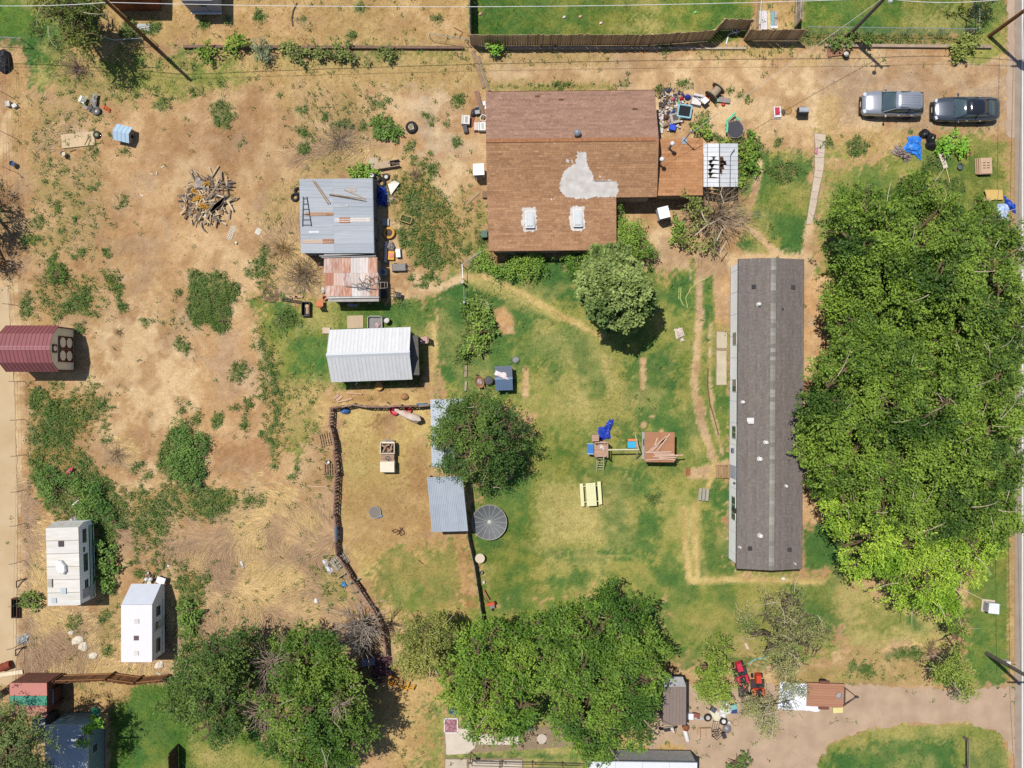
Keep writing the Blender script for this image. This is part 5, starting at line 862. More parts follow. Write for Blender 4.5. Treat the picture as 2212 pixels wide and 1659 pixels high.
for k in range(3):
    for j in range(2): P(st, 'tread_board', WOOD, ('box', -.42 + k * .4, 0, .1 + .16 * k, .17, 1.0, .04), loc=(j * .19, 0, 0))
for s_ in (-1, 1): P(st, 'stringer', WOOD, ('prism', [(-.55, 0), (.6, 0), (.6, .4), (.2, .4)], s_ * .46 - .02, s_ * .46 + .02, 'y'))
# --- grey corrugated tin shed
tc_ = W(727, 466, 2.5); ts = root('tin_shed', 'grey corrugated tin shed with rust streaks and a ladder on top', 'shed', (tc_.x, tc_.y, 0))
def tl(fx, fy, z=2.5): p = W(fx, fy, z); return Vector((p.x - tc_.x, p.y - tc_.y, z))
q0, q1, q2, q3 = tl(646.5, 387, 2.35), tl(803.7, 385.3, 2.6), tl(807, 546.5, 2.6), tl(650, 546.5, 2.35)
P(ts, 'wall', m('8d8f93', .8), ('box', 0, 0, 0, 5.2, 5.3, 2.3))
for k in range(4): P(ts, 'wall_board', m('6f7276', .8), ('box', 2.63, -2.3 + k * 1.5, .1, .06, 1.3, 2.1))
dr_ = P(ts, 'door', m('7c7f84', .8), ('box', 2.70, -.9, 0, .06, 1.1, 2.0)); P(dr_, 'handle', DKMET, ('box', 2.75, -.5, 1, .05, .1, .05))
SH = [m('adb3bb', .5, .08, 2, hex2='a0a7b0', stretch=(.4, 6, 1)), m('b9bdc2', .5, .08, 2, hex2='a9afb7', stretch=(.4, 6, 1)), m('a3aab4', .5, .08, 2, hex2='b4b8bd', stretch=(.4, 6, 1))]
for r in range(8):
    for c in range(2):
        u0, u1 = (0, .462) if c == 0 else (.458, 1.0); v0, v1 = r / 8, (r + 1.02) / 8; dz = Vector((0, 0, .012 * ((r + c) % 2)))
        f = lambda u, v: (q0.lerp(q1, u)).lerp(q3.lerp(q2, u), v) + dz
        P(ts, 'roof_sheet', SH[(r * 2 + c * 5 + r // 3) % 3], ('corr', f(u0, v0), f(u1, v0), f(u1, v1), f(u0, v1), 7, .018))
for (x0, x1, y0, y1), hx in (((450, 500, 1383, 1397), 'b0683c'), ((320, 500, 1375, 1398), 'c9a283'), ((540, 612, 1410, 1445), 'b86f40'), ((510, 745, 1412, 1440), 'd3cac2'), ((430, 505, 1550, 1578), 'b5693a'), ((300, 500, 1552, 1576), 'c8b09a'), ((500, 600, 1324, 1342), 'd0d3d6'), ((340, 410, 1495, 1510), 'd6dade'), ((600, 650, 1215, 1245), 'c4b8ae')):
    a, b, c, d = [tl(*tp(1, 0, [q])[0], 2.5) for q in ((x0, y0), (x1, y0), (x1, y1), (x0, y1))]
    for v in (a, b, c, d): u = (v.x - q0.x) / (q1.x - q0.x); v.z = 2.35 + .25 * u + .034
    P(ts, 'rust_streak' if hx[0] in 'bc' else 'worn_streak', m(hx, .9, .25, 5, stretch=(1, 6, 1)), ('corr', a, b, c, d, max(2, int((y1 - y0) / 10)), .018))
P(ts, 'edge_trim', m('7d828a', .5), ('slab', [q1 + Vector((0, 0, .03)), q1 + Vector((.06, 0, .03)), q2 + Vector((.06, 0, .03)), q2 + Vector((0, 0, .03))], .1))
# --- rusty low shed
rc_ = W(760, 603, 2.2); rs = root('rusty_shed', 'low shed with patchy red rust and white metal roof', 'shed', (rc_.x, rc_.y, 0))
def rl(fx, fy, z=2.2): p = W(fx, fy, z); return Vector((p.x - rc_.x, p.y - rc_.y, z))
P(rs, 'wall', m('9d9288', .85), ('box', .1, .05, 0, 3.6, 2.9, 2.0))
RS = ['c48a70', 'dcc0b0', 'b06444', 'e0d2c8', 'e4dcd8', 'c08262']; R2 = ['e2d2c8', 'c07c5c', 'd8b4a0', 'ece6e2', 'd8c0b2', 'dcc0ac']
for i in range(6):
    x0, x1 = 700 + 19.2 * i, 700 + 19.2 * (i + 1); k = 1.0
    for j, (y0, y1) in enumerate(((555.5, 590), (589, 617), (616, 640))):
        xx = lambda y: 4 * (y - 556) / 90
        P(rs, 'roof_sheet', m(RS[i], .8, .2, 2.2, hex2=R2[(i + (j == 1)) % 6], stretch=(3, .8, 1)), ('corr', rl(x0 + xx(y0), y1), rl(x0 + xx(y0), y0), rl(x1 + xx(y0), y0), rl(x1 + xx(y0), y1), 3, .02), loc=(0, 0, .014 * (2 - j)))
P(rs, 'gutter', m('d9d4cf', .7), ('slab', [rl(705, 641, 2.15), rl(818, 639, 2.15), rl(819, 643, 2.12), rl(706, 645, 2.12)], .06)); P(rs, 'fascia', m('bdb6ae'), ('slab', [rl(708, 647, 2.0), rl(818, 645, 2.0), rl(818.6, 651, 1.96), rl(709, 652, 1.96)], .05))
for k, (x0, y0, x1, y1) in enumerate(((690, 553, 812, 547), (700, 550, 770, 549), (694, 556, 812, 553))): P(rs, 'loose_pipe', m('a9a6a2', .6), ('tube', [rl(x0, y0, 2.3), rl(x1, y1, 2.34)], .05, 6))
# --- white gabled metal shed
wc = W(801, 766, 2.3); wsd = root('white_metal_shed', 'gabled shed with bright white seamed metal roof', 'shed', (wc.x, wc.y, 0), 2)
LX, LY = 3.02, 1.95
P(wsd, 'wall', m('8b867e', .85), ('box', -.05, 0, 0, 5.6, 3.4, 2.2), ('prism', [(-1.7, 2.2), (1.7, 2.2), (0, 3.4)], -2.85, 2.7, 'x'))
WM = m('e4e3e2', .5, .05, 1.5, boost=1.1); panels(wsd, 'roof_panel', WM, (-LX, -LY, 2.25), (LX, -LY, 2.25), (LX, 0, 3.6), (-LX, 0, 3.6), 22, .012); panels(wsd, 'roof_panel', WM, (-LX, LY, 2.25), (LX, LY, 2.25), (LX, 0, 3.6), (-LX, 0, 3.6), 22, .012)
P(wsd, 'ridge_cap', m('eceef0', .5, .03), ('slab', [(-LX - .03, -.16, 3.5), (LX + .03, -.16, 3.5), (LX + .03, 0, 3.65), (-LX - .03, 0, 3.65)], .02), ('slab', [(-LX - .03, 0, 3.65), (LX + .03, 0, 3.65), (LX + .03, .16, 3.5), (-LX - .03, .16, 3.5)], .02))
for k in range(14): P(wsd, 'gable_board', m('7a736a', .95, .25, 5), ('box', LX - .2 + .02 * (k % 3), -1.55 + k * .24, .1, .05, .22, 2.2 + 1.0 * (1 - abs(-1.55 + k * .24) / 1.7)))
P(wsd, 'lean_to_roof', m('6f6a63', .9, .2, 5), ('slab', [(LX - .15, -1.6, 2.3), (LX + .5, -1.65, 2.0), (LX + .5, 1.35, 2.0), (LX - .15, 1.3, 2.3)], .05)); P(wsd, 'lean_to_beam', m('524c46'), ('box', LX + .45, -.15, 1.9, .09, 3.0, .09), ('box', LX + .45, -1.5, 0, .09, .09, 1.9), ('box', LX + .45, 1.2, 0, .09, .09, 1.9))
# --- maroon barn shaped shed
bc = W(64, 753, 0); bs = root('barn_shed', 'maroon roofed barn style storage shed with cream double doors', 'shed', ((-33.6 - 1.9), W(0, 753, 2.6).y, 0))
prof = [(-1.6, .15), (-1.6, 2.55), (-1.03, 3.35), (0, 3.75), (1.03, 3.35), (1.6, 2.55), (1.6, .15)]; CR = m('e6d8b8', .8, .06, boost=1.7); MAR = m('9a5a5c', .6, .08, 2); MAR2 = m('6d3a3c', .6, .1)
P(bs, 'wall', CR, ('prism', prof, -1.85, 1.85, 'x')); P(bs, 'skids', m('6b5b48'), ('box', 0, -1, 0, 3.6, .12, .16), ('box', 0, 1, 0, 3.6, .12, .16))
for s_ in (-1, 1):
    panels(bs, 'roof_panel', MAR, (-1.95, s_ * 1.72, 2.5), (1.98, s_ * 1.72, 2.5), (1.98, s_ * 1.06, 3.42), (-1.95, s_ * 1.06, 3.42), 13, .025, .02); panels(bs, 'roof_panel', MAR, (-1.95, s_ * 1.06, 3.42), (1.98, s_ * 1.06, 3.42), (1.98, 0, 3.84), (-1.95, 0, 3.84), 13, .025, .02)
P(bs, 'ridge_cap', m('b07074', .6), ('slab', [(-1.97, -.14, 3.83), (2.0, -.14, 3.83), (2.0, .14, 3.83), (-1.97, .14, 3.83)], .03))
for a, b in ((0, 1), (1, 2), (2, 3), (3, 4), (4, 5), (5, 6)):
    (y0, z0), (y1, z1) = prof[a], prof[b]; P(bs, 'edge_trim', MAR2, ('tube', [(1.9, y0, z0), (1.9, y1, z1)], .05, 4))
for s_ in (-1, 1):
    dr_ = P(bs, 'door', MAR2, ('box', 1.885, s_ * .49, .3, .06, .95, 2.1))
    for z0 in (.48, 1.42): P(dr_, 'door_panel', CR, ('prism', [(s_ * .49 + .39 * math.cos(R(22.5 + 45 * k)), z0 + .42 + .42 * math.sin(R(22.5 + 45 * k))) for k in range(8)], 1.9, 1.93, 'x'))
    P(dr_, 'hinge', BLACK, ('box', 1.93, s_ * .9, 1.3, .03, .12, .06))
lv = P(bs, 'loft_window', MAR2, ('box', 1.885, 0, 2.62, .05, .62, .62)); P(lv, 'pane', CR, ('prism', [(.2 * math.cos(R(22.5 + 45 * k)), 2.93 + .25 * math.sin(R(22.5 + 45 * k))) for k in range(8)], 1.9, 1.925, 'x'))
# --- two travel trailers
def wheel(parent, x, y, z, r, w, rimc='c9c9c9', nm='wheel', ax='x'):
    ry, rx_ = (90, 0) if ax == 'x' else (0, 90)
    t_ = P(parent, nm, m('2b2a2b', .85, .15), ('lathe', x, y, z, [(r * .55, -w / 2), (r * .9, -w / 2), (r, -w * .3), (r, w * .3), (r * .9, w / 2), (r * .55, w / 2)], 16, rx_, ry), smooth=True); P(t_, 'rim', m(rimc, .4, .1, metal=.3), ('lathe', x, y, z, [(0, -w * .42), (r * .58, -w * .46), (r * .58, w * .46), (0, w * .42)], 12, rx_, ry)); return t_
t1 = thing('travel_trailer', 'striped green and white travel trailer with weathered streaked roof', 'trailer', 135, 1222, 1.6, 0, 2.9)
WW = m('f4f2ee', .6, .04, 2, boost=1.7); P(t1, 'body', WW, ('box', 0, -.1, .45, 2.36, 5.6, 2.3), ('prism', [(2.68, .5), (3.0, .8), (3.05, 1.8), (2.68, 2.7)], -1.17, 1.17, 'x')); RFM = m('f2eee6', .8, .09, 1.6, hex2='e0d8ca', stretch=(.5, 4, 1))
for k in range(6): P(t1, 'roof_panel', RFM, ('box', 0, -2.48 + k * .96, 2.75, 2.4, .94, .07))
P(t1, 'roof_seam', m('8e8676'), *[('box', 0, -2.0 + k * .96, 2.81, 2.38, .035, .02) for k in range(5)]); P(t1, 'front_cap', m('dedad2'), ('slab', [(-1.2, 2.72, 2.82), (1.2, 2.72, 2.82), (1.16, 3.06, 1.9), (-1.16, 3.06, 1.9)], .05))
for z0, hh, hx in ((.6, .22, '4f8a55'), (.92, .1, '9cc29a'), (1.12, .16, '4f8a55')): P(t1, 'green_stripe', m(hx, .6), ('box', 1.185, -.1, z0, .02, 5.5, hh))
for y0, z0, ww, hh in ((2.0, 1.65, 1.0, .55), (0, 1.55, 1.3, .6), (-1.6, 1.55, .6, .5), (1.0, 1.9, .35, .25)):
    wn = P(t1, 'window', DKMET, ('box', 1.19, y0, z0, .03, ww, hh)); P(wn, 'pane', GLASS, ('box', 1.205, y0, z0 + .05, .02, ww - .12, hh - .1))
dr_ = P(t1, 'door', m('d5d8d4'), ('box', 1.19, -2.25, .55, .03, .7, 1.85)); P(dr_, 'handle', DKMET, ('box', 1.22, -2.0, 1.4, .03, .1, .05))
ro = lambda fx, fy: (lambda p: (p.x - t1.location.x, p.y - t1.location.y))(W(fx, fy, 2.9))
x, y = ro(132.5, 1175); P(t1, 'roof_hatch', m('4b4245'), ('box', x, y, 2.82, .4, .42, .05)); x, y = ro(133, 1225); P(t1, 'air_conditioner', m('f0eeea', .6), ('lathe', x, y, 2.82, [(.62, 0), (.6, .2), (.5, .3), (0, .32)], 8, 0, 0, 22.5, .62, .95))
x, y = ro(107, 1259); P(t1, 'roof_vent', m('b9b3a4'), ('box', x, y, 2.82, .32, .6, .14)); x, y = ro(135, 1277); P(t1, 'vent_lid', m('c9d2d6'), ('box', x, y, 2.82, .42, .42, .1)); x, y = ro(114, 1297); P(t1, 'vent_lid', m('c5d0d8'), ('box', x, y, 2.82, .34, .34, .08))
for s_ in (-1, 1): wheel(t1, s_ * 1.02, -.7, .34, .34, .2); wheel(t1, s_ * 1.02, .2, .34, .34, .2)
P(t1, 'drawbar', m('3a3a3a'), ('tube', [(-.7, 2.7, .5), (0, 3.9, .5), (.7, 2.7, .5)], .05, 5))
t2 = thing('travel_trailer', 'plain white travel trailer with sloped nose beside the striped one', 'trailer', 295, 1368, 0, 0, 2.8)
W2 = m('f3eff0', .6, .03, 2, boost=1.4); prof = [(-2.1, .45), (-2.1, 2.75), (2.1, 2.75), (3.25, 1.1), (3.1, .55), (2.9, .45)]; P(t2, 'body', W2, ('prism', prof, -1.12, 1.12, 'x')); P(t2, 'roof', m('f5ecec', .7, .03), ('box', 0, 0, 2.75, 2.28, 4.24, .05)); P(t2, 'nose_panel', m('e9edf6', .6, .03), ('slab', [(-1.13, 2.1, 2.79), (1.13, 2.1, 2.79), (1.13, 3.25, 1.15), (-1.13, 3.25, 1.15)], .03)); P(t2, 'seam', m('c9cdd6'), ('box', 0, 2.1, 2.79, 2.28, .04, .02))
for y0, z0, ww, hh in ((1.35, 1.3, .7, .7), (-1.2, 1.3, 1.0, .7), (.35, 1.7, .5, .4)):
    wn = P(t2, 'window', DKMET, ('box', 1.13, y0, z0, .03, ww, hh)); P(wn, 'pane', GLASS, ('box', 1.145, y0, z0 + .05, .02, ww - .12, hh - .1))
dr_ = P(t2, 'door', OFFW, ('box', 1.13, .3, .5, .03, .65, 1.8)); P(dr_, 'handle', DKMET, ('box', 1.16, .1, 1.4, .03, .08, .05)); P(t2, 'trim_strip', m('9aa6b8'), ('box', 1.13, 0, .9, .02, 4.2, .06)); P(t2, 'rear_trim', m('dfe6f2'), ('box', 0, -2.11, 2.6, 2.28, .03, .18)); P(t2, 'awning_rail', m('c6cad2'), ('box', 1.14, -.2, 2.66, .05, 3.6, .07))
ro = lambda fx, fy: (lambda p: (p.x - t2.location.x, p.y - t2.location.y))(W(fx, fy, 2.8))
for fx, fy, hx, s_ in ((295.5, 1342, 'e2dcd6', .34), (294.5, 1378, '6b5a58', .34), (295, 1411, 'e2dcd6', .32)): x, y = ro(fx, fy); P(t2, 'roof_vent', m(hx), ('box', x, y, 2.79, s_, s_, .07))
for s_ in (-1, 1): wheel(t2, s_ * .95, -.3, .33, .33, .2); wheel(t2, s_ * .95, .45, .33, .33, .2)
P(t2, 'drawbar', m('3a3a3a'), ('tube', [(-.6, 3.0, .5), (0, 4.0, .5), (.6, 3.0, .5)], .05, 5)); P(t2, 'propane_tank', WHITE, ('lathe', -.15, 3.5, .5, [(.14, 0), (.15, .3), (.06, .42), (0, .44)], 10), ('lathe', .17, 3.5, .5, [(.14, 0), (.15, .3), (.06, .42), (0, .44)], 10))
# --- corral shelters
def shelter(label, pts, z, mat, npan, name='corral_shelter', rows=2, th=.02):
    c = sum((W(a, b, z) for a, b in pts), Vector()) / 4; o = root(name, label, 'shelter', (c.x, c.y, 0)); L = [W(a, b, z) - Vector((c.x, c.y, 0)) for a, b in pts]
    for p in L: P(o, 'post', m('7a6a56'), ('tube', [(p.x * .93, p.y * .93, 0), (p.x * .93, p.y * .93, z - .08)], .06, 6))
    for i in range(npan):
        f = lambda u, v: L[0].lerp(L[1], u).lerp(L[3].lerp(L[2], u), v); u0, u1 = i / npan, (i + 1) / npan
        for r in range(rows): P(o, 'roof_sheet', mat, ('corr', f(u0, (r + 1.02) / rows), f(u0, r / rows), f(u1, r / rows), f(u1, (r + 1.02) / rows), 5, .02), loc=(0, 0, .012 * ((i + r) % 2)))
    for a, b in ((0, 1), (3, 2)): P(o, 'beam', m('7a6248'), ('slab', [L[a] * .95 - Vector((0, 0, .12)), L[b] * .95 - Vector((0, 0, .12)), L[b] * .95 - Vector((0, .1, .12)), L[a] * .95 - Vector((0, .1, .12))], .1))
    return o, L
shelter('grey tin lean to roof in the corral beside the round dish', [(922.5, 1031), (999, 1028), (1011, 1146), (933, 1148)], 2.2, m('b2bac4', .5, .08, 2, hex2='a5aeb9'), 4)
shelter('pale weathered tin roof half hidden under the dark green corral tree', [(929.7, 863), (1001, 861), (1000, 1006), (933, 1008)], 2.2, m('cfd6de', .5, .1, 2, hex2='b8c2cc'), 4)
# --- brown grey shed in the south yard
sc_ = W(1458, 1520, 2.1); sh = root('brown_shed', 'small grey brown metal shed beside the junk filled driveway', 'shed', (sc_.x, sc_.y, 0)); P(sh, 'wall', m('5f5a55'), ('box', 0, 0, 0, 1.75, 3.0, 1.95))
SB = m('8f7e74', .6, .06, 2); panels(sh, 'roof_panel', SB, (-.9, -1.6, 2.05), (.82, -1.6, 2.05), (.82, 1.3, 2.2), (-.9, 1.3, 2.2), 7, .015, .02); P(sh, 'front_roof', m('a5a3a3', .6), ('slab', [(-.9, 1.3, 2.2), (.82, 1.3, 2.2), (.62, 1.95, 1.95), (-.9, 1.95, 1.95)], .03)); P(sh, 'dark_gap', BLACK, ('box', .9, -.1, 1.7, .1, 3.3, .2))  # black strip puts the darkness of the right side gap into colour
# --- south edge: white trailer roof
wt = W(1387, 1690, 2.6); wr = root('white_trailer', 'long white trailer roof at the bottom edge', 'trailer', (wt.x, wt.y, 0), -.8); P(wr, 'body', m('c9c9c6'), ('box', 0, 0, .4, 8.0, 2.9, 2.15)); P(wr, 'roof', m('eceef2', .6, .04), ('box', 0, 0, 2.55, 8.1, 3.0, .08)); P(wr, 'edge_trim', m('9aa0a8'), ('box', 0, 1.52, 2.5, 8.1, .03, .1))
for x in (-2, 0, 2): P(wr, 'roof_seam', m('cfd2d8'), ('box', x, 0, 2.63, .05, 3.0, .015))
S('white_plank', 'long white board lying above the white trailer roof', 'plank', WHITE, 1315, 1634, -2, 0, 0, ('box', 0, 0, .0, 3.0, .3, .08)); S('white_plank', 'second thin white board beside the long white board', 'plank', OFFW, 1300, 1640, -2, 0, 0, ('box', 0, 0, .0, 2.0, .12, .05))
# --- bottom left buildings
lc = W(62, 1512, 2.6); lr = root('red_roofed_shed', 'shed with a faded red and green painted flat roof', 'shed', (lc.x, lc.y, 0)); P(lr, 'wall', m('8b5a4a'), ('box', -.2, 0, 0, 2.7, 2.3, 2.4)); w_ = 2.76
for k, (y0, y1, hx) in enumerate(((1476, 1504, 'd08a7c'), (1504, 1525, '4f9a80'), (1525, 1550, 'c98577'))): a, b = (W(20, y0, 2.6) - lc), (W(100, y1, 2.6) - lc); P(lr, 'roof_sheet', m(hx, .8, .06), ('slab', [(a.x, a.y, 2.55), (b.x, a.y, 2.55), (b.x, b.y, 2.5), (a.x, b.y, 2.5)], .04), loc=(0, 0, .01 * k))
g0 = W(83, 1578, 2.0); gl = root('tin_lean_to', 'narrow grey tin lean to beside the corner conifer', 'lean to', (g0.x, g0.y, 0)); P(gl, 'wall', m('6b6a6a'), ('box', 0, 0, 0, .8, 1.6, 1.85))
for k in range(5): P(gl, 'roof_sheet', GALV, ('corr', (-.5, -.9 + k * .36, 1.98), (.48, -.9 + k * .36, 1.98), (.48, -.53 + k * .36, 1.98), (-.5, -.53 + k * .36, 1.98), 4, .018))
k0 = W(143, 1640, 2.9); bh = root('blue_home', 'pale blue grey home roof with teal wall at the lower left', 'mobile home', (k0.x, k0.y, 0), 0); P(bh, 'wall', m('8fa8a6', .8, .06), ('box', .05, -.6, .2, 2.9, 6.0, 2.6)); P(bh, 'skirting', m('6d7d7c'), ('box', .05, -.6, 0, 2.85, 5.9, .2)); P(bh, 'roof', m('c9cdd4', .7, .1, 2, hex2='b7bcc6'), ('box', 0, -.6, 2.8, 3.1, 6.2, .1)); P(bh, 'roof_edge', m('dfe3e6'), ('box', 1.56, -.6, 2.74, .04, 6.2, .16))
wn = P(bh, 'window', OFFW, ('box', 1.51, .3, 1.3, .04, .7, .8)); P(wn, 'pane', GLASS, ('box', 1.53, .3, 1.36, .03, .58, .68)); wn = P(bh, 'window', OFFW, ('box', 1.51, -1.6, 1.3, .04, .7, .8)); P(wn, 'pane', GLASS, ('box', 1.53, -1.6, 1.36, .03, .58, .68))
o = S('roof_antenna_mast', 'thin pale tripod mast on the shaded blue grey roof', 'antenna', m('c8ccd2', .4), 152, 1625, 0, 2.9, 0, ('tube', [(0, .9, 1.6), (-.75, -1.6, 0)], .025, 5), ('tube', [(0, .9, 1.6), (-.1, -1.7, 0)], .025, 5), ('tube', [(0, .9, 1.6), (.5, -1.2, 0)], .02, 5), ('tube', [(-.25, .75, 1.55), (.25, 1.05, 1.55)], .025, 5))
# --- top edge: red shed
q_ = W(300, -30, 0); rsd = root('red_brown_shed', 'rusty red shed at the top edge casting a dark shadow', 'shed', (W(303, 0).x, W(0, 23).y + 1.6, 0)); P(rsd, 'wall', m('a2552c', .8, .08, 2), ('box', 0, 0, 0, 3.2, 3.2, 2.5)); P(rsd, 'roof', m('8c4a2c', .8, .1, 3), ('slab', [(-1.75, -1.72, 2.5), (1.75, -1.72, 2.5), (1.75, 1.75, 2.7), (-1.75, 1.75, 2.7)], .08)); dr_ = P(rsd, 'door', m('8a4826'), ('box', .3, -1.62, 0, .9, .04, 2.0)); P(dr_, 'handle', DKMET, ('box', .6, -1.66, 1, .1, .05, .05))
# ================================================================= FENCES, POLES, WIRES
def resample(path, step):
    pts = [W(*p) for p in path]; out = []
    for a, b in zip(pts[:-1], pts[1:]):
        L = (b - a).length; n = max(1, round(L / step)); an = math.degrees(math.atan2(b.y - a.y, b.x - a.x))
        for k in range(n): out.append((a.lerp(b, (k + .5) / n), an, L / n))
    return out
def plank_fence(label, path, hgt, mats, bw=.15, name='plank_fence', jit=.03, lean=1):
    o = root(name, label, 'fence', W(*path[0])); o.location.z = 0; q = random.Random(len(label))
    for p, an, w in resample(path, bw):
        c = P(o, 'board', q.choice(mats), ('box', 0, 0, .03, w * .94, .02, hgt), loc=tuple(p - o.location), rz=an + q.uniform(-1, 1)); c.scale = (1, 1, 1 + q.uniform(-jit, jit)); c.rotation_euler[0] = R(q.uniform(-lean, lean))
    for a, b in zip(path[:-1], path[1:]):
        a, b = W(*a) - o.location, W(*b) - o.location
        for z in (.4, hgt * .82): P(o, 'rail', mats[0], ('tube', [(a.x, a.y + .05, z), (b.x, b.y + .05, z)], .04, 4))
        P(o, 'post', mats[-1], ('box', a.x, a.y + .08, 0, .1, .1, hgt * .95))
    return o
FB = [m('c0a47e', .95, .18, 5, boost=1.25), m('ac9270', .95, .18, 5, boost=1.25), m('ceb28c', .95, .18, 5, boost=1.25)]; FG = [m('a79c88', .95, .15, 5), m('958a76', .95, .15, 5)]
plank_fence('long weathered plank fence along the north alley', [(1019, 99), (1400, 98), (1530, 89), (1552, 66), (1612, 66), (1607, 88), (1726, 88)], 2.05, FB, .19)
plank_fence('grey plank fence running up to the top edge at the corner post', [(1018, 98), (1016, -20)], 2.0, FG, .2)
plank_fence('pale panel fence beside the dry strip at the top right', [(1716, 62), (1718, -30)], 1.8, [m('c9b8a2', .95, .1, 4), m('b9a892', .95, .1, 4)], .3)
plank_fence('brown plank fence above the green lawn at the lower left', [(48, 1466), (140, 1457), (250, 1453), (310, 1461), (368, 1455)], 1.95, [m('a5754a', .95, .2, 5), m('8f6038', .95, .2, 5), m('7a5233', .95, .2, 5)], .17)
plank_fence('short tan fence corner by the concrete lane', [(-20, 1500), (46, 1466)], 1.7, [m('b79a70', .95, .15, 5), m('a68860', .95, .15, 5)], .2)
plank_fence('low weathered board fence on the right side of the corral', [(1010, 1146), (1026, 1220), (1045, 1345)], 1.1, FG, .24)
plank_fence('dark plank fence post row at the bottom left lawn', [(385, 1610), (387, 1700)], 1.9, [m('5f4432', .95, .15, 5), m('4e3829', .95, .15, 5)], .2)
plank_fence('weathered board wall stub under the southern trees', [(745, 1470), (835, 1465)], 1.2, [m('5d4a44', .95, .15, 5)], .25)
# gate boards from the corner post to the house
lb = S('fallen_boards', 'weathered boards leaning between the plank fence and house corner', 'boards', m('a08468', .95, .2, 5), 1036, 150, 0, 0, 0, ('box', -.1, 0, .02, .3, 3.0, .05, 17), group=None)
S('loose_plank', 'grey board leaning along the fallen boards', 'board', m('958672', .95, .2, 5), 1042, 160, 17, 0, 0, ('box', .12, 0, .05, .16, 2.8, .05))
# low wall along the alley
S('retaining_wall', 'low dark timber retaining wall along the alley verge', 'low wall', m('8a6f5c', .95, .2, 3), 700, 104, -.2, 0, 0, ('box', 0, 0, 0, 21.5, .2, .28)); S('retaining_wall', 'low concrete kerb wall under the chain link fence', 'low wall', m('b09a84', .95, .15, 3), 1960, 101, -.5, 0, 0, ('box', 0, 0, 0, 12.8, .22, .22)); S('retaining_wall', 'low concrete kerb wall at the foot of the plank fence', 'low wall', m('c8b49c', .95, .15, 3), 1330, 105, 0, 0, 0, ('box', 0, 0, 0, 20, .18, .14))
# standing pallets
SLAT = [m('b08e68', .95, .2, 5), m('94785a', .95, .2, 5), m('a07f60', .95, .2, 5)]
def pallet(parent, x, y, z, rz, mat, stand=False, L=1.2, D=1.0, n=7):
    o = P(parent, 'pallet', mat, *[('box', 0, dy, .04 if not stand else 0, L, .045, .09) for dy in (-D / 2 + .03, 0, D / 2 - .03)], loc=(x, y, z), rz=rz)
    if stand: o.rotation_euler = Euler((R(90), 0, R(rz))); o.location.z = z + D / 2
    for k in range(n):
        P(o, 'slat', mat, ('box', -L / 2 + .05 + k * (L - .1) / (n - 1), 0, .13 if not stand else .09, .1, D, .02))
        if k % 3 == 0: P(o, 'slat', mat, ('box', -L / 2 + .05 + k * (L - .1) / (n - 1), 0, .015 if not stand else -.02, .1, D, .02))
    return o
def pallet_fence(label, path, mats, hgt=1.05):
    o = root('pallet_fence', label, 'fence', W(*path[0])); q = random.Random(3)
    for p, an, w in resample(path, 1.2): v = p - o.location; pallet(o, v.x, v.y, 0, an + q.uniform(-5, 5), q.choice(mats), True, L=w * 1.02, D=hgt * q.uniform(.9, 1.08))
    return o
pallet_fence('fence of upended wooden pallets around the corral', [(836, 1410), (829, 1350), (806, 1310), (780, 1270), (742, 1208), (730, 1195), (727, 1110), (726, 1060), (730, 1020), (727, 970), (724, 945), (716, 920), (717, 880), (770, 872), (795, 877), (835, 876), (905, 875), (930, 874)], [m('97786c', .95, .2, 5), m('86675a', .95, .2, 5), m('a58474', .95, .2, 5)])
def ground_pallet(label, fx, fy, rz, mat, **k):
    o = thing('wooden_pallet', label, 'pallet', fx, fy, rz, group='wooden pallets')
    for d in (-1, 0, 1): P(o, 'stringer', mat, ('box', 0, d * .45, 0, 1.2, .05, .1))
    for j in range(7): P(o, 'slat', mat, ('box', -.55 + j * 1.1 / 6, 0, .1, .11, 1.0, .02))
    return o
ground_pallet('wooden pallet leaning outside the upper corral fence', 707, 948, 12, SLAT[0]); ground_pallet('wooden pallet lying outside the corral fence beside the white bucket', 717, 1014, 2, SLAT[2]); ground_pallet('reddish pallet by the chain link fence below the street light', 1803, 108, 8, m('b07f62', .95, .2, 5)); ground_pallet('brown weathered pallet tipped over the kerb near the street light', 1807, 88, 3, m('8f7860', .95, .2, 5))
o = ground_pallet('grey topped pallet stack panel behind the fallen frame at the fence bend', 734, 1212, 40, m('a5a49c', .95, .2, 5))
# chain link
def chain_link(label, path, hgt, post=2.6, name='chain_link_fence', hx='b9c0c4'):
    o = root(name, label, 'fence', W(*path[0])); g = m(hx, .4, .1, metal=.4); wm = MB()
    for a, b in zip(path[:-1], path[1:]):
        A, B = W(*a) - o.location, W(*b) - o.location; L = (B - A).length; n = max(1, round(L / post))
        for k in range(n + 1): p = A.lerp(B, k / n); P(o, 'post', g, ('tube', [(p.x, p.y, 0), (p.x, p.y, hgt)], .03, 6))
        P(o, 'top_rail', g, ('tube', [(A.x, A.y, hgt), (B.x, B.y, hgt)], .025, 5))
        n = int(L / .16)
        for k in range(n):
            for d in (-1, 1):
                u0, u1 = k / n, (k + d * hgt / .16 / 2) / n; hh = hgt
                if u1 > 1: hh *= (1 - u0) / (u1 - u0); u1 = 1
                if u1 < 0: hh *= u0 / (u0 - u1); u1 = 0
                p, q = A.lerp(B, u0), A.lerp(B, u1); wm.tube([(p.x, p.y, .03), (q.x, q.y, .03 + hh * .97)], .004, 3, cap=False)
    me = wm.mesh('wire_mesh'); me.materials.append(g); x = ob('wire_mesh', me, o); x['kind'] = 'stuff'; return o
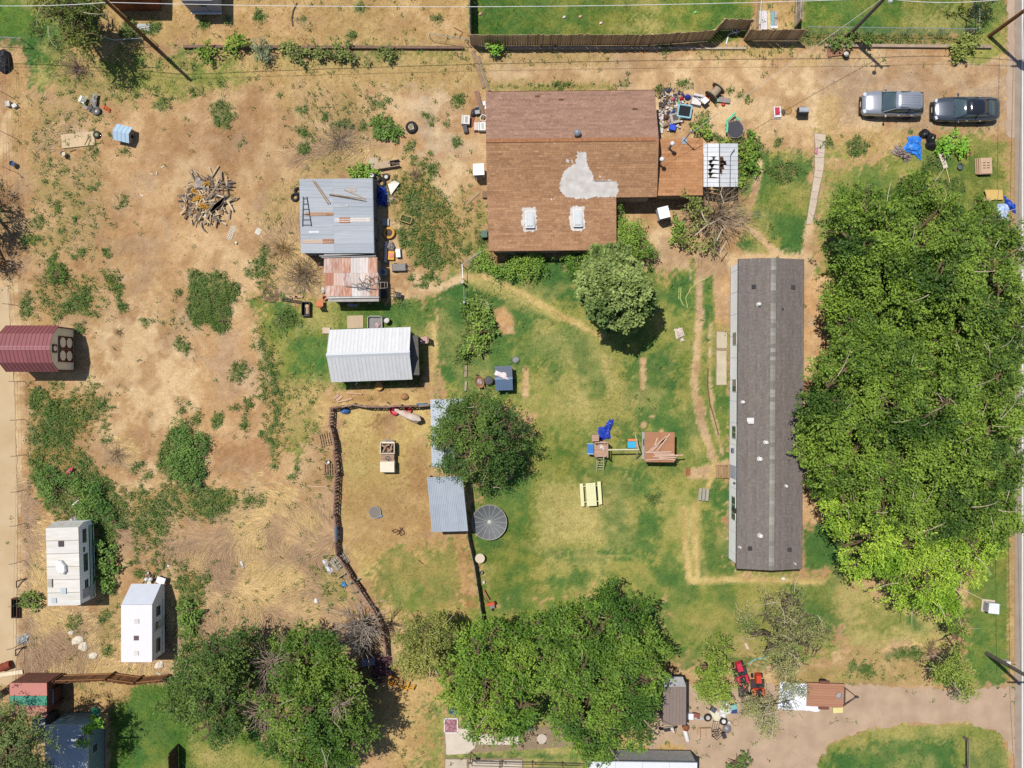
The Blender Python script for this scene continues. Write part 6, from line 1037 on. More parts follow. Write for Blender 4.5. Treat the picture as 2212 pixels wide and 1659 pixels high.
chain_link('chain link fence around the green yard at the top right', [(1734, 72), (2098, 76), (2098, -30)], 1.2); chain_link('short chain link gate fence beside the tin sheets at the top', [(1632, 66), (1637, -20)], 1.2)
chain_link('broken chain link corner fence at the top left lawn', [(-10, 92), (62, 96)], 1.2); chain_link('sagging grey rail fence above the alley wall', [(212, 84), (260, 98), (335, 92)], 1.0); chain_link('thin wire fence before the corner post of the plank fence', [(930, 84), (1012, 96)], 1.0)
chain_link('small garden gate of grey pipe at the path', [(1002, 604), (1000, 575), (1040, 548)], 1.1)
lf = root('wire_fence', 'thin wire fence on steel posts along the concrete lane', 'fence', W(52, 824)); tm = m('6d6a66', .5)
for fx, fy in ((34, 590), (38, 660), (52, 824), (54, 906), (56, 982), (56, 1058), (54, 1130), (52, 1210), (50, 1300), (48, 1390)):
    p = W(fx, fy) - lf.location; P(lf, 'post', tm, ('tube', [(p.x, p.y, 0), (p.x, p.y, 1.3), (p.x - .28, p.y, 1.55)], .022, 5))
for z in (.5, .9, 1.28): P(lf, 'wire', tm, ('tube', [tuple(W(a, b) - lf.location + Vector((0, 0, z))) for a, b in ((28, 300), (34, 590), (52, 824), (56, 1020), (52, 1210), (48, 1470))], .007, 3))
lf2 = root('wire_fence', 'sparse wire fence on posts at the upper left edge', 'fence', W(36, 200)); 
for fx, fy in ((30, 150), (33, 215), (36, 300), (40, 375)): p = W(fx, fy) - lf2.location; P(lf2, 'post', tm, ('tube', [(p.x, p.y, 0), (p.x, p.y, 1.3), (p.x - .3, p.y + .15, 1.6)], .022, 5))
for z in (.6, 1.2): P(lf2, 'wire', tm, ('tube', [tuple(W(a, b) - lf2.location + Vector((0, 0, z))) for a, b in ((28, 130), (33, 215), (40, 375))], .008, 3))
# low rail near the road, bottom right
o = thing('rail_barrier', 'low weathered rail on posts on the bottom right lawn', 'barrier', 2081, 1622, 0)
for y in (-1.1, 1.1): P(o, 'post', WOODG, ('box', 0, y, 0, .14, .14, .8))
P(o, 'rail', WOODG, ('box', 0, 0, .72, .1, 2.5, .14))
# utility poles
PB = m('8a6a48', .95, .2, 4, hex2='6d5236'); PG = m('7d7468', .9, .15, 4)
def pole(name, label, fx, fy, hgt, mat, r=.16):
    o = thing(name, label, 'utility pole', fx, fy, 0); P(o, 'pole', mat, ('tube', [(0, 0, 0), (0, 0, hgt)], r, 10, r * .7)); return o
pa_ = pole('utility_pole', 'wooden utility pole standing in the west lot by the alley', 336, 103, 9.6, PB); [P(pa_, 'insulator', m('8a9298'), ('lathe', x, 0, 9.3, [(.05, 0), (.06, .1), (0, .14)], 8)) for x in (-.2, .2)]
pb_ = pole('street_light_pole', 'dark grey pole with street light above the chain link fence', 1832, 78, 9.2, PG, .15); P(pb_, 'lamp_arm', m('8d9094'), ('tube', [(0, 0, 7.6), (-.1, -.4, 7.9), (-.18, -.77, 7.9)], .035, 6)); P(pb_, 'lamp', m('c9cdd0'), ('lathe', -.18, -.77, 7.7, [(.1, 0), (.17, .08), (.13, .2), (0, .26)], 12)); P(pb_, 'crossarm', PG, ('box', 0, 0, 8.7, 1.5, .1, .1))
pc_ = pole('utility_pole', 'brown wooden pole with transformer at the top right', 2137, 78, 9.4, m('a07040', .9, .15, 4, hex2='875a32')); P(pc_, 'transformer', m('9aa0a4', .4), ('lathe', .35, -.25, 7.2, [(.3, 0), (.32, .1), (.32, .85), (.2, 1.0), (0, 1.05)], 14)); P(pc_, 'crossarm', PB, ('box', 0, 0, 8.8, 1.6, .12, .12)); P(pc_, 'brace', BLACK, ('box', -.1, .05, 3.0, .04, .04, 1.6))
pd_ = pole('utility_pole', 'grey wooden pole leaning past the road at the lower right', 2131, 1411, 9.0, PG); P(pd_, 'meter_box', OFFW, ('box', .28, .05, 2.0, .3, .22, .5)); P(pd_, 'crossarm', PG, ('box', 0, 0, 8.5, 1.6, .12, .12))
def wire(label, pts, r, hx='d9d6d0', sag=0.0, name='power_line'):
    q = []
    for (a, b) in zip(pts[:-1], pts[1:]):
        a, b = Vector(a), Vector(b)
        for k in range(12): p = a.lerp(b, k / 12); p.z -= 4 * sag * (k / 12) * (1 - k / 12); q.append(tuple(p))
    q.append(tuple(pts[-1])); mb = MB(); mb.tube(q, r, 4); me = mb.mesh(name); me.materials.append(m(hx, .5)); return tag(ob(name, me), label, 'cable')
pA, pB, pC, pD = W(336, 103), W(1832, 78), W(2137, 78), W(2131, 1411); mast = W(1478.7, 306.7, 2.3); z_ = lambda p, z: (p.x, p.y, z)
wire('white cable strung along the top edge between the poles', [(-46, 26.6, 7.2), z_(pA, 7.85), z_(pB, 6.5), z_(pC, 7.2), (60, 28, 7.6)], .022, 'f4f2ee', 1.0)
wire('thin dark upper power line along the top edge', [(-46, 26.9, 8.8), z_(pA, 9.1), z_(pB, 8.8), z_(pC, 9.0), (60, 28.2, 9)], .012, '555250', .7)
wire('service cable from the street light pole to the house mast', [z_(pB, 7.2), (mast.x + .02, mast.y, 4.75)], .016, 'd8cfc4', .5); wire('thin service cable from the transformer pole across the chain link yard', [z_(pC, 7.4), (pB.x + 2, pB.y + 6, 6.5)], .014, 'd8d4ce', .3)
wire('dark cable along the road from the transformer pole to the lower right pole', [z_(pC, 6.6), z_(pD, 6.4)], .016, '4f4a46', .8); wire('second dark cable along the road beside the first', [(pC.x - .9, pC.y, 6.0), (pD.x - .9, pD.y, 6.0)], .014, '4f4a46', .7); wire('cable from the lower right pole to the bottom right', [z_(pD, 6.2), (pD.x + 1, pD.y - 14, 6)], .014, '4f4a46', .4)
wire('low cable across the small wing roof', [(mast.x + 2.2, mast.y + 1.8, 3.4), (mast.x - .1, mast.y - .1, 4.4), (W(1424, 357, 2.3).x, W(1424, 357, 2.3).y, 3.2)], .01, '5a4636', .3)
# ================================================================= VEHICLES
def loft(stations, ring):
    mb = MB(); n = None; vs = []
    for s_ in stations:
        r_ = ring(*s_); n = len(r_); vs += r_
    fs = [(i * n + k, i * n + (k + 1) % n, (i + 1) * n + (k + 1) % n, (i + 1) * n + k) for i in range(len(stations) - 1) for k in range(n)]
    fs += [tuple(range(n))[::-1], tuple((len(stations) - 1) * n + k for k in range(n))]; mb.add(vs, fs); return mb
def body_ring(x, w, zb, zt): return [(x, y * w, z) for y, z in ((-.9, zb), (-1, zb + .18), (-1, (zb + zt) / 2 + .05), (-.97, zt - .1), (-.9, zt - .02), (-.5, zt + .025), (0, zt + .035), (.5, zt + .025), (.9, zt - .02), (.97, zt - .1), (1, (zb + zt) / 2 + .05), (1, zb + .18), (.9, zb))]
def glass_ring(x, wb, wt, zb, zt): return [(x, -wb, zb), (x, -(wb + wt) / 2 - .02, (zb + zt) / 2), (x, -wt, zt - .03), (x, -wt * .6, zt + .005), (x, 0, zt + .015), (x, wt * .6, zt + .005), (x, wt, zt - .03), (x, (wb + wt) / 2 + .02, (zb + zt) / 2), (x, wb, zb)]
def car(label, fx, fy, rz, paint, body, glass, roof, rails=None, roofmat=None, whl=(.33, -1.42, 1.38), W2=.92, trim=None, name='parked_car'):
    o = thing(name, label, 'car', fx, fy, rz, 0, .8); PT = m(paint, .28, .03, 2, metal=.55, spec=.5, coat=.6); GL = m('4a5c60', .06, .05, 2, spec=.8)
    def add(nm, mb, mat): me = mb.mesh(nm); me.materials.append(mat); me.polygons.foreach_set('use_smooth', [True] * len(me.polygons)); return ob(nm, me, o)
    add('body', loft(body, body_ring), PT); add('windows', loft(glass, glass_ring), GL)
    add('roof', loft([(x, w, w, z - .06, z) for x, w, z in roof], lambda x, wb, wt, zb, zt: [(x, -wb, zb), (x, -wt * .95, zt), (x, -wt * .5, zt + .03), (x, 0, zt + .04), (x, wt * .5, zt + .03), (x, wt * .95, zt), (x, wb, zb)]), roofmat or PT)
    g0, g1 = glass[0], glass[-1]; r0, r1 = roof[0], roof[-1]; mid = (roof[0][0] + roof[-1][0]) / 2; zb = body[4][3]
    for s_ in (-1, 1):
        P(o, 'pillar', PT, ('tube', [(g0[0], s_ * g0[1] * .99, g0[4] - .02), (r0[0], s_ * r0[1] * .98, r0[2])], .035, 5)); P(o, 'pillar', PT, ('tube', [(g1[0], s_ * g1[1] * .99, g1[4] - .02), (r1[0], s_ * r1[1] * .98, r1[2])], .045, 5)); P(o, 'pillar', BLACK, ('tube', [(mid, s_ * .84, zb), (mid, s_ * roof[1][1] * .99, roof[1][2])], .03, 4))
        mr = P(o, 'side_mirror', PT, ('blob', g0[0] + .35, s_ * (W2 + .12), zb - .02, .09, .13, .09, 1, .05)); P(mr, 'mirror_arm', BLACK, ('box', g0[0] + .35, s_ * (W2 + .0), zb, .06, .12, .04))
        P(o, 'headlight', m('e6eaf0', .1, .05, spec=.8), ('box', body[2][0] - .12, s_ * body[2][1] * .72, body[2][3] - .13, .34, .26, .09, s_ * -22)); P(o, 'tail_light', m('b02a2a', .2), ('box', body[-1][0] - .05, s_ * body[-1][1] * .82, body[-1][3] - .22, .14, .22, .16, s_ * 18))
        for x in (whl[1], whl[2]): wheel(o, x, s_ * (W2 - .1), whl[0], whl[0], .22, 'b9bcc0', ax='y')
        for x in (mid - .55, mid + .45): P(o, 'door_handle', m('d0d2d4', .3), ('box', x, s_ * (W2 + .005), zb - .16, .16, .03, .03))
        if rails: P(o, 'roof_rail', m('26262a', .4), ('tube', [(roof[0][0] + .3, s_ * rails, roof[1][2] + .06), (roof[-1][0] - .05, s_ * rails, roof[-1][2] + .05)], .025, 5))
    P(o, 'grille', m('202124', .4), ('box', body[0][0] + .0, 0, .5, .06, .9, .22)); P(o, 'front_plate', OFFW, ('box', body[0][0] - .04, 0, .42, .02, .4, .12)); P(o, 'rear_plate', OFFW, ('box', body[-1][0] + .03, 0, .7, .02, .4, .12)); P(o, 'bumper', BLACK, ('box', body[0][0] + .1, 0, .25, .3, 1.3, .12)); 
    P(o, 'interior', m('5a524c'), ('box', mid, 0, .55, 1.9, 1.3, .45)); return o
suv = car('silver sport utility car parked nose left in the alley', 1928, 224, -1, 'c2c5cc',
    [(-2.28, .62, .38, .72), (-2.18, .76, .3, .84), (-1.98, .86, .25, .96), (-1.5, .91, .24, 1.05), (-.95, .92, .24, 1.1), (0, .92, .24, 1.1), (1.2, .91, .24, 1.1), (1.9, .9, .26, 1.1), (2.18, .84, .32, 1.06), (2.27, .76, .4, .95)],
    [(-1.0, .80, .78, 1.05, 1.1), (-.1, .82, .67, 1.05, 1.6), (.25, .82, .66, 1.05, 1.7), (1.3, .82, .65, 1.05, 1.71), (1.9, .80, .64, 1.05, 1.6), (2.15, .76, .72, 1.04, 1.12)], [(-.08, .66, 1.63), (.25, .68, 1.71), (.9, .67, 1.74), (1.6, .66, 1.71), (1.98, .62, 1.6)], rails=.6)
for k in range(5): P(suv, 'roof_rib', m('aeb2ba', .35, .03, metal=.5), ('box', 1.0, -.36 + k * .18, 1.765, 1.4, .03, .012))
P(suv, 'tailgate', m('9a9ea6', .3, .03, metal=.5), ('box', 2.26, 0, .5, .04, 1.2, .5)); P(suv, 'grille_guard', m('e8eaee', .2, metal=.6), *[('box', -2.2, -.5 + k * .2, .62, .12, .06, .16) for k in range(6)])
sed = car('dark charcoal sedan with black roof parked behind the silver car', 2089, 235, 0, '626874',
    [(-2.5, .5, .36, .6), (-2.38, .72, .27, .68), (-2.1, .86, .22, .77), (-1.5, .92, .2, .87), (-.9, .93, .2, .95), (0, .93, .2, .97), (1.1, .92, .2, .98), (1.8, .89, .22, .99), (2.25, .8, .3, .95), (2.46, .66, .42, .84)],
    [(-1.1, .78, .76, .92, .96), (-.3, .80, .62, .92, 1.34), (.2, .80, .60, .92, 1.43), (.9, .79, .58, .92, 1.42), (1.6, .74, .56, .92, 1.24), (2.15, .66, .62, .93, 1.0)], [(-.3, .61, 1.355), (.2, .62, 1.44), (.8, .60, 1.445), (1.35, .57, 1.35)], roofmat=m('26262c', .08, .03, spec=.7, coat=.5), trim=1)
# golf-cart sized utility truck in the corral
ut = thing('utility_cart', 'old cream utility cart loaded with split logs in the corral', 'utility cart', 836.5, 988, 0, 0, .9); CRM = m('e8d9bd', .7, .08, 3)
P(ut, 'front_body', CRM, ('box', 0, -.72, .35, 1.12, .85, .55, 0, 0, 0, {'tap': .96})); P(ut, 'hood', m('efe3ca', .7, .05), ('box', 0, -.72, .9, 1.08, .8, .05)); P(ut, 'seat_deck', m('b99c84', .85), ('box', 0, -.05, .35, 1.02, .55, .3)); P(ut, 'seat', m('a58a76', .85), ('box', 0, .02, .65, 1.0, .4, .1)); P(ut, 'steering_column', m('aab2b8', .4), ('tube', [(.05, -.35, .7), (.02, -.08, 1.0)], .03, 6)); P(ut, 'steering_wheel', BLACK, ('ring', .02, -.05, 1.0, .16, .018, 16, 5, -35))
for a in ((0, .3, 1.04, .06, .4), (0, 1.12, 1.04, .14, .3), (-.52, .7, .06, .9, .4), (.52, .7, .06, .9, .4)): P(ut, 'bed_side', CRM, ('box', a[0], a[1], .5, a[2], a[3], a[4]))
P(ut, 'bed_floor', m('4a3d34'), ('box', 0, .7, .42, 1.0, .85, .06)); P(ut, 'bumper', m('a39a8a'), ('box', 0, 1.28, .4, .8, .1, .12))
for s_ in (-1, 1):
    for y in (-.75, .75): wheel(ut, s_ * .48, y, .25, .25, .18, 'b9b0a0')
    P(ut, 'headlight', m('d8d8d0', .2), ('box', s_ * .36, -1.15, .6, .14, .03, .12))
for k, (x, y, a, L) in enumerate(((-.25, .6, 60, .55), (.05, .55, -50, .6), (.25, .75, 70, .5), (-.1, .85, 20, .5), (.15, .5, 35, .45), (-.3, .8, -30, .4))): S('split_log', f'split firewood log, number {k + 1} from the top in the cream cart bed' if False else ['pale split log at the left side of the cream cart bed', 'brown split log across the middle of the cart bed', 'split log at the right rim of the cart bed', 'short split log at the back of the cart bed', 'small split log nearest the cart seat', 'bark covered log at the back left of the cart bed'][k], 'log', m('b08d74', .9, .2, 6), 836.5 + x * 29, 988 - y * 29, a, .5 + .05 * k, .4, ('prism', [(-.08, 0), (.08, 0), (.05, .12), (-.05, .13)], -L / 2, L / 2, 'x'), group='logs in the cart')
# trailer with plank deck
ft = thing('flat_trailer', 'small flat trailer with reddish plank deck and triangular tongue', 'trailer', 1797, 1502, -2, 0, .6)
for k in range(9): P(ft, 'deck_plank', m('c48e70', .9, .14, 5, hex2='b07c60', stretch=(8, 1, 1)), ('box', -.5, -.8 + k * .2, .55, 2.8, .19, .05))
P(ft, 'frame', m('6b4a3c'), ('tube', [(.9, -.85, .5), (1.95, -.1, .5), (.9, .65, .5)], .05, 4), ('tube', [(.9, -.9, .52), (.9, .9, .52)], .05, 4), ('tube', [(1.05, -.8, .52), (1.05, .55, .52)], .03, 4)); P(ft, 'hitch', DKMET, ('box', 1.95, -.1, .45, .25, .12, .14))
for s_ in (-1, 1): wheel(ft, -.6, s_ * .98, .3, .3, .18, ax='y'); P(ft, 'fender', m('7a4c3c'), ('box', -.6, s_ * .98, .62, .8, .22, .03))
S('wash_tub', 'round grey metal tub standing on the flat trailer deck', 'tub', m('b0a8a4', .5), 1813, 1503, 0, .6, .2, ('lathe', 0, 0, 0, [(.2, 0), (.24, .2), (.25, .22), (.22, .22), (.19, .03), (0, .03)], 16)); S('folding_stand', 'small brown frame hanging off the trailer edge', 'frame', m('8a5040'), 1808, 1523, 0, .0, .4, ('tube', [(-.35, 0, 0), (-.35, 0, .55), (.35, 0, .55), (.35, 0, 0)], .03, 4), ('tube', [(-.35, -.2, .3), (.35, -.2, .3)], .03, 4))
S('yellow_sheet', 'pale yellow square panel lying beside the flat trailer', 'board', m('f0e29a', .8, .05), 1810, 1533, 3, 0, .2, ('box', 0, 0, .12, .76, .5, .08), ('box', 0, 0, 0, .6, .4, .12))
S('white_tarp', 'white tarp spread beside the flat trailer under the olive tree', 'tarp', m('f2f4fc', .7, .03, boost=1.2), 1727, 1505, -3, 0, .2, ('cloth', [(-1.6, -1.0), (1.55, -1.05), (1.6, 1.0), (-1.6, 1.1)], .25, .12, 16, 3))
# ride-on mowers
def mower(label, fx, fy, rz, hx):
    o = thing('riding_mower', label, 'riding mower', fx, fy, rz, 0, .6); Rd = m(hx, .45, .06)
    P(o, 'mower_deck', m('3a3638', .6), ('box', .05, 0, .18, .8, 1.05, .15)); P(o, 'hood', Rd, ('box', .62, 0, .35, .75, .48, .42, 0, 0, 0, {'tap': .8})); P(o, 'fender', Rd, ('box', -.45, 0, .5, .7, .95, .1, 0, 0, 0, {'tap': .88})); P(o, 'seat', m('2e2a2c', .7), ('box', -.4, 0, .62, .42, .44, .1)); P(o, 'seat_back', m('2e2a2c', .7), ('box', -.63, 0, .66, .1, .44, .32)); P(o, 'steering_wheel', BLACK, ('ring', .1, 0, .92, .17, .02, 16, 5, 0, 25)); P(o, 'frame', BLACK, ('box', .1, 0, .3, 1.5, .3, .1))
    for s_ in (-1, 1): wheel(o, -.5, s_ * .43, .25, .25, .2, 'd8d4d0', ax='y'); wheel(o, .75, s_ * .36, .18, .18, .13, 'd8d4d0', ax='y')
    return o
mower('bright red riding mower parked beside the small light green tree', 1602, 1458, 105, 'd8304e'); mower('orange red riding mower to the right of the first mower', 1639, 1484, 92, 'd8492c')
dk = thing('mower_attachment', 'detached black mower deck with red guard below the red mower', 'mower part', 1607, 1491, 10, 0, .3); P(dk, 'shell', m('4a4648', .6), ('box', 0, 0, .05, .8, .62, .2, 0, 0, 0, {'tap': .85}), ('box', 0, -.42, .0, .85, .25, .15)); P(dk, 'guard', m('d2344c', .5), ('box', .2, .22, .24, .3, .35, .08))
# camper at the top edge
tcmp = thing('camper', 'small grey camper trailer at the top edge', 'camper', 450, -22, 0, 0, 0); P(tcmp, 'body', m('a9adb6', .6, .04), ('box', 0, -.0, .4, 2.35, 3.8, 2.1)); P(tcmp, 'roof', m('dfe2e8', .6), ('box', 0, 0, 2.5, 2.4, 3.9, .08)); wn = P(tcmp, 'window', m('c9ccd2'), ('box', -.2, -1.91, 1.4, 1.4, .04, .6)); P(wn, 'pane', GLASS, ('box', -.2, -1.93, 1.46, 1.28, .03, .48)); P(tcmp, 'seam', m('7d828c'), ('box', .3, -1.915, .45, .03, .02, 1.0)); P(tcmp, 'bumper', WHITE, ('box', 0, -1.98, .35, 2.3, .12, .12)); 
for s_ in (-1, 1): wheel(tcmp, s_ * 1.0, 0, .33, .33, .2)
# ================================================================= SMALLER THINGS
def tyre(label, fx, fy, r=.32, z=0, rim=None, rz=0, tilt=0, name='tyre'):
    o = thing(name, label, 'tyre', fx, fy, rz, z, .1); P(o, 'tread', m('2f2d2d', .85, .15), ('ring', 0, 0, r * .28, r * .72, r * .28, 20, 8, tilt), smooth=True)
    if rim: P(o, 'rim', m(rim, .5, .1), ('lathe', 0, 0, .04, [(r * .5, 0), (r * .5, r * .4), (r * .3, r * .34), (.06, r * .34), (.05, r * .45), (0, r * .45)], 14, tilt))
    return o
def bucket(label, fx, fy, hx, r=.16, hgt=.3, fill=None, name='bucket', cat='bucket', handle=True):
    o = thing(name, label, cat, fx, fy, 0, 0, hgt * .6); P(o, 'shell', m(hx, .5, .06), ('lathe', 0, 0, 0, [(r * .8, 0), (r, hgt), (r * 1.06, hgt), (r * .95, hgt - .02), (r * .76, .04), (0, .04)], 16), smooth=False)
    if fill: P(o, 'contents', m(fill, .8, .2, 6), ('lathe', 0, 0, 0, [(r * .9, hgt * .7), (r * .5, hgt * .78), (0, hgt * .8)], 12))
    if handle: P(o, 'handle', DKMET, ('ring', 0, 0, hgt, r * 1.02, .01, 18, 4, 20))
    return o
def chair(label, fx, fy, rz, hx, leg='b8b4ac', s=1.0, fallen=False, cat='chair'):
    o = thing('chair', label, cat, fx, fy, rz, 0, .5); A = m(hx, .6, .08); B = m(leg, .5, .08)
    P(o, 'seat', A, ('box', 0, 0, .42 * s, .44 * s, .42 * s, .05)); P(o, 'backrest', A, ('box', 0, .22 * s, .5 * s, .42 * s, .04, .42 * s, 0, -12))
    for x in (-1, 1):
        for y in (-1, 1): P(o, 'leg', B, ('tube', [(x * .2 * s, y * .18 * s, .42 * s), (x * .23 * s, y * .22 * s, 0)], .016, 5))
    if fallen: o.rotation_euler = (R(84), 0, R(rz)); o.location.z = .22
    return o
def bx(name, label, cat, fx, fy, rz, hx, sx, sy, sz, z=0, lid=None, tap=1.0, parts=(), rough=.7):
    o = thing(name, label, cat, fx, fy, rz, z, sz * .8); P(o, 'body', m(hx, rough, .08), ('box', 0, 0, 0, sx, sy, sz, 0, 0, 0, {'tap': tap}))
    if lid: P(o, 'lid', m(lid, rough, .06), ('box', 0, 0, sz, sx * tap * 1.03, sy * tap * 1.03, .04))
    for nm, hx2, *b in parts: P(o, nm, m(hx2, .7, .1), ('box', *b))
    return o
def plank(label, fx, fy, rz, L, w=.12, z=0, hx='c9a988', t=.04, name='plank', group=None, cat='plank', h=None):
    return S(name, label, cat, m(hx, .95, .16, 5), fx, fy, rz, z, t if h is None else h, ('box', 0, 0, 0, L, w, t), group=group)
# ---------- north west corner
qb = thing('wrecked_quad_bike', 'wrecked four wheeler lying apart in the weeds', 'quad bike', 197, 229, 0)
wheel_ = P(qb, 'wheel', m('6e6a66', .8, .15), ('ring', .46, -.42, .16, .22, .13, 22, 8, 12), smooth=True); P(wheel_, 'rim', m('d0ccc4', .5), ('lathe', .46, -.42, .08, [(.15, 0), (.16, .12), (.05, .1), (0, .12)], 14))
P(qb, 'frame', m('a8a49c', .5), ('tube', [(-.55, .1, .2), (-.1, -.25, .3), (.35, -.4, .2)], .05, 6), ('tube', [(-.6, -.05, .15), (-.1, -.4, .2), (.3, -.5, .15)], .04, 6)); P(qb, 'rack', m('e2dcc8', .6), *[('box', -.58 + .1 * k, .42, .35, .03, .5, .03, -25) for k in range(5)]); P(qb, 'front_guard', m('e8e2d2', .6), ('box', -.55, .4, .2, .5, .5, .12, -25))
P(qb, 'fender', m('aca79a', .8), ('cloth', [(.1, .2), (.5, .0), (.6, .8), (.3, .95)], .25, .15, 6, 4)); P(qb, 'seat', m('8d8a84', .8), ('box', .3, .1, .2, .3, .7, .15, 20)); P(qb, 'engine', m('5a5450', .7), ('box', .1, -.2, .05, .4, .35, .3, 30)); P(qb, 'shock_absorber', m('c8b0a4', .5), ('tube', [(-.45, -.15, .25), (-.15, -.32, .3)], .05, 6))
S('orange_plastic', 'crumpled orange plastic scrap beside the wrecked four wheeler', 'plastic scrap', m('e8703c', .5, .15), 231, 235, -35, 0, 0, ('cloth', [(-.35, -.12), (.35, -.15), (.3, .15), (-.3, .12)], .02, .14, 7, 5))
pl = thing('plywood_sheet', 'pale plywood sheet lying in the weeds', 'plywood', 168, 302, 6, 0, .1); P(pl, 'sheet', m('d8bd96', .9, .08, 2), ('box', 0, 0, .06, 2.55, 1.05, .03)); P(pl, 'upper_sheet', m('cba888', .9, .1, 3), ('box', .35, .55, .03, 1.0, .5, .025, -14)); P(pl, 'seam', m('a88a6a'), ('box', -.95, 0, .09, .03, .8, .006))
for k, (x, y, a, L) in enumerate(((188, 303, 62, .8), (193, 307, 68, .5), (179, 283, 60, .3), (157, 325, 20, .5))): plank(['thin stick lying across the plywood sheet', 'shorter stick beside the first on the plywood', 'small board end poking from the plywood top', 'splintered board below the plywood sheet'][k], x, y, a, L, .05, .09 if k < 2 else .02, '8f6a4c', .03, 'stick', cat='stick')
tyre('old green painted wheel beside the plywood sheet', 209, 291, .3, 0, '7d8a5e'); bucket('round white topped stump bucket below the plywood', 138, 333, 'b7a48c', .2, .45, 'efe2c8', 'stump', 'stump', False)
dh = thing('dog_house', 'small dog house with pale blue metal roof', 'dog house', 268, 290, -13, 0, .5); P(dh, 'wall', m('b79f80', .9), ('prism', [(-.5, 0), (.5, 0), (.5, .7), (0, .98), (-.5, .7)], -.55, .55, 'x')); P(dh, 'doorway', m('1f1a18'), ('box', .553, 0, .1, .01, .26, .4)); BL_ = m('c2ddf0', .5, .05)
panels(dh, 'roof_panel', BL_, (-.65, -.62, .68), (.62, -.62, .68), (.62, 0, 1.06), (-.65, 0, 1.06), 4, .015, .015); panels(dh, 'roof_panel', BL_, (-.65, .62, .68), (.62, .62, .68), (.62, 0, 1.06), (-.65, 0, 1.06), 4, .015, .015)
bucket('blue topped drum by the left edge fence', 28, 354, '9aa0a6', .2, .5, '3a5a90', 'drum', 'drum', False); bx('white_box', 'small white box at the left edge fence', 'box', 31, 228, 30, 'ece6dc', .35, .28, .25); bx('white_box', 'grey white carton left of the small white box', 'box', 17, 224, 5, 'd8d0c4', .3, .4, .3)
S('black_tarp_heap', 'dark covered heap at the upper left edge', 'covered heap', m('35353a', .7, .2, 4), 2, 130, 0, 0, .4, ('blob', 0, 0, 0, .7, .9, .7, 4, .12, 14, 7))
for k, (x, y, a) in enumerate(((326, 376, -10), (338, 374, 80), (352, 360, 25), (306, 422, -30))): plank(['short white stake on the dirt nearest the brush pile', 'white stake lying upright on the bare dirt', 'pale stake right of the other stakes', 'small white stake on the open dirt'][k], x, y, a, .3, .06, 0, 'efe0cc', .03, 'stake', cat='stake')
S('scrap_strips', 'pale metal frame strips by the alley pole', 'metal frames', m('cfd6de', .5), 309, 63, -12, 0, 0, *[('box', 0, .12 * k, .02, 1.0, .06, .03, 4 * k) for k in range(4)])
# ---------- debris pile
dp = thing('debris_pile', 'large heap of broken boards and yellow scraps on the dirt', 'debris pile', 447, 430, 0); q = random.Random(12)
P(dp, 'soil_mound', m('b08c66', .95, .2, 4), ('blob', 0, 0, 0, 1.5, 1.6, .22, 3, .15, 18, 7))
hues = ['b8a48c', '9a8876', 'c9b090', '84766a', 'd2b68c', 'a89078', '6e6258', 'dcc4a0']
for k in range(150):
    a = q.uniform(0, 6.28); r = 2.15 * q.random() ** .65; L = q.uniform(.3, 1.4); P(dp, 'board', m(q.choice(hues), .95, .18, 5), ('box', 0, 0, 0, L, q.uniform(.05, .15), .03, 0, q.uniform(-10, 10), q.uniform(-16, 16)), loc=(math.cos(a) * r * .95, math.sin(a) * r, .1 + .42 * max(0, 1 - r / 2.0) + q.uniform(0, .15)), rz=q.uniform(0, 180))
for k in range(9): P(dp, 'plank_panel_board', m('7d6c60', .95, .2, 5), ('box', .75 + .07 * k * .7, -.62 + .13 * k * .62 - .25, .42, 1.2, .11, .03, 38))
for k in range(6): P(dp, 'crate_slat', m('b9aea4', .95, .1, 5), ('box', -.35 + k * .02, 1.25 - .1 * k, .5 + .03 * k, .75, .06, .05, -14))
for k, (x, y, a) in enumerate(((-.7, .45, -30), (-.45, .2, -40), (-.25, .05, 10), (-.2, -.55, 15), (-.05, -.7, -8), (0, 1.0, 25), (-.55, -.1, 0))): P(dp, 'yellow_scrap', m('dba640', .85, .2, 5, hex2='c48c38'), ('cloth', [(-.4, -.15), (.4, -.18), (.42, .14), (-.38, .18)], .45, .18, 7, k + 3), loc=(x, y, 0), rz=a)
for k, (x, y) in enumerate(((-.35, .62), (-.32, -.55), (-.95, -.65), (1.3, -.72), (.0, -1.35), (-.5, 1.45), (-1.0, .15))): P(dp, 'white_scrap', m('ece6da', .8, .08), ('box', x, y, .3 if abs(x) < .6 else .05, .2, .14, .08, 20 * k))
for k in range(26):
    a = q.uniform(0, 6.28); p0 = Vector((math.cos(a) * 1.0, math.sin(a) * 1.1, .3)); P(dp, 'branch', m('7d6450', .95, .2, 5), ('tube', [tuple(p0), tuple(p0 * q.uniform(1.3, 1.8) + Vector((q.uniform(-.4, .4), q.uniform(-.4, .4), 0)))], .018, 4, .008))
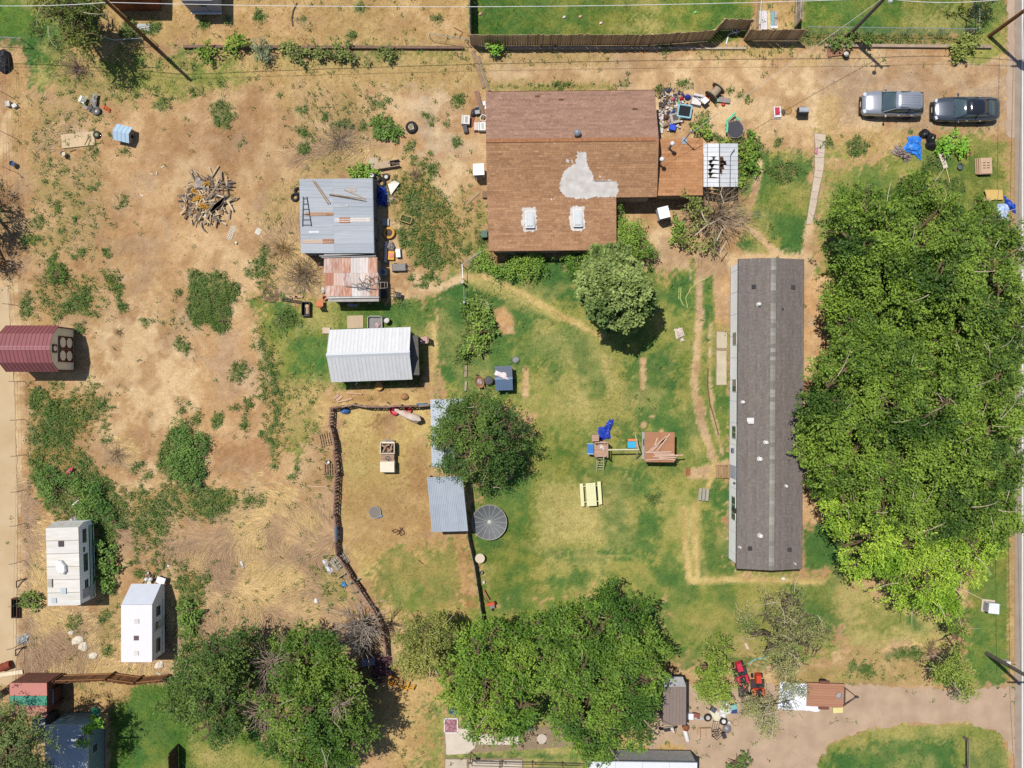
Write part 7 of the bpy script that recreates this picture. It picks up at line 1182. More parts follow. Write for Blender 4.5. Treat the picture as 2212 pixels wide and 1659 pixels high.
def lattice(name, label, fx, fy, rz, w, hgt, hx='f0ead8', z=.02, n=6, up=False):
    o = thing(name, label, 'lattice', fx, fy, rz, 0); mt = m(hx, .8, .06)
    for k in range(-n, n + 1):
        for d in (-1, 1):
            a0 = k / n * w; pts = []
            x0, x1 = a0 - hgt / 2 * d, a0 + hgt / 2 * d; y0, y1 = -hgt / 2, hgt / 2
            lo, hi = -w / 2, w / 2
            def clip(x, y, xo, yo):
                if x < lo: t_ = (lo - x) / (xo - x); return lo, y + (yo - y) * t_
                if x > hi: t_ = (hi - x) / (xo - x); return hi, y + (yo - y) * t_
                return x, y
            if max(x0, x1) < lo or min(x0, x1) > hi: continue
            c0, c1 = clip(x0, y0, x1, y1), clip(x1, y1, x0, y0); L = math.hypot(c1[0] - c0[0], c1[1] - c0[1])
            if L > .05: P(o, 'lath', mt, ('box', 0, 0, 0, L, .035, .008), loc=((c0[0] + c1[0]) / 2, (c0[1] + c1[1]) / 2, z + (.008 if d > 0 else 0)), rz=math.degrees(math.atan2(c1[1] - c0[1], c1[0] - c0[0])))
    if up: o.rotation_euler = (R(90), 0, R(rz)); o.location.z = hgt / 2 + .1
    return o
lattice('lattice_scrap', 'torn white lattice strip below the debris pile', 500, 503, 70, 1.1, .42); lattice('lattice_scrap', 'small white lattice scrap between the debris pile and tin shed', 558, 500, 60, .5, .4)
S('white_can', 'small white can below the white lattice scraps', 'can', WHITE, 511, 525, 0, 0, 0, ('lathe', 0, 0, 0, [(.08, 0), (.08, .18), (0, .18)], 10))
# ---------- clutter west of the brown house
def ac(label, fx, fy, rz, s=1.0, hx='e6e2da', grille='6d6a66', name='air_conditioner', z=0):
    o = thing(name, label, 'air conditioner', fx, fy, rz, z, .4); P(o, 'case', m(hx, .6, .05), ('box', 0, 0, 0, .62 * s, .66 * s, .5 * s)); P(o, 'grille', m(grille, .6), *[('box', .06 * s, -.2 * s + .08 * k * s, .5 * s, .2 * s, .04 * s, .015) for k in range(6)]); P(o, 'side_vent', m('a9a49c', .6), ('box', -.2 * s, 0, .5 * s, .06 * s, .6 * s, .012)); return o
ac('cream air conditioner unit standing free beside the house', 1006, 259, -3); ac('white air conditioner against the house wall', 1041, 273, 0, .95, 'f0eee8', 'b4b4b0'); bx('silver_appliance', 'small silver cased appliance below the cream air conditioner', 'appliance', 1005, 278, 10, 'd2cec8', .3, .5, .35, 0, '56525c'); bx('pale_box', 'pinkish box left of the wall air conditioner', 'box', 1028, 273, 0, 'e8cdc0', .3, .6, .35)
S('white_ring', 'white plastic ring leaning by the house wall', 'ring', m('f0e4d6', .6), 1044, 255, 0, .1, .1, ('ring', 0, 0, .1, .24, .04, 22, 6, 10)); S('black_bag', 'black bag slumped beside the grey folding chair', 'bag', m('3a3a40', .6, .2, 4), 1023, 243, -20, 0, .2, ('blob', 0, 0, 0, .24, .34, .3, 6, .12, 12, 6)); chair('grey folding chair beside the black bag', 1031, 240, 10, 'a8a8ac', 's' and 'c0c0c4', .8)
plank('broad brown board leaning at the house corner', 1036, 222, 105, 1.9, .34, .1, '9a7360', .04); plank('narrow grey board beside the broad brown board', 1040, 235, 105, 1.5, .16, .16, '8a7a6c', .04); S('white_fixture', 'white cracked fixture at the house wall', 'fixture', WHITE, 1046, 223, 10, 0, .2, ('box', 0, 0, 0, .22, .32, .2), ('box', .05, -.3, 0, .12, .3, .14)); plank('rusty plate lying between the boxes west of the house', 1019, 262, 80, .7, .3, .02, '9a6040', .02, 'rusty_plate', cat='metal plate')
def cooler(label, fx, fy, rz):
    o = thing('swamp_cooler', label, 'evaporative cooler', fx, fy, rz, 0, 1.5); P(o, 'case', m('d6d6d8', .6, .05, boost=1.2), ('box', 0, 0, .65, .78, .82, .85)); P(o, 'top', m('f4f4f6', .6, .03, boost=1.2), ('box', 0, 0, 1.5, .82, .86, .04)); P(o, 'louvre_panel', m('a9aaae', .6), *[('box', 0, -.42, .75 + .1 * k, .6, .03, .05) for k in range(7)])
    for x in (-.33, .33):
        for y in (-.35, .35): P(o, 'leg', DKMET, ('box', x, y, 0, .05, .05, .65))
    return o
cooler('boxy white evaporative cooler on legs west of the house', 1034, 366, 3); cooler('boxy white evaporative cooler on legs by the vine corner', 1434, 459, 14)
plank('long weathered board on the ground west of the house', 1021, 428, 42, 1.4, .18, 0, 'b39672'); bx('brown_box', 'dark brown box against the house wall', 'box', 1048, 420, 0, '8a6a50', .4, .5, .3); bx('green_bin', 'dark green bin at the house corner', 'bin', 1046, 506, 5, '4c6a5c', .45, .5, .6, 0, '58786a')
fp = tyre('tyre fire pit ring with a cream crate inside on the gravel', 889, 275, .47, name='fire_pit'); P(fp, 'crate', m('d8c4a0', .8), ('box', -.04, .02, .1, .4, .46, .12, 14)); P(fp, 'ash', m('4a4442', .9), ('lathe', 0, 0, 0, [(.34, .05), (0, .07)], 12)); P(fp, 'crate_slat', m('3c3834', .9), *[('box', -.04, -.12 + .09 * k, .22, .3, .04, .012, 14) for k in range(4)])
# ---------- around the tin shed
ld = thing('ladder', 'dark metal ladder lying on the tin shed roof', 'ladder', 660, 457, 0, 2.42, 0)
for x0, x1 in ((-.15, -.22), (.1, .45)): P(ld, 'stile', m('3c3a3c', .6), ('tube', [(x0, 1.1, .06), (x1, -1.1, .06)], .025, 5))
for k in range(6): t_ = k / 5; P(ld, 'rung', m('3c3a3c', .6), ('tube', [(-.15 - .07 * t_, .95 - t_ * 1.95, .06), (.1 + .35 * t_, .95 - t_ * 1.95, .06)], .018, 4))
for k, (x0, y0, x1, y1, hx) in enumerate(((365, 1170, 465, 1320, 'c4a888'), (380, 1175, 480, 1318, 'b89c80'), (475, 1262, 718, 1305, '6d5a4c'), (478, 1258, 715, 1290, 'b8a288'), (572, 1230, 712, 1290, 'c0a88c'))):
    a, b = W(553 + x0 / 3, y0 / 3, 2.55), W(553 + x1 / 3, y1 / 3, 2.6); mb = MB(); mb.tube([tuple(a), tuple(b)], .04, 4); me = mb.mesh('roof_pole'); me.materials.append(m(hx, .9, .1)); tag(ob('timber_pole', me), ['long tan pole on the tin roof, leftmost of five', 'second tan pole beside the leftmost on the tin roof', 'dark pole lying flat across the right of the tin roof', 'tan pole just above the dark pole on the tin roof', 'short upper tan pole on the right of the tin roof'][k], 'pole', 'poles on the tin roof')
tyre('tyre with white wheel disc at the tin shed corner', 803, 379, .3, .25, 'f2f0ea'); tyre('black tyre stacked behind the white disc wheel', 814, 384, .34, .1); tyre('large black tyre nearest the tin shed wall', 824, 395, .36); tyre('tyre with pale hub right of the tyre stack', 834, 382, .28, 0, 'd8d4cc'); tyre('tyre leaning in the brush left of the tin shed', 637, 426, .34); tyre('half buried tyre against the tin shed west wall', 643, 412, .3, .12)
tr = thing('wooden_trough', 'long pale wooden trough beside the tyres', 'trough', 836, 358, 10); [P(tr, 'side_board', m('b39a7e', .95, .15, 5), ('box', 0, y, 0, 2.0, .05, .4)) for y in (-.24, .24)]; P(tr, 'top_board', m('c7ad8e', .95, .12, 4), ('box', -.3, 0, .4, 1.2, .5, .04)); P(tr, 'floor_board', m('5c4c3e'), ('box', 0, 0, .04, 1.9, .45, .04)); P(tr, 'slot', m('5c4c3e'), ('box', .4, .05, .42, .5, .06, .03))
S('spool_disc', 'round pale wooden disc beside the trough', 'wooden disc', m('cfbda2', .9, .1, 4), 806, 352, 0, .1, .1, ('lathe', 0, 0, 0, [(.42, 0), (.42, .05), (.05, .06), (0, .03)], 20, 10)); S('plastic_sheet', 'white panel lying beside the tyres', 'panel', m('f6eee0', .7, .04, boost=1.2), 851, 406, 12, .15, .1, ('slab', [(-.4, .35, .15), (.15, .5, .3), (.5, .25, .2), (-.35, -.45, .0)], .04))
S('blue_tarp', 'dark blue crumpled tarp in the tin shed shadow', 'tarp', m('2c4fb4', .5, .2, 5), 822, 424, 5, 0, 0, ('cloth', [(-.55, -.75), (.5, -.8), (.45, .8), (-.5, .7)], .03, .35, 12, 9)); 
for k, (fx, fy, a, lab, hx) in enumerate(((838, 428, 60, 'teal bicycle frame lying by the blue tarp', '58b0a4'), (845, 436, 20, 'grey bicycle lying beside the teal frame', 'a9b4b8'))):
    o = thing('bicycle', lab, 'bicycle', fx, fy, a); 
    for x in (-.4, .4): P(o, 'wheel', m('5c5c5e'), ('ring', x, 0, .08, .26, .018, 20, 4))
    P(o, 'frame', m(hx, .5), ('tube', [(-.4, 0, .12), (-.08, .2, .14), (.3, .18, .14), (.4, 0, .12)], .02, 4), ('tube', [(-.08, .2, .14), (-.02, -.05, .14), (.3, .18, .14)], .02, 4)); P(o, 'handlebar', BLACK, ('tube', [(.25, .36, .14), (.42, .3, .16)], .02, 4)); P(o, 'saddle', BLACK, ('box', -.14, .28, .12, .2, .1, .06))
bx('grey_carton', 'flat grey board box above the yellow round trampoline', 'box', 833, 480, 0, 'bdb8b2', .52, .52, .18)
mt_ = thing('toy_trampoline', 'small round yellow toy trampoline with dark centre', 'trampoline', 840, 503, 0, 0, .25); P(mt_, 'rim', m('e0a53a', .6, .06), ('ring', 0, 0, .22, .36, .11, 26, 6)); P(mt_, 'mat', m('54453f', .8), ('lathe', 0, 0, .24, [(.28, 0), (0, .02)], 20)); [P(mt_, 'leg', DKMET, ('tube', [(.4 * math.cos(a), .4 * math.sin(a), .2), (.42 * math.cos(a), .42 * math.sin(a), 0)], .02, 4)) for a in (.5, 1.5, 2.6, 3.7, 4.7, 5.8)]
S('rolled_carpet', 'white rolled carpet standing along the rusty shed wall', 'carpet roll', m('e8ded8', .9, .08), 833, 544, 88, 0, .2, ('tube', [(-.8, 0, .13), (.8, 0, .13)], .13, 10)); S('cloth_bundle', 'grey and brown clothes bundle beside the rolled carpet', 'clothes', m('b8a89c', .9, .35, 8, hex2='6d6a72'), 844, 532, 0, 0, .2, ('blob', 0, 0, 0, .32, .36, .35, 8, .18, 12, 7)); yt = bx('yellow_toy_table', 'bright yellow toy table with pink disc', 'toy table', 845, 552, -3, 'f2b13c', .5, .72, .3, tap=.9); P(yt, 'pink_disc', m('ee8a86', .6), ('lathe', 0, .02, .3, [(.18, 0), (.17, .06), (0, .07)], 16)); bx('white_cooler', 'white picnic cooler beside the yellow toy table', 'cooler', 860, 547, 5, 'e8ecf4', .34, .62, .36, 0, 'f6f8fc')
wb = thing('garden_cart', 'grey upturned garden cart with handles pointing right', 'garden cart', 862, 577, 1, 0, .4); P(wb, 'tub', m('8d8884', .7, .1), ('box', 0, 0, .12, 1.15, .62, .3, 0, 0, 0, {'tap': .86})); [P(wb, 'handle', m('a89a88'), ('tube', [(.5, y, .3), (1.05, y * 1.1, .34)], .02, 5)) for y in (-.16, .2)]; wheel(wb, -.3, .3, .15, .15, .08, ax='y'); wheel(wb, -.3, -.3, .15, .15, .08, ax='y')
pc = thing('planter_cart', 'small yellow wooden planter cart full of weeds', 'planter', 877, 473, -18, 0, .3); [P(pc, 'side_board', m('c4b070', .9, .12), ('box', 0, y, .12, .85, .05, .22)) for y in (-.24, .24)]; [P(pc, 'end_board', m('c4b070', .9, .12), ('box', x, 0, .12, .05, .5, .22)) for x in (-.42, .42)]; P(pc, 'soil', m('6a7a44', .95, .3, 8), ('blob', 0, 0, .12, .38, .22, .2, 3, .2)); P(pc, 'handle', m('7a5a3c'), ('tube', [(.3, .3, .3), (.1, .6, .35)], .02, 4))
st_ = bx('stool_basin', 'white stool holding a blue basin beside the rusty shed', 'stool', 828, 588, 8, 'cfd2d6', .4, .4, .4); P(st_, 'basin', m('4a6ea8', .4), ('lathe', 0, 0, .4, [(.1, 0), (.17, .1), (.14, .1), (.08, .03), (0, .03)], 14)); bx('black_bin', 'black plastic bin beside the rusty shed roof', 'bin', 827, 634, 4, '33323a', .55, .6, .5, 0, '3e3d46', .95)
for k, (fx, fy, a) in enumerate(((806, 606, 25), (822, 616, 0), (790, 612, 60), (780, 618, 10))):
    o = thing('broken_chair', ['bent chair frame at the top of the heap on the rusty roof', 'square chair frame overhanging the rusty roof edge', 'dark chair frame in the middle of the rusty roof heap', 'flat metal frame at the left of the rusty roof heap'][k], 'chair frame', fx, fy, a, 2.3, .1, group='frames on the rusty roof'); g = m('b0a494' if k < 2 else '6d625c', .5)
    P(o, 'seat_rail', g, ('tube', [(-.3, -.22, .08), (.3, -.22, .08), (.3, .22, .08), (-.3, .22, .08), (-.3, -.22, .08)], .024, 5)); P(o, 'cross_bar', g, ('tube', [(0, -.22, .09), (0, .22, .09)], .02, 4)); P(o, 'back_rail', g, ('tube', [(.3, -.22, .08), (.55, -.2, .4), (.55, .2, .4), (.3, .22, .08)], .022, 5))
for k, (x0, y0, x1, y1) in enumerate(((745, 618, 812, 624), (760, 612, 800, 630), (775, 600, 790, 625))): a, b = W(x0, y0, 2.35), W(x1, y1, 2.4); mb = MB(); mb.tube([tuple(a), tuple(b)], .03, 4); me = mb.mesh('bar'); me.materials.append(m('a9a29a', .5)); tag(ob('metal_bar', me), ['long flat bar across the rusty roof heap', 'bar slanting under the rusty roof heap', 'short upright bar on the rusty roof heap'][k], 'metal bar')
chair('dark tipped chair frame on the ground right of the rusty shed', 845, 634, 80, '4a4446', '3c383a', .9, True); oc = chair('orange moulded chair below the rusty shed', 691, 655, 180, 'd2743c', 'd8d4cc', 1.15); bucket('bright red bucket at the rusty shed corner', 702, 644, 'e8442c', .15, .28)
bt = thing('black_trough', 'long black open trough box in the grass below the brush heap', 'trough', 660, 667, 0, 0, .4); [P(bt, 'side', m('38353c', .6), ('box', x, 0, 0, .05, 1.1, .45)) for x in (-.3, .3)]; [P(bt, 'end', m('4a464e', .6), ('box', 0, y, 0, .6, .05, .45)) for y in (-.53, .53)]; P(bt, 'floor', m('2a282c'), ('box', 0, 0, 0, .6, 1.05, .05)); P(bt, 'log', m('b08e72', .9), ('box', .12, -.1, .2, .2, .6, .15)); P(bt, 'disc', m('c8a878', .9), ('lathe', .1, .2, .36, [(.14, 0), (0, .03)], 12))
bf = thing('old_bed', 'dark metal bed frame with broken boards beside the tumbleweed', 'bed frame', 634, 648, -8); P(bf, 'side_rail', m('4c4440', .7), ('tube', [(-.95, 0, .2), (.7, -.02, .25)], .03, 4), ('tube', [(-.95, -.14, .2), (.7, -.16, .25)], .03, 4)); [P(bf, 'bar', m('6d625a', .7), ('box', -.8 + .25 * k, -.08, .2, .03, .16, .03)) for k in range(7)]; [P(bf, 'board', m('d0a888', .9, .15), ('box', -.4 + .4 * k, .2 + .05 * k, .1, .6, .16, .04, 10 * k - 12)) for k in range(3)]
nest = bare('twig_ring', 'ring shaped nest of dead vines in the dirt', (582, 631), 8, .3, .1, m('a88a70', .95, .2, 6), 81, 'vine ring'); 
for k in range(7): P(nest, 'vine', m('a88a70', .95, .2, 6), ('ring', .02 * k, -.02 * k, .06 + .02 * (k % 3), .42 + .04 * k, .02, 18, 4, 3 * k - 8, 4, 20 * k, .9))
S('white_bag', 'white bag at the upper left corner of the rusty shed', 'bag', m('efe8e0', .7, .06), 698, 627, 0, 0, .1, ('blob', 0, 0, 0, .18, .26, .2, 5, .1)); lattice('crate_lattice', 'white plastic crate edge under the rusty shed eave', 762, 660, 0, .8, .2, 'e2e0f0', .1, 4)
# ---------- round the white shed
struct(sheet('slab_step', [(750, 682), (785, 681), (785, 708), (750, 710)], .06, m('cfb898', .95, .08, 2), .08))
gt = thing('grey_tub', 'large shallow grey tub with clothes behind the white shed', 'tub', 810, 697, 0, 0, .2); P(gt, 'shell', m('8a8684', .6, .08), ('box', 0, 0, 0, 1.1, .95, .08), ('box', -.53, 0, .08, .05, .95, .2), ('box', .53, 0, .08, .05, .95, .2), ('box', 0, .45, .08, 1.0, .05, .2), ('box', 0, -.45, .08, 1.0, .05, .2)); P(gt, 'rim', m('c6ccb4', .5), ('tube', [(-.55, -.4, .3), (-.55, .35, .3), (-.4, .5, .3), (.4, .5, .3), (.55, .35, .3), (.55, -.4, .3)], .03, 5)); P(gt, 'clothes', m('d0808a', .9, .3, 9, hex2='ece4e0'), ('blob', .2, -.2, .08, .22, .2, .16, 5, .2))
bucket('black barrel with white bag on top behind the white shed', 835, 692, '3a3634', .24, .55, 'efe8e4', 'barrel', 'barrel', False); bx('pale_block', 'pale stone block at the left of the white shed', 'stone block', 705, 714, 0, 'd8bfa6', .65, .5, .18, tap=.9); chair('brown armchair in the shade right of the white shed', 916, 735, -80, 'c09a8c', '5a4a44', 1.25)
bucket('tan tub with dried plants below the white shed', 818, 834, 'c08a4c', .32, .35, 'e0b060', 'plant_tub', 'tub', False); S('tree_stump', 'round tan stump beside the corral fence', 'stump', m('b98a5c', .9, .15, 4), 874, 857, 0, 0, 0, ('blob', 0, 0, 0, .32, .27, .3, 2, .08, 12, 6)); plank('dark post leaning below the white shed', 845, 818, 60, 1.0, .08, .4, '4a4440', .06); S('white_pipe_elbow', 'white pipe elbow under the white shed eave', 'pipe', WHITE, 770, 827, 0, .3, 0, ('tube', [(-.1, -.12, 0), (.02, -.05, .02), (.06, .15, .04)], .05, 6)); S('grey_block', 'hollow concrete block in the white shed shadow', 'block', m('a9a8aa', .9), 904, 754, 5, 0, 0, ('box', -.12, 0, 0, .06, .2, .2), ('box', .0, 0, 0, .06, .2, .2), ('box', .12, 0, 0, .06, .2, .2), ('box', 0, .08, 0, .3, .05, .2), ('box', 0, -.08, 0, .3, .05, .2))
for k, (x, y, a, L, w) in enumerate(((726, 857, 35, .5, .16), (733, 860, 40, .55, .2), (752, 863, 18, .6, .12), (740, 866, 12, .9, .1), (765, 850, -5, 1.2, .08))): plank(['pinkish board end at the left of the corral corner', 'wide pale board beside the pinkish board end', 'short cream board above the pallet fence', 'long pale board along the pallet fence corner', 'thin pole on the ground below the white shed'][k], x, y, a, L, w, .02 + .02 * k, 'dcb496')
# ---------- corral
for lab, x, y, hx, r in (('red feed tub at the nose of the pale animal', 852, 887, 'd8304e', .34), ('bright red round tub by the pallet fence', 881, 886, 'e2403c', .27)): bucket(lab, x, y, hx, r, .3, None, 'feed_tub', 'tub', False)
S('blue_bucket_chair', 'crumpled blue plastic tub in the corral corner', 'tub', m('4a80c4', .5, .12), 746, 888, 10, 0, .15, ('blob', 0, 0, 0, .36, .24, .34, 7, .18, 12, 6)); S('blue_crate', 'long blue crate on top of the pallet fence', 'crate', m('5a8aa0', .6), 912, 874, 2, .7, 0, ('box', 0, 0, 0, .9, .22, .05), ('box', 0, .1, .05, .9, .03, .14), ('box', 0, -.1, .05, .9, .03, .14)); bucket('white bucket outside the corral fence', 708, 998, 'f2ece2', .16, .3)
# pale cow eating from the tub: one continuous skinned body
cw = bpy.data.meshes.new('cow'); cv = [(-.62, 0, .98), (-.2, 0, 1.02), (.25, 0, 1.0), (.5, 0, 1.02), (.78, 0, .95), (1.0, 0, .72), (1.2, 0, .5), (1.34, 0, .4),
   (-.62, .2, .78), (-.56, .2, .45), (-.66, .2, .1), (-.62, .2, 0), (-.62, -.2, .78), (-.56, -.2, .45), (-.66, -.2, .1), (-.62, -.2, 0), (.45, .18, .72), (.46, .18, .4), (.44, .18, .08), (.46, .18, 0), (.45, -.18, .72), (.46, -.18, .4), (.44, -.18, .08), (.46, -.18, 0), (-.86, 0, .95), (-.92, 0, .6), (-.9, 0, .4), (1.1, .16, .68), (1.1, -.16, .68)]
ce = [(0, 1), (1, 2), (2, 3), (3, 4), (4, 5), (5, 6), (6, 7), (0, 8), (8, 9), (9, 10), (10, 11), (0, 12), (12, 13), (13, 14), (14, 15), (3, 16), (16, 17), (17, 18), (18, 19), (3, 20), (20, 21), (21, 22), (22, 23), (0, 24), (24, 25), (25, 26), (5, 27), (5, 28)]
cw.from_pydata(cv, ce, []); cr_ = [.29, .33, .29, .25, .17, .13, .12, .08] + [.15, .075, .06, .06] * 2 + [.12, .065, .05, .055] * 2 + [.05, .025, .04, .05, .05]
co_ = ob('cow', cw); co_.modifiers.new('skin', 'SKIN'); sm = co_.modifiers.new('sub', 'SUBSURF'); sm.levels = 1; sm.render_levels = 2
for i, v in enumerate(cw.skin_vertices[0].data): v.radius = (cr_[i], cr_[i]); v.use_root = (i == 0)
cw.materials.append(m('efe2d4', .85, .1, 2.2, hex2='c9a68e', boost=1.1)); pp = W(886, 899, .8); co_.location = (pp.x, pp.y, 0); co_.rotation_euler = (0, 0, R(158)); tag(co_, 'white and tan animal bending to eat from the red tub', 'cow')
rt = thing('mesh_trampoline', 'small round grey mesh trampoline lying in the corral', 'trampoline', 810, 1107, 0, 0, .1); P(rt, 'rim', m('a9a39a', .5), ('ring', 0, 0, .12, .46, .035, 26, 5)); P(rt, 'mat', m('8a8076', .8, .2, 9), ('lathe', 0, 0, .12, [(.45, 0), (.2, -.02), (0, -.02)], 20)); S('blue_ball', 'light blue ball beside the round mesh trampoline', 'ball', m('7aa6d8', .5), 823, 1115, 0, 0, .1, ('blob', 0, 0, -.02, .13, .13, .13, 1, 0, 14, 9, False), smooth=True)
ir = thing('scrap_iron', 'tangle of rusty iron bars on the corral ground', 'scrap iron', 860, 1148, 0)
for k, pts in enumerate(([(-.5, .05, .05), (-.2, .2, .15), (.1, .1, .1), (.4, .3, .05)], [(-.3, -.1, .05), (0, .1, .2), (.3, -.15, .05)], [(.1, .3, .05), (.4, .1, .2), (.5, -.2, .05), (.2, -.3, .1), (.05, -.05, .12)], [(-.1, -.25, .05), (.2, .05, .15), (.35, .32, .05)], [(-.45, .12, .04), (-.35, -.05, .1), (-.1, 0, .05)])): P(ir, 'bar', m('6b4a3a', .9), ('tube', pts, .028, 5))
S('bent_bar', 'bent black bar lying on the corral grass', 'bar', BLACK, 906, 1215, -30, 0, 0, ('tube', [(-.15, .12, .03), (-.05, .12, .03), (.35, .05, .03)], .025, 4)); bucket('pale spool table top beside the corral right fence', 1037, 1205, 'dccab0', .33, .5, None, 'spool_table', 'spool', False); P(bpy.data.objects['spool_table'], 'top', m('e2d0b8', .9, .06), ('lathe', 0, 0, .5, [(.37, 0), (.37, .04), (.04, .045), (.03, .02), (0, .02)], 20))
dsh = thing('satellite_dish', 'large round mesh satellite dish lying face up by the corral', 'satellite dish', 1057, 1128, 0, 0, .3); P(dsh, 'mesh_bowl', m('6a6d70', .6, .08, 6), ('lathe', 0, 0, 0, [(.15, .12), (.5, .16), (.9, .26), (1.33, .42), (1.33, .44), (.9, .28), (.5, .18), (0, .14)], 24)); P(dsh, 'rim', m('b8b4a0', .5), ('ring', 0, 0, .43, 1.34, .025, 32, 5)); [P(dsh, 'rib', m('c2c4bc', .5), ('tube', [(.1 * math.cos(a), .1 * math.sin(a), .17), (.7 * math.cos(a), .7 * math.sin(a), .24), (1.33 * math.cos(a), 1.33 * math.sin(a), .45)], .018, 4)) for a in [6.283 * k / 16 for k in range(16)]]; P(dsh, 'hub', m('c9c8c0', .5), ('lathe', 0, 0, .1, [(.14, 0), (.14, .1), (0, .12)], 12)); P(dsh, 'mount', DKMET, ('lathe', 0, 0, 0, [(.3, 0), (.2, .12), (0, .12)], 10))
tl_ = thing('garden_tiller', 'orange garden tiller lying against the corral fence', 'tiller', 1062, 1307, 20); P(tl_, 'cover', m('d8582c', .6, .1), ('box', 0, .2, .3, .6, .22, .16, -8)); P(tl_, 'engine', m('8a8480', .6), ('box', .05, -.05, .1, .35, .25, .3)); wheel(tl_, -.05, -.28, .15, .15, .1); wheel(tl_, .35, .1, .15, .15, .1); P(tl_, 'handle', DKMET, ('tube', [(0, .2, .3), (-.25, .55, .5), (-.3, .8, .6)], .02, 4)); plank('reddish board leaning on the corral fence above the tiller', 1050, 1285, -62, .9, .12, .3, 'a87a58'); bx('white_jug', 'small white jug by the corral fence', 'jug', 1045, 1258, 0, 'efe2d6', .2, .22, .25, tap=.7); bucket('grey watering can below the spool table', 1040, 1236, '9aa8a0', .12, .3); S('orange_pot', 'yellow orange pot at the corral fence foot', 'pot', m('d8a040', .7), 1052, 1357, 0, 0, 0, ('lathe', 0, 0, 0, [(.12, 0), (.17, .22), (.14, .22), (0, .18)], 12))
S('broken_crate', 'pale open crate frame at the bend of the pallet fence', 'frame', m('c4b090', .9, .15), 733, 1215, 35, .3, .3, ('tube', [(-.45, -.35, 0), (.45, -.35, .05), (.45, .35, .3), (-.45, .35, .25), (-.45, -.35, 0)], .035, 4), ('tube', [(0, -.35, .02), (0, .35, .28)], .03, 4), ('tube', [(-.45, 0, .12), (.45, 0, .17)], .03, 4)); lp = thing('long_ladder', 'thin weathered ladder lying along the lower pallet fence', 'ladder', 762, 1250, -57)
for y in (-.14, .14): P(lp, 'stile', m('b0a48e', .9), ('tube', [(-1.6, y, .9), (1.6, y, .9)], .028, 4))
for k in range(7): P(lp, 'rung', m('b0a48e', .9), ('tube', [(-1.4 + .46 * k, -.14, .9), (-1.4 + .46 * k, .14, .9)], .018, 4))
for k, (x0, y0, x1, y1, hx) in enumerate(((729, 1248, 753, 1234, 'c0a880'), (752, 1262, 776, 1250, '8fa08c'), (760, 1282, 780, 1276, '6a7a5c'))): a, b = W(x0, y0), W(x1, y1); plank(['tan rail propped against the lower pallet fence', 'pale green rail propped below the tan rail', 'dark green rail propped nearest the bare tree'][k], (x0 + x1) / 2, (y0 + y1) / 2, math.degrees(math.atan2(y0 - y1, x1 - x0)), (b - a).length, .08, .35, hx, .06)
S('blue_plastic', 'light blue plastic scrap in the weeds west of the pallet fence', 'plastic scrap', m('5aa0d8', .5), 743, 1262, 30, 0, 0, ('cloth', [(-.2, -.2), (.2, -.25), (.2, .2), (-.15, .25)], .02, .14, 6, 2)); S('white_sheet_scrap', 'crumpled white sheet in the dry grass by the pallet fence', 'cloth', m('f2ecf0', .8, .05), 709, 1224, -60, 0, 0, ('cloth', [(-.6, -.15), (.6, -.2), (.5, .2), (-.6, .1)], .02, .2, 8, 3)); S('white_sack', 'small white sack in the dry grass', 'sack', WHITE, 683, 1298, 20, 0, 0, ('blob', 0, 0, 0, .16, .22, .15, 4, .15)); bx('blue_plank', 'dark blue panel on the pallet fence', 'panel', 725, 1152, 0, '4c6a8c', .14, 1.1, .15, .9); plank('long pale pole lying in the weeds left of the corral', 685, 1051, -3, 1.7, .05, .03, 'e0c8a4'); plank('curved pale branch on the dirt left of the corral', 590, 1043, 8, 1.8, .05, .02, 'd2b48e', .04, 'branch', cat='branch')
# ---------- garden
cp = thing('chicken_coop', 'small coop with dark blue ribbed metal roof and white cloth', 'coop', 1088, 817, 2, 0, 1.2); P(cp, 'wall', m('7a7066', .9), ('box', 0, 0, 0, 1.15, 1.7, 1.05)); DB = m('4c5c74', .5, .06); panels(cp, 'roof_panel', DB, (-.66, -.0, 1.3), (-.66, .92, 1.12), (.66, .92, 1.12), (.66, 0, 1.3), 6, .03, .02); panels(cp, 'roof_panel', m('5f7896', .5, .06), (-.66, -.92, 1.12), (.66, -.92, 1.12), (.66, -.02, 1.3), (-.66, -.02, 1.3), 9, .03, .02); P(cp, 'ridge', m('6f87a4', .5), ('box', 0, -.02, 1.3, 1.34, .16, .03)); dr_ = P(cp, 'door', m('5c5248'), ('box', 0, -.86, .1, .6, .04, .8)); P(dr_, 'handle', DKMET, ('box', .2, -.9, .5, .04, .04, .1))
S('white_cloth', 'pinkish white cloth draped on the dark blue coop roof', 'cloth', m('f4dcdc', .85, .06, boost=1.2), 1085, 812, -8, 1.32, 0, ('cloth', [(-.6, .0), (.5, -.25), (.25, .25), (-.55, .3)], .02, .1, 8, 3)); bucket('black plastic drum beside the blue roofed coop', 1056, 822, '3e3e40', .33, .5, None, 'drum', 'drum', False); P(bpy.data.objects['drum.001'], 'lid', m('4a4a4c', .6), ('lathe', 0, 0, .5, [(.34, 0), (.3, .05), (.1, .06), (0, .06)], 18))
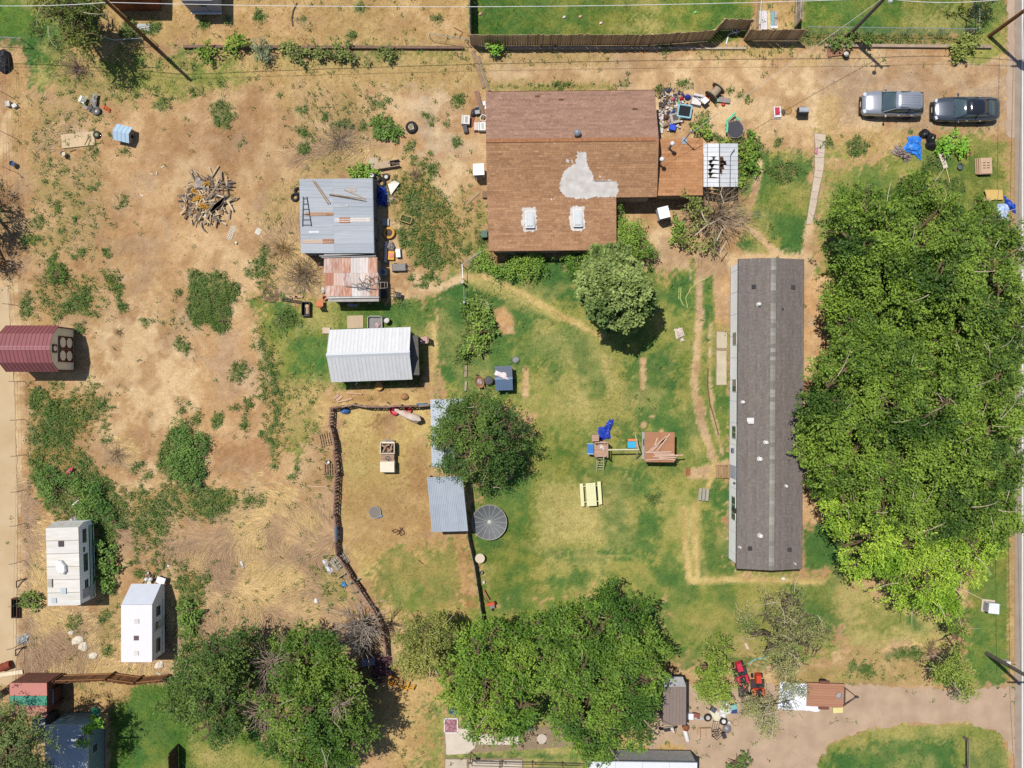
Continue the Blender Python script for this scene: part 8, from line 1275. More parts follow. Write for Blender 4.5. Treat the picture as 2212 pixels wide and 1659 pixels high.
wb2 = thing('wheelbarrow', 'reddish wooden wheelbarrow full of clutter beside the coop', 'wheelbarrow', 1036, 825, 20, 0, .3); P(wb2, 'tray', m('b07a58', .8, .1), ('lathe', 0, 0, .2, [(.25, 0), (.46, .26), (.48, .27), (.44, .24), (.24, .04), (0, .04)], 14, 0, 0, 0, .72, 1.0)); P(wb2, 'load', m('d8cfc4', .8, .3, 9, hex2='7a6458'), ('blob', 0, 0, .3, .2, .28, .15, 3, .2)); [P(wb2, 'handle', m('e0c49a', .8), ('tube', [(x, -.2, .3), (x * 1.2, -.8, .35)], .022, 4)) for x in (-.2, .2)]; wheel(wb2, 0, .5, .16, .16, .08)
S('grey_pan', 'round grey pan on the lawn above the coop', 'pan', m('8a8686', .5), 1114, 777, 0, .1, 0, ('lathe', 0, 0, 0, [(.22, 0), (.27, .06), (.25, .06), (.2, .02), (0, .02)], 16), ('tube', [(-.2, -.12, .03), (-.5, -.35, .03)], .02, 4)); plank('wide weathered board standing in the garden hedge', 1024, 730, 80, 1.0, .3, .15, 'cdb094'); plank('thin pale lath beside the garden board', 1011, 747, -2, .7, .05, .05, 'dcc8a8'); plank('grey log edging the garden bed by the coop', 1006, 802, 88, .9, .2, 0, 'a99680', .14, 'log', cat='log'); plank('short grey log below the garden edging', 1006, 834, 84, .8, .16, 0, 'b5a48e', .12, 'log', cat='log'); S('white_pipe', 'white plastic pipe elbow by the garden gate', 'pipe', WHITE, 1016, 675, 0, .1, .1, ('tube', [(-.35, .18, .3), (.1, -.05, .3), (.18, -.15, .3)], .04, 6), ('tube', [(.18, -.15, .3), (.18, -.4, .0)], .06, 6)); S('capped_bollard', 'grey post with white cap at the garden gate', 'post', m('a9adb2', .5), 1004, 656, 0, 0, 0, ('tube', [(0, 0, 0), (0, 0, 1.1)], .05, 8), ('lathe', 0, 0, 1.1, [(.08, 0), (.09, .06), (0, .08)], 10), ('tube', [(0, 0, .4), (-.05, 1.2, .9)], .025, 4)); S('garden_bollard', 'round topped pale post at the garden path', 'post', m('d8ccc0', .7), 1000, 612, 0, 0, 0, ('tube', [(0, 0, 0), (0, 0, .9)], .07, 8), ('ring', 0, 0, .92, .1, .03, 14, 5))
# ---------- play set, playhouse and lawn furniture
YW = m('e4ddb6', .8, .06); WD = m('d2ab94', .9, .1, 4, hex2='c09880'); ps = thing('play_tower', 'wooden play tower with ladder slide and swing beam', 'play set', 1298, 970, 0, 0, 1.3)
for x in (-.45, .45):
    for y in (-.55, .5): P(ps, 'post', WD, ('box', x, y, 0, .09, .09, 1.9))
for k in range(8): P(ps, 'deck_board', WD, ('box', 0, -.52 + k * .147, 1.25, 1.0, .13, .04))
P(ps, 'slide', m('4f8ad0', .4), ('slab', [(-.55, .35, 1.3), (-.55, -.35, 1.3), (-1.0, -.35, .9), (-1.0, .35, .9)], .04)); [P(ps, 'slide_edge', m('b8d0ec', .4), ('tube', [(-.55, y, 1.36), (-1.0, y, .96)], .045, 5)) for y in (-.38, .38)]; P(ps, 'roof_crate', m('b59a88', .9), ('box', -.45, .85, 1.1, .55, .5, .5)); [P(ps, 'crate_slat', WD, ('box', -.45, .66 + .12 * k, 1.6, .55, .08, .03)) for k in range(4)]
for x in (-.3, .22): P(ps, 'ladder_rail', YW, ('tube', [(x, -.6, 1.35), (x + .1, -1.8, .05)], .035, 5))
for k in range(5): P(ps, 'ladder_rung', YW, ('tube', [(-.28 + .02 * k, -.75 - .22 * k, 1.15 - .24 * k), (.24 + .02 * k, -.75 - .22 * k, 1.15 - .24 * k)], .02, 4))
P(ps, 'swing_beam', YW, ('tube', [(.45, -.02, 1.9), (2.75, .02, 1.9)], .06, 6)); [P(ps, 'frame_leg', YW, ('tube', [(2.75, .02, 1.9), (2.8, y, 0)], .05, 5)) for y in (-.9, .95)]; P(ps, 'railing', m('d8b89c', .9), ('box', .48, 0, 1.6, .05, 1.0, .12), ('box', 0, .5, 1.6, .95, .05, .12)); P(ps, 'loose_board', m('e4c4a8', .9), ('box', .12, .15, 1.3, .5, .1, .04, -60)); P(ps, 'loose_cloth', m('efe4dc', .9), ('cloth', [(-.1, 0), (.25, 0), (.25, .2), (-.1, .25)], 1.3, .1, 6, 4))
S('blue_tarp', 'crumpled royal blue tarp on the lawn behind the play tower', 'tarp', m('3350cc', .45, .1, 4), 1306, 929, 0, 0, 0, ('cloth', [(-.5, -.75), (.35, -.65), (.45, .05), (-.5, .3)], .02, .32, 12, 6), ('cloth', [(-.15, .0), (.4, .1), (.65, .75), (.3, .8)], .06, .3, 8, 7))
ty = thing('toy_car', 'blue and orange plastic toy car beside the playhouse', 'toy car', 1366, 958, 0, 0, .3); P(ty, 'tub', m('2fb4e0', .45, .05), ('box', -.05, -.08, .08, .62, .5, .3, 0, 0, 0, {'tap': 1.06})); P(ty, 'roof', m('f08a4a', .45, .05), ('box', 0, .28, .1, .75, .16, .42), ('box', .33, .0, .1, .1, .6, .38)); [wheel(ty, x, y, .1, .1, .07, 'f0c040') for x in (-.36, .3) for y in (-.25, .2)]
ph = thing('playhouse', 'small playhouse with flat brown panel roof and white side', 'playhouse', 1425, 966, -.5, 0, 1.9); P(ph, 'wall', m('ece8e0', .7, .05, boost=1.5), ('box', -.02, 0, 0, 2.05, 2.05, 1.8)); BRN = m('b47f5c', .85, .06, 2)
for x in (-1, 1):
    for k in range(3): P(ph, 'roof_panel', BRN, ('box', x * .56, -.75 + k * .75, 1.84, 1.11, .745, .03))
P(ph, 'trim', m('c4b8a8'), ('box', -1.06, 0, 1.5, .05, 2.1, .1)); wn = P(ph, 'window', m('8a7a6c'), ('box', -1.05, .3, .8, .04, .5, .5)); P(wn, 'pane', GLASS, ('box', -1.07, .3, .84, .03, .42, .42)); dr_ = P(ph, 'door', m('a47858'), ('box', .2, -1.04, 0, .6, .04, 1.4)); P(dr_, 'handle', DKMET, ('box', .4, -1.07, .7, .05, .03, .05))
for k, (x0, y0, x1, y1) in enumerate(((1420, 800, 1790, 480), (1480, 790, 1870, 430), (1580, 800, 1800, 520), (1540, 690, 1610, 510), (1600, 700, 1780, 500), (1360, 810, 1900, 800), (1530, 840, 1960, 850), (1550, 870, 2030, 880), (1510, 900, 2000, 920), (1560, 890, 2140, 865), (1640, 930, 1980, 965), (1360, 970, 1780, 945))):
    f = lambda x, y: W((1740 + x / 6.9125) * .72, (1240 + y / 6.9125) * .72, 1.95); a, b = f(x0, y0), f(x1, y1); c = (a + b) / 2; mb = MB(); L = (b - a).length; mb.box(0, 0, 0, L, .09, .04); me = mb.mesh('roof_plank'); me.materials.append(m('dcb8a0', .9, .1, 5)); o = ob('plank', me, None, (c.x, c.y, 1.885 + .042 * (k % 3)), math.degrees(math.atan2(b.y - a.y, b.x - a.x)))
    tag(o, ['upper left plank of the crossed pile on the playhouse roof', 'longest slanted plank reaching the top right of the playhouse roof', 'rightmost slanted plank on the playhouse roof', 'short steep plank on the playhouse roof', 'slanted plank inside the crossed pile on the playhouse', 'topmost of the flat planks across the playhouse roof', 'second flat plank of the stack on the playhouse roof', 'third flat plank jutting past the playhouse roof', 'fourth flat plank of the stack on the playhouse', 'plank that juts out farthest right from the playhouse roof', 'low plank pointing to the lower right playhouse corner', 'lowest plank along the front edge of the playhouse roof'][k], 'plank', 'planks on the playhouse roof')
pt = thing('picnic_table', 'pale yellow picnic table with two benches on the lawn', 'picnic table', 1277, 1068, 4, 0, .7); PY = m('eeebb6', .75, .05)
for k in range(4): P(pt, 'top_board', PY, ('box', -.28 + k * .185, 0, .72, .18, 1.75, .04))
for s_ in (-1, 1): P(pt, 'bench_board', PY, ('box', s_ * .68, s_ * .03, .43, .26, 1.75, .04))
for y in (-.6, .6): P(pt, 'cross_beam', PY, ('box', 0, y, .38, 1.4, .05, .06)); P(pt, 'leg', PY, ('tube', [(-.2, y, .7), (-.6, y, 0)], .045, 4)); P(pt, 'leg', PY, ('tube', [(.2, y, .7), (.6, y, 0)], .045, 4))
sb = thing('slatted_bench', 'small grey three slat bench on the lawn', 'bench', 1520, 1068, -5, 0, .4)
for k in range(3): P(sb, 'slat', m('b0aa98', .9, .1, 5), ('box', -.28 + k * .28, 0, .38, .22, .95, .05))
for y in (-.3, .3): P(sb, 'leg', WOODG, ('box', 0, y, 0, .7, .06, .38))
S('pale_rags', 'crumpled pinkish rags on the lawn near the sandy track', 'rags', m('ecd8c8', .9, .1), 1467, 719, 20, 0, 0, ('cloth', [(-.35, -.4), (.3, -.35), (.4, .3), (-.3, .4)], .02, .14, 9, 3), ('cloth', [(-.15, -.75), (.2, -.7), (.2, -.45), (-.1, -.45)], .02, .1, 5, 4)); plank('reddish door mat on the sandy patch', 1486, 1019, 84, .6, .34, .01, 'a86a4c', .02, 'door_mat', cat='mat')
hz_ = [W(a, b) + Vector((0, 0, .03)) for a, b in tp(2, 1, [(1080, 280), (1082, 205), (1095, 203), (1090, 280), (1110, 320), (1138, 338), (1125, 270), (1160, 210), (1200, 175), (1260, 145)])]; mb = MB(); mb.tube([tuple(p) for p in hz_], .03, 5); me = mb.mesh('hose'); me.materials.append(m('c8d07a', .6)); tag(ob('garden_hose', me), 'pale yellow garden hose looped on the lawn', 'hose')
mb = MB(); mb.tube([tuple(W(a, b) + Vector((0, 0, .04))) for a, b in ((1529, 795), (1528, 830), (1533, 870), (1546, 916), (1552, 940))], .05, 6); me = mb.mesh('pipe'); me.materials.append(m('7a5c4c', .8)); tag(ob('drain_pipe', me), 'long brown pipe along the sandy track beside the home', 'pipe'); mb = MB(); mb.tube([tuple(W(a, b) + Vector((0, 0, .04))) for a, b in ((1615, 1435), (1630, 1424), (1655, 1420))], .05, 6); me = mb.mesh('pipe'); me.materials.append(m('8ac4cc', .5)); tag(ob('garden_hose', me), 'pale blue hose above the red mowers', 'hose')
S('white_stone', 'small white stone below the long home', 'stone', WHITE, 1692, 1250, 0, 0, 0, ('blob', 0, 0, 0, .16, .12, .1, 3, .1)); bx('flat_stone', 'flat pale stone left of the olive tree', 'stone', 1613, 1396, -65, 'dcc4ac', .5, .2, .06)
# ---------- trash heap north east of the house
sp = thing('cable_spool', 'large weathered wooden cable spool on its side', 'cable spool', 1544, 200, 48, 0, .55)
for x in (-.42, .42): P(sp, 'flange', m('94856e', .95, .15, 4), ('lathe', x, 0, .58, [(0, -.03), (.58, -.03), (.58, .03), (0, .03)], 22, 0, 90))
P(sp, 'drum', m('b09c84', .95, .15, 5), ('tube', [(-.4, 0, .58), (.4, 0, .58)], .3, 14))
pn = thing('square_trampoline', 'tilted square trampoline frame with light blue padding and black net', 'trampoline', 1479, 240, -7, 0, .4); P(pn, 'net', m('26262c', .8), ('slab', [(-.48, -.4, .3), (.48, -.4, .22), (.48, .4, .42), (-.48, .4, .5)], .02)); [P(pn, 'padding', m('a4d4e2', .6), ('tube', [a, b], .075, 6)) for a, b in (((-.5, -.42, .34), (.5, -.42, .26)), ((.5, -.42, .26), (.5, .42, .46)), ((.5, .42, .46), (-.5, .42, .54)), ((-.5, .42, .54), (-.5, -.42, .34)))]; [P(pn, 'leg', m('c0c8cc', .5), ('tube', [(x, y, .3), (x, y, 0)], .025, 4)) for x in (-.48, .48) for y in (-.4, .4)]
ap = bx('grey_armchair', 'grey upturned armchair shell in the trash heap', 'armchair', 1457, 256, 14, 'b4a69a', .75, .85, .3, .0, None, .92, (('seat_pad', '5a5450', .08, .06, .3, .4, .42, .04), ('arm', 'c4b6aa', -.28, 0, .3, .14, .8, .12), ('arm', 'c4b6aa', .05, -.34, .3, .6, .12, .12)))
bx('blue_tub', 'bright blue storage tub at the foot of the trash heap', 'tub', 1453, 275, -15, '2c54d8', .48, .42, .35); chair('white plastic chair fallen beside the grey recliner', 1508, 201, 40, 'f0e8e4', 'e8e0dc', 1.15, True); bx('white_recliner', 'white padded recliner seat in the trash heap', 'armchair', 1505, 217, -12, 'eee6e2', .8, .75, .3, 0, None, .9, (('backrest', 'e4dcd8', 0, .3, .3, .7, .16, .3), ('base', '8c8886', 0, 0, 0, .85, .8, .1)))
bucket('orange bucket beside the cable spool', 1526, 213, 'ee6a2c', .22, .36); bucket('red bowl in front of the grey panel', 1562, 224, 'd83a30', .15, .16, None, 'bowl', 'bowl', False); plank('grey slab panel lying right of the cable spool', 1565, 216, -7, .9, .38, .1, 'a09690', .08, 'grey_slab', cat='panel'); bx('teal_box', 'teal box under the spool edge', 'box', 1548, 216, 20, '8fc0b8', .3, .3, .2)
for k, (x, y, hx, sx, sy, lab) in enumerate(((1486, 209, '2c3ea8', .42, .4, 'deep blue bag in the trash heap'), (1473, 213, 'd23444', .3, .3, 'red bag left of the deep blue bag'), (1454, 214, 'e87a88', .34, .26, 'pink cushion near the house in the trash heap'), (1439, 252, '7a5a50', .38, .4, 'brown suitcase near the house wall'), (1468, 255, 'd8d09c', .2, .3, 'cream cushion right of the grey armchair'), (1436, 269, 'c8b08a', .42, .36, 'tan carton at the house wall'), (1455, 241, '3a7ac4', .26, .26, 'small blue bag above the grey armchair'), (1467, 224, '8cd8b4', .6, .16, 'mint green foam tube in the trash heap'))):
    S('rubbish_item', lab, 'rubbish', m(hx, .6, .12, 5), x, y, 15 * k, 0, .2, ('blob', 0, 0, 0, sx * .55, sy * .55, .32, k, .14, 11, 6))
q = random.Random(9); mb = MB(); pal_ = [C(*c) for c in ((230, 222, 214), (90, 84, 80), (196, 172, 140), (150, 110, 84), (220, 206, 190), (60, 70, 110), (180, 150, 140), (240, 236, 230), (120, 130, 120))]
for k in range(230):
    a, r = q.uniform(0, 6.28), q.random() ** .6; fx = 1455 + math.cos(a) * r * 34 - 6; fy = 236 + math.sin(a) * r * 48
    if fx < 1424: continue
    p = W(fx, fy); mb.box(p.x, p.y, q.uniform(0, .12), q.uniform(.06, .34), q.uniform(.05, .22), q.uniform(.03, .12), q.uniform(0, 180), q.uniform(-20, 20), q.uniform(-20, 20), q.choice(pal_))
me = mb.mesh('rubbish_bits'); me.materials.append(VCOL); tag(ob('rubbish_bits', me), 'scattered small rubbish of the heap beside the house', 'rubbish', kind='stuff')
plank('white splintered planks against the house wall', 1430, 262, 85, 1.8, .3, .02, 'e4dcd8'); plank('thin stick leaning out of the trash heap', 1506, 268, -62, 1.0, .04, .05, 'b07a4c', .04, 'stick', cat='stick')
gtm = thing('round_trampoline', 'round black trampoline with mint green pads in the bushes', 'trampoline', 1588, 279, 0, 0, .4); P(gtm, 'mat', m('4a4850', .8, .05), ('lathe', 0, 0, .42, [(.6, 0), (0, -.01)], 26)); P(gtm, 'rim', m('a89a94', .5), ('ring', 0, 0, .42, .68, .03, 28, 5)); [P(gtm, 'leg', DKMET, ('tube', [(.66 * math.cos(a), .66 * math.sin(a), .42), (.66 * math.cos(a), .66 * math.sin(a), 0)], .025, 4)) for a in (.4, 1.7, 3, 4.3, 5.5)]; [P(gtm, 'pad', m('78dcaa', .55), ('tube', pts, .09, 6)) for pts in ([(-.68, -.3, .5), (-.62, .2, .52), (-.72, .62, .55)], [(-.66, .62, .55), (-.2, 1.05, .5), (.02, 1.2, .45)], [(.05, .85, .45), (.35, .68, .45)])]; [P(gtm, 'spring', m('c0b8b4', .5), ('tube', [(.6 * math.cos(6.283 * k / 20), .6 * math.sin(6.283 * k / 20), .42), (.68 * math.cos(6.283 * k / 20), .68 * math.sin(6.283 * k / 20), .42)], .015, 4)) for k in range(20)]
lt = bx('litter_tray', 'white tray box with red contents in the alley', 'tray', 1679, 242, 3, 'f0e8e4', .55, .82, .22, 0, None, 1.0, (('red_lining', 'c8384c', 0, .05, .2, .36, .6, .03), ('board', 'f0d8c4', 0, -.42, .0, .62, .14, .05))); S('straw_mat', 'round brown straw patch mat in the alley', 'mat', m('b8905c', .95, .2, 7), 1701, 238, 0, 0, 0, ('lathe', 0, 0, 0, [(.36, 0), (.3, .05), (0, .06)], 14)); S('small_junk', 'small dark scrap beside the straw mat', 'scrap', m('6a5a50', .8, .3, 8), 1692, 243, 0, 0, 0, ('blob', 0, 0, 0, .16, .24, .14, 5, .25))
bg_ = thing('barrel_grill', 'grey and black barrel grill standing in the alley', 'grill', 1734, 241, 0, 0, .6); P(bg_, 'barrel', m('2e2c2e', .7), ('tube', [(-.38, 0, .62), (.38, 0, .62)], .3, 14)); P(bg_, 'lid', m('b8bcc4', .5, .08), ('tube', [(-.36, .04, .7), (.36, .04, .7)], .26, 14)); [P(bg_, 'leg', BLACK, ('tube', [(x, y, .5), (x * 1.1, y * 1.3, 0)], .025, 4)) for x in (-.32, .32) for y in (-.2, .2)]; P(bg_, 'handle', m('8a6a58'), ('tube', [(-.2, .32, .72), (.2, .32, .72)], .02, 4))
bucket('dark drum with pale lid below the reddish pallet', 1827, 117, '3a3634', .24, .5, 'e4ddd0', 'drum', 'drum', False); S('white_rubble', 'white broken frame pieces at the fence jog', 'rubble', m('efe8e2', .8, .08), 1586, 72, 0, 0, 0, ('box', 0, 0, .1, .9, .1, .08, 12), ('box', -.2, .15, .2, .1, .6, .08, 10), ('box', .15, .1, .15, .1, .5, .08, -8), ('box', -.55, -.5, .02, .1, .8, .06, -15), ('box', .05, .3, .25, .6, .1, .06, 5))
for k, (x, w, hx) in enumerate(((1644, 9, 'ecdfe0'), (1653, 8, 'f0e8e8'), (1661, 6, 'e8d09c'), (1669, 8, '7fb0b4'), (1676, 7, 'b8a8a4'))): plank(['white board at the left of the sheets behind the fence', 'second white board of the sheets behind the fence', 'cream board in the middle of the sheets', 'teal tin sheet among the boards behind the fence', 'grey tin sheet at the right of the boards'][k], x, 44 if k < 3 else 40, 90, 1.5 if k < 3 else 1.1, w / 28, .03, hx, .03, 'loose_sheet', cat='board'); 
plank('white board under the right tin sheets', 1672, 57, 0, .6, .3, .02, 'f0ecec', .03, 'loose_sheet', cat='board')
S('pink_toy', 'small pink toy lying on the paved path', 'toy', m('d890a8', .6, .2, 6), 1763, 327, 0, 0, 0, ('blob', 0, 0, 0, .13, .3, .14, 3, .2), ('tube', [(-.1, .2, .1), (.14, .24, .12)], .03, 4)); [S('lawn_toy', lab, 'toy', m(hx, .6), x, y, 20, 0, 0, ('blob', 0, 0, 0, .14, .1, .1, 2, .15)) for x, y, hx, lab in ((1219, 37, 'f0e0d8', 'small white toy on the top lawn'), (1254, 36, 'e8b0a0', 'pale pink toy right of the white one on the top lawn'), (1298, 50, 'f0d8d0', 'white and pink doll on the top lawn'), (1038, 30, 'e8b0ac', 'pink ball by the grey fence on the top lawn'), (1502, 27, '8ae87c', 'bright green ball on the top lawn'))]
# ---------- verge by the parked cars
S('blue_tarp', 'bright blue tarp over a heap beside the black trash bags', 'tarp', m('3a8ef0', .5, .06, 3), 1973, 320, 0, 0, 0, ('cloth', [(-.8, -.1), (.55, -.95), (.6, .85), (-.4, .85)], .02, .3, 12, 8)); S('blanket_bundle', 'striped grey and brown blanket bundle beside the blue tarp', 'blanket', m('c8c0ba', .9, .3, 7, hex2='7a4c44'), 1947, 333, -35, 0, 0, ('cloth', [(-.75, -.3), (.75, -.28), (.7, .3), (-.7, .32)], .02, .3, 12, 5))
for k, (x, y) in enumerate(((1998, 288), (2012, 297), (2012, 314))): S('trash_bag', ['black trash bag nearest the alley, topmost of three', 'black trash bag in the middle of the three', 'black trash bag lowest of the three beside the leafy bush'][k], 'trash bag', m('262428', .3, .2, 5, spec=.5), x, y, 40 * k, 0, .2, ('blob', 0, 0, 0, .4 - .03 * k, .34 + .04 * k, .42, k + 20, .14, 14, 8), ('lathe', .05, .03, .36, [(.09, 0), (.04, .1), (.1, .16), (0, .16)], 7), group='black trash bags on the verge')
sg = thing('yard_sign', 'fallen white yard sign with faint marks on a wooden stake', 'sign', 2037, 348, -70, 0, .1); P(sg, 'panel', m('e2d2bc', .8, .06), ('box', 0, 0, .12, 1.15, .36, .03)); P(sg, 'stake', m('d8c47c', .8), ('box', 1.15, .0, .05, 1.3, .05, .05, -6)); [P(sg, 'mark', m('8a7a6c', .8), ('box', -.35 + .2 * k, .02, .152, .09, .16, .004, 20)) for k in range(4)]
pk = thing('pallet_stack', 'tan pallet stack with six dark hand slots on the verge', 'pallet stack', 2129, 358, 2, 0, .4)
for k in range(3): P(pk, 'panel', m('c9a684', .9, .08, 4), ('box', -.06 * (2 - k) * 1.2, .04 * (1 - k), .02 + .14 * k, .98, 1.2, .1))
P(pk, 'top', m('d2b092', .9, .06, 4), ('box', .04, 0, .42, .86, 1.2, .03)); [P(pk, 'slot', m('4a3a30'), ('box', -.12 + .3 * i, .22 - .2 * j, .45, .2, .06, .006)) for i in range(2) for j in range(3)]
S('yellow_board', 'tan yellow board leaning over a carton at the road verge', 'board', m('e6c074', .85, .06), 2148, 421, -3, 0, .3, ('slab', [(-.8, .35, .35), (.55, .4, .4), (.75, -.3, .2), (-.4, -.4, .15)], .04)); bx('brown_carton', 'crushed brown carton under the yellow board', 'carton', 2130, 432, 25, 'c09c7c', .8, .55, .2, tap=.85); S('blue_tarp', 'dark blue tarp at the road edge under the leaves', 'tarp', m('2a56c8', .5, .08, 3), 2177, 443, 10, 0, 0, ('cloth', [(-.3, -.1), (.45, -.75), (.5, -.1), (-.2, .7)], .02, .25, 10, 4)); S('blue_bag_heap', 'pale blue bags heap under the tree edge at the verge', 'bags', m('7aa4d8', .6, .3, 6, hex2='d8dce4'), 2164, 462, 0, 0, 0, ('blob', 0, 0, 0, .5, .9, .35, 9, .2, 14, 7)); plank('rusty brown sheet in the verge grass', 2094, 326, 85, .8, .36, .02, '9a6a44', .02, 'sheet', cat='sheet'); bucket('small dark pot in the verge grass', 2074, 360, '5a6a66', .24, .2, None, 'pot', 'pot', False); S('white_rag', 'small white rag below the bright leafy bush', 'rag', WHITE, 2049, 336, 0, 0, 0, ('blob', 0, 0, 0, .12, .1, .08, 2, .2))
ub = thing('utility_cabinet', 'white utility cabinet on the verge at the right', 'cabinet', 2146, 1314, -6, 0, .8); P(ub, 'case', m('dadce0', .6, .04, boost=1.2), ('box', 0, 0, .05, .75, .7, .8)); P(ub, 'top', m('eceef2', .6), ('box', 0, 0, .85, .82, .78, .06)); dr_ = P(ub, 'door', m('b9bcc2', .6), ('box', -.385, 0, .15, .02, .6, .6)); P(dr_, 'handle', DKMET, ('box', -.41, .2, .45, .03, .04, .1)); P(ub, 'pad', CONC, ('box', 0, 0, 0, 1.0, .95, .06))
# ---------- south driveway junk
tyre('tyre with chrome hub beside the grey ramp', 1529, 1550, .32, 0, 'c8c0b8'); tyre('tyre with white rim and red hub on the driveway', 1563, 1558, .32, .02, 'f0e4e0'); S('kettle_dome', 'round grey kettle lid lying on the driveway', 'lid', m('8a8688', .4, .06), 1571, 1575, 0, 0, .1, ('lathe', 0, 0, 0, [(.34, 0), (.32, .1), (.2, .2), (.05, .23), (0, .26)], 20), smooth=True); bx('tan_cabinet', 'tan cabinet lying on the driveway among black racks', 'cabinet', 1525, 1584, 2, 'c8a888', .82, .78, .3, 0, None, 1.0, (('seam', '8f7458', 0, 0, .3, .03, .78, .005),))
for k, (x, y, a) in enumerate(((1545, 1568, 80), (1540, 1582, 10), (1550, 1584, 45))):
    o = thing('metal_rack', ['black wire rack above the tan cabinet', 'black wire rack right of the tan cabinet', 'tangled black rack beside the kettle lid'][k], 'rack', x, y, a); [P(o, 'bar', m('4a3e3c', .6), ('tube', [(-.4, -.24 + .16 * j, .1 + .05 * k), (.4, -.24 + .16 * j, .14 + .05 * k)], .018, 4)) for j in range(4)]; [P(o, 'post', m('4a3e3c', .6), ('tube', [(x_, -.3, .02), (x_, .3, .2)], .022, 4)) for x_ in (-.4, .4)]
bucket('white bucket beside the white rim tyre', 1575, 1561, 'ece6da', .15, .3); S('hoop', 'thin tan hoop lying on the driveway', 'hoop', m('a8845c', .7), 1589, 1561, 0, 0, 0, ('ring', 0, 0, .03, .25, .02, 24, 5)); chair('teal camping chair beside the small light green tree', 1585, 1527, 15, '7cc0bc', '3c4a6a', 1.05); bx('navy_box', 'navy blue box below the teal chair', 'box', 1586, 1536, 4, '34427a', .42, .34, .3); chair('white plastic chair under the light green tree', 1566, 1519, 10, 'f4f0ec', 'f0ece8', .95); S('white_bags', 'white plastic bags heap on the driveway', 'bags', m('efece8', .6, .06), 1563, 1537, 0, 0, 0, ('blob', 0, 0, 0, .45, .4, .35, 6, .22, 13, 7), ('blob', .4, .1, 0, .25, .18, .2, 3, .2)); plank('cream cardboard sheets beside the white bags', 1546, 1546, -60, 1.1, .5, .02, 'e4dcc0', .03, 'cardboard', cat='cardboard'); bx('white_cooler', 'white chest cooler at the brown shed wall', 'cooler', 1490, 1547, -4, 'f2eef4', .5, .42, .4, 0, 'fafafe'); plank('grey metal ramp on the driveway', 1511, 1551, -6, .95, .22, .02, 'c0bebc', .04, 'ramp', cat='ramp')
rb = thing('rusty_cart', 'rusty red hand cart between the cooler and ramp', 'hand cart', 1502, 1543, -10); P(rb, 'tray', m('9a5a4c', .8, .15), ('box', 0, 0, .15, .6, .32, .12)); [wheel(rb, x, -.2, .12, .12, .06, ax='y') for x in (-.25, .25)]; P(rb, 'handle', m('8a5044'), ('tube', [(.25, .15, .25), (-.1, .22, .35), (-.35, .2, .3)], .025, 4))
S('white_tank', 'white gas cylinder lying on the driveway', 'gas cylinder', m('f0ece8', .5, .05), 1482, 1588, 105, 0, .15, ('lathe', 0, 0, .17, [(0, -.55), (.12, -.52), (.17, -.4), (.17, .35), (.1, .48), (.04, .5), (.04, .56), (0, .56)], 14, 0, 90), smooth=True); S('rusty_barrel', 'rusty brown barrel beside the white gas cylinder', 'barrel', m('9a5c34', .8, .25, 5), 1481, 1571, 30, 0, .3, ('lathe', 0, 0, 0, [(.22, 0), (.24, .1), (.22, .3), (.24, .5), (.2, .52), (.18, .4), (0, .4)], 14)); bx('black_case', 'black case at the end of the driveway junk', 'case', 1564, 1589, 20, '3a363a', .3, .45, .25)
sc2 = thing('scooter', 'white motor scooter leaning by the brown shed', 'scooter', 1443, 1570, 8); P(sc2, 'body', m('d8d4cc', .5), ('box', 0, 0, .25, .75, .25, .25, 0, 0, 0, {'tap': .75})); P(sc2, 'seat', BLACK, ('box', -.15, 0, .5, .5, .22, .08)); wheel(sc2, -.5, 0, .2, .2, .1, ax='y'); wheel(sc2, .5, 0, .2, .2, .1, ax='y'); P(sc2, 'handlebar', BLACK, ('tube', [(.38, -.25, .85), (.42, 0, .8), (.38, .25, .85)], .02, 4)); P(sc2, 'front_shield', m('e4e0d8', .5), ('box', .36, 0, .3, .08, .3, .5, 0, 0, -12)); plank('long tan rod behind the scooter', 1458, 1568, 14, 1.2, .05, .2, 'b89a74', .04, 'rod', cat='rod'); S('yellow_strap', 'thin yellow strap on the driveway', 'strap', m('d89a3c', .7), 1508, 1578, 80, 0, 0, ('tube', [(-.35, 0, .02), (0, .05, .02), (.35, -.03, .02)], .03, 4)); chair('dark folded chair behind the driveway tyre', 1529, 1527, 60, '3a3c50', '3a3c50', .8, True)
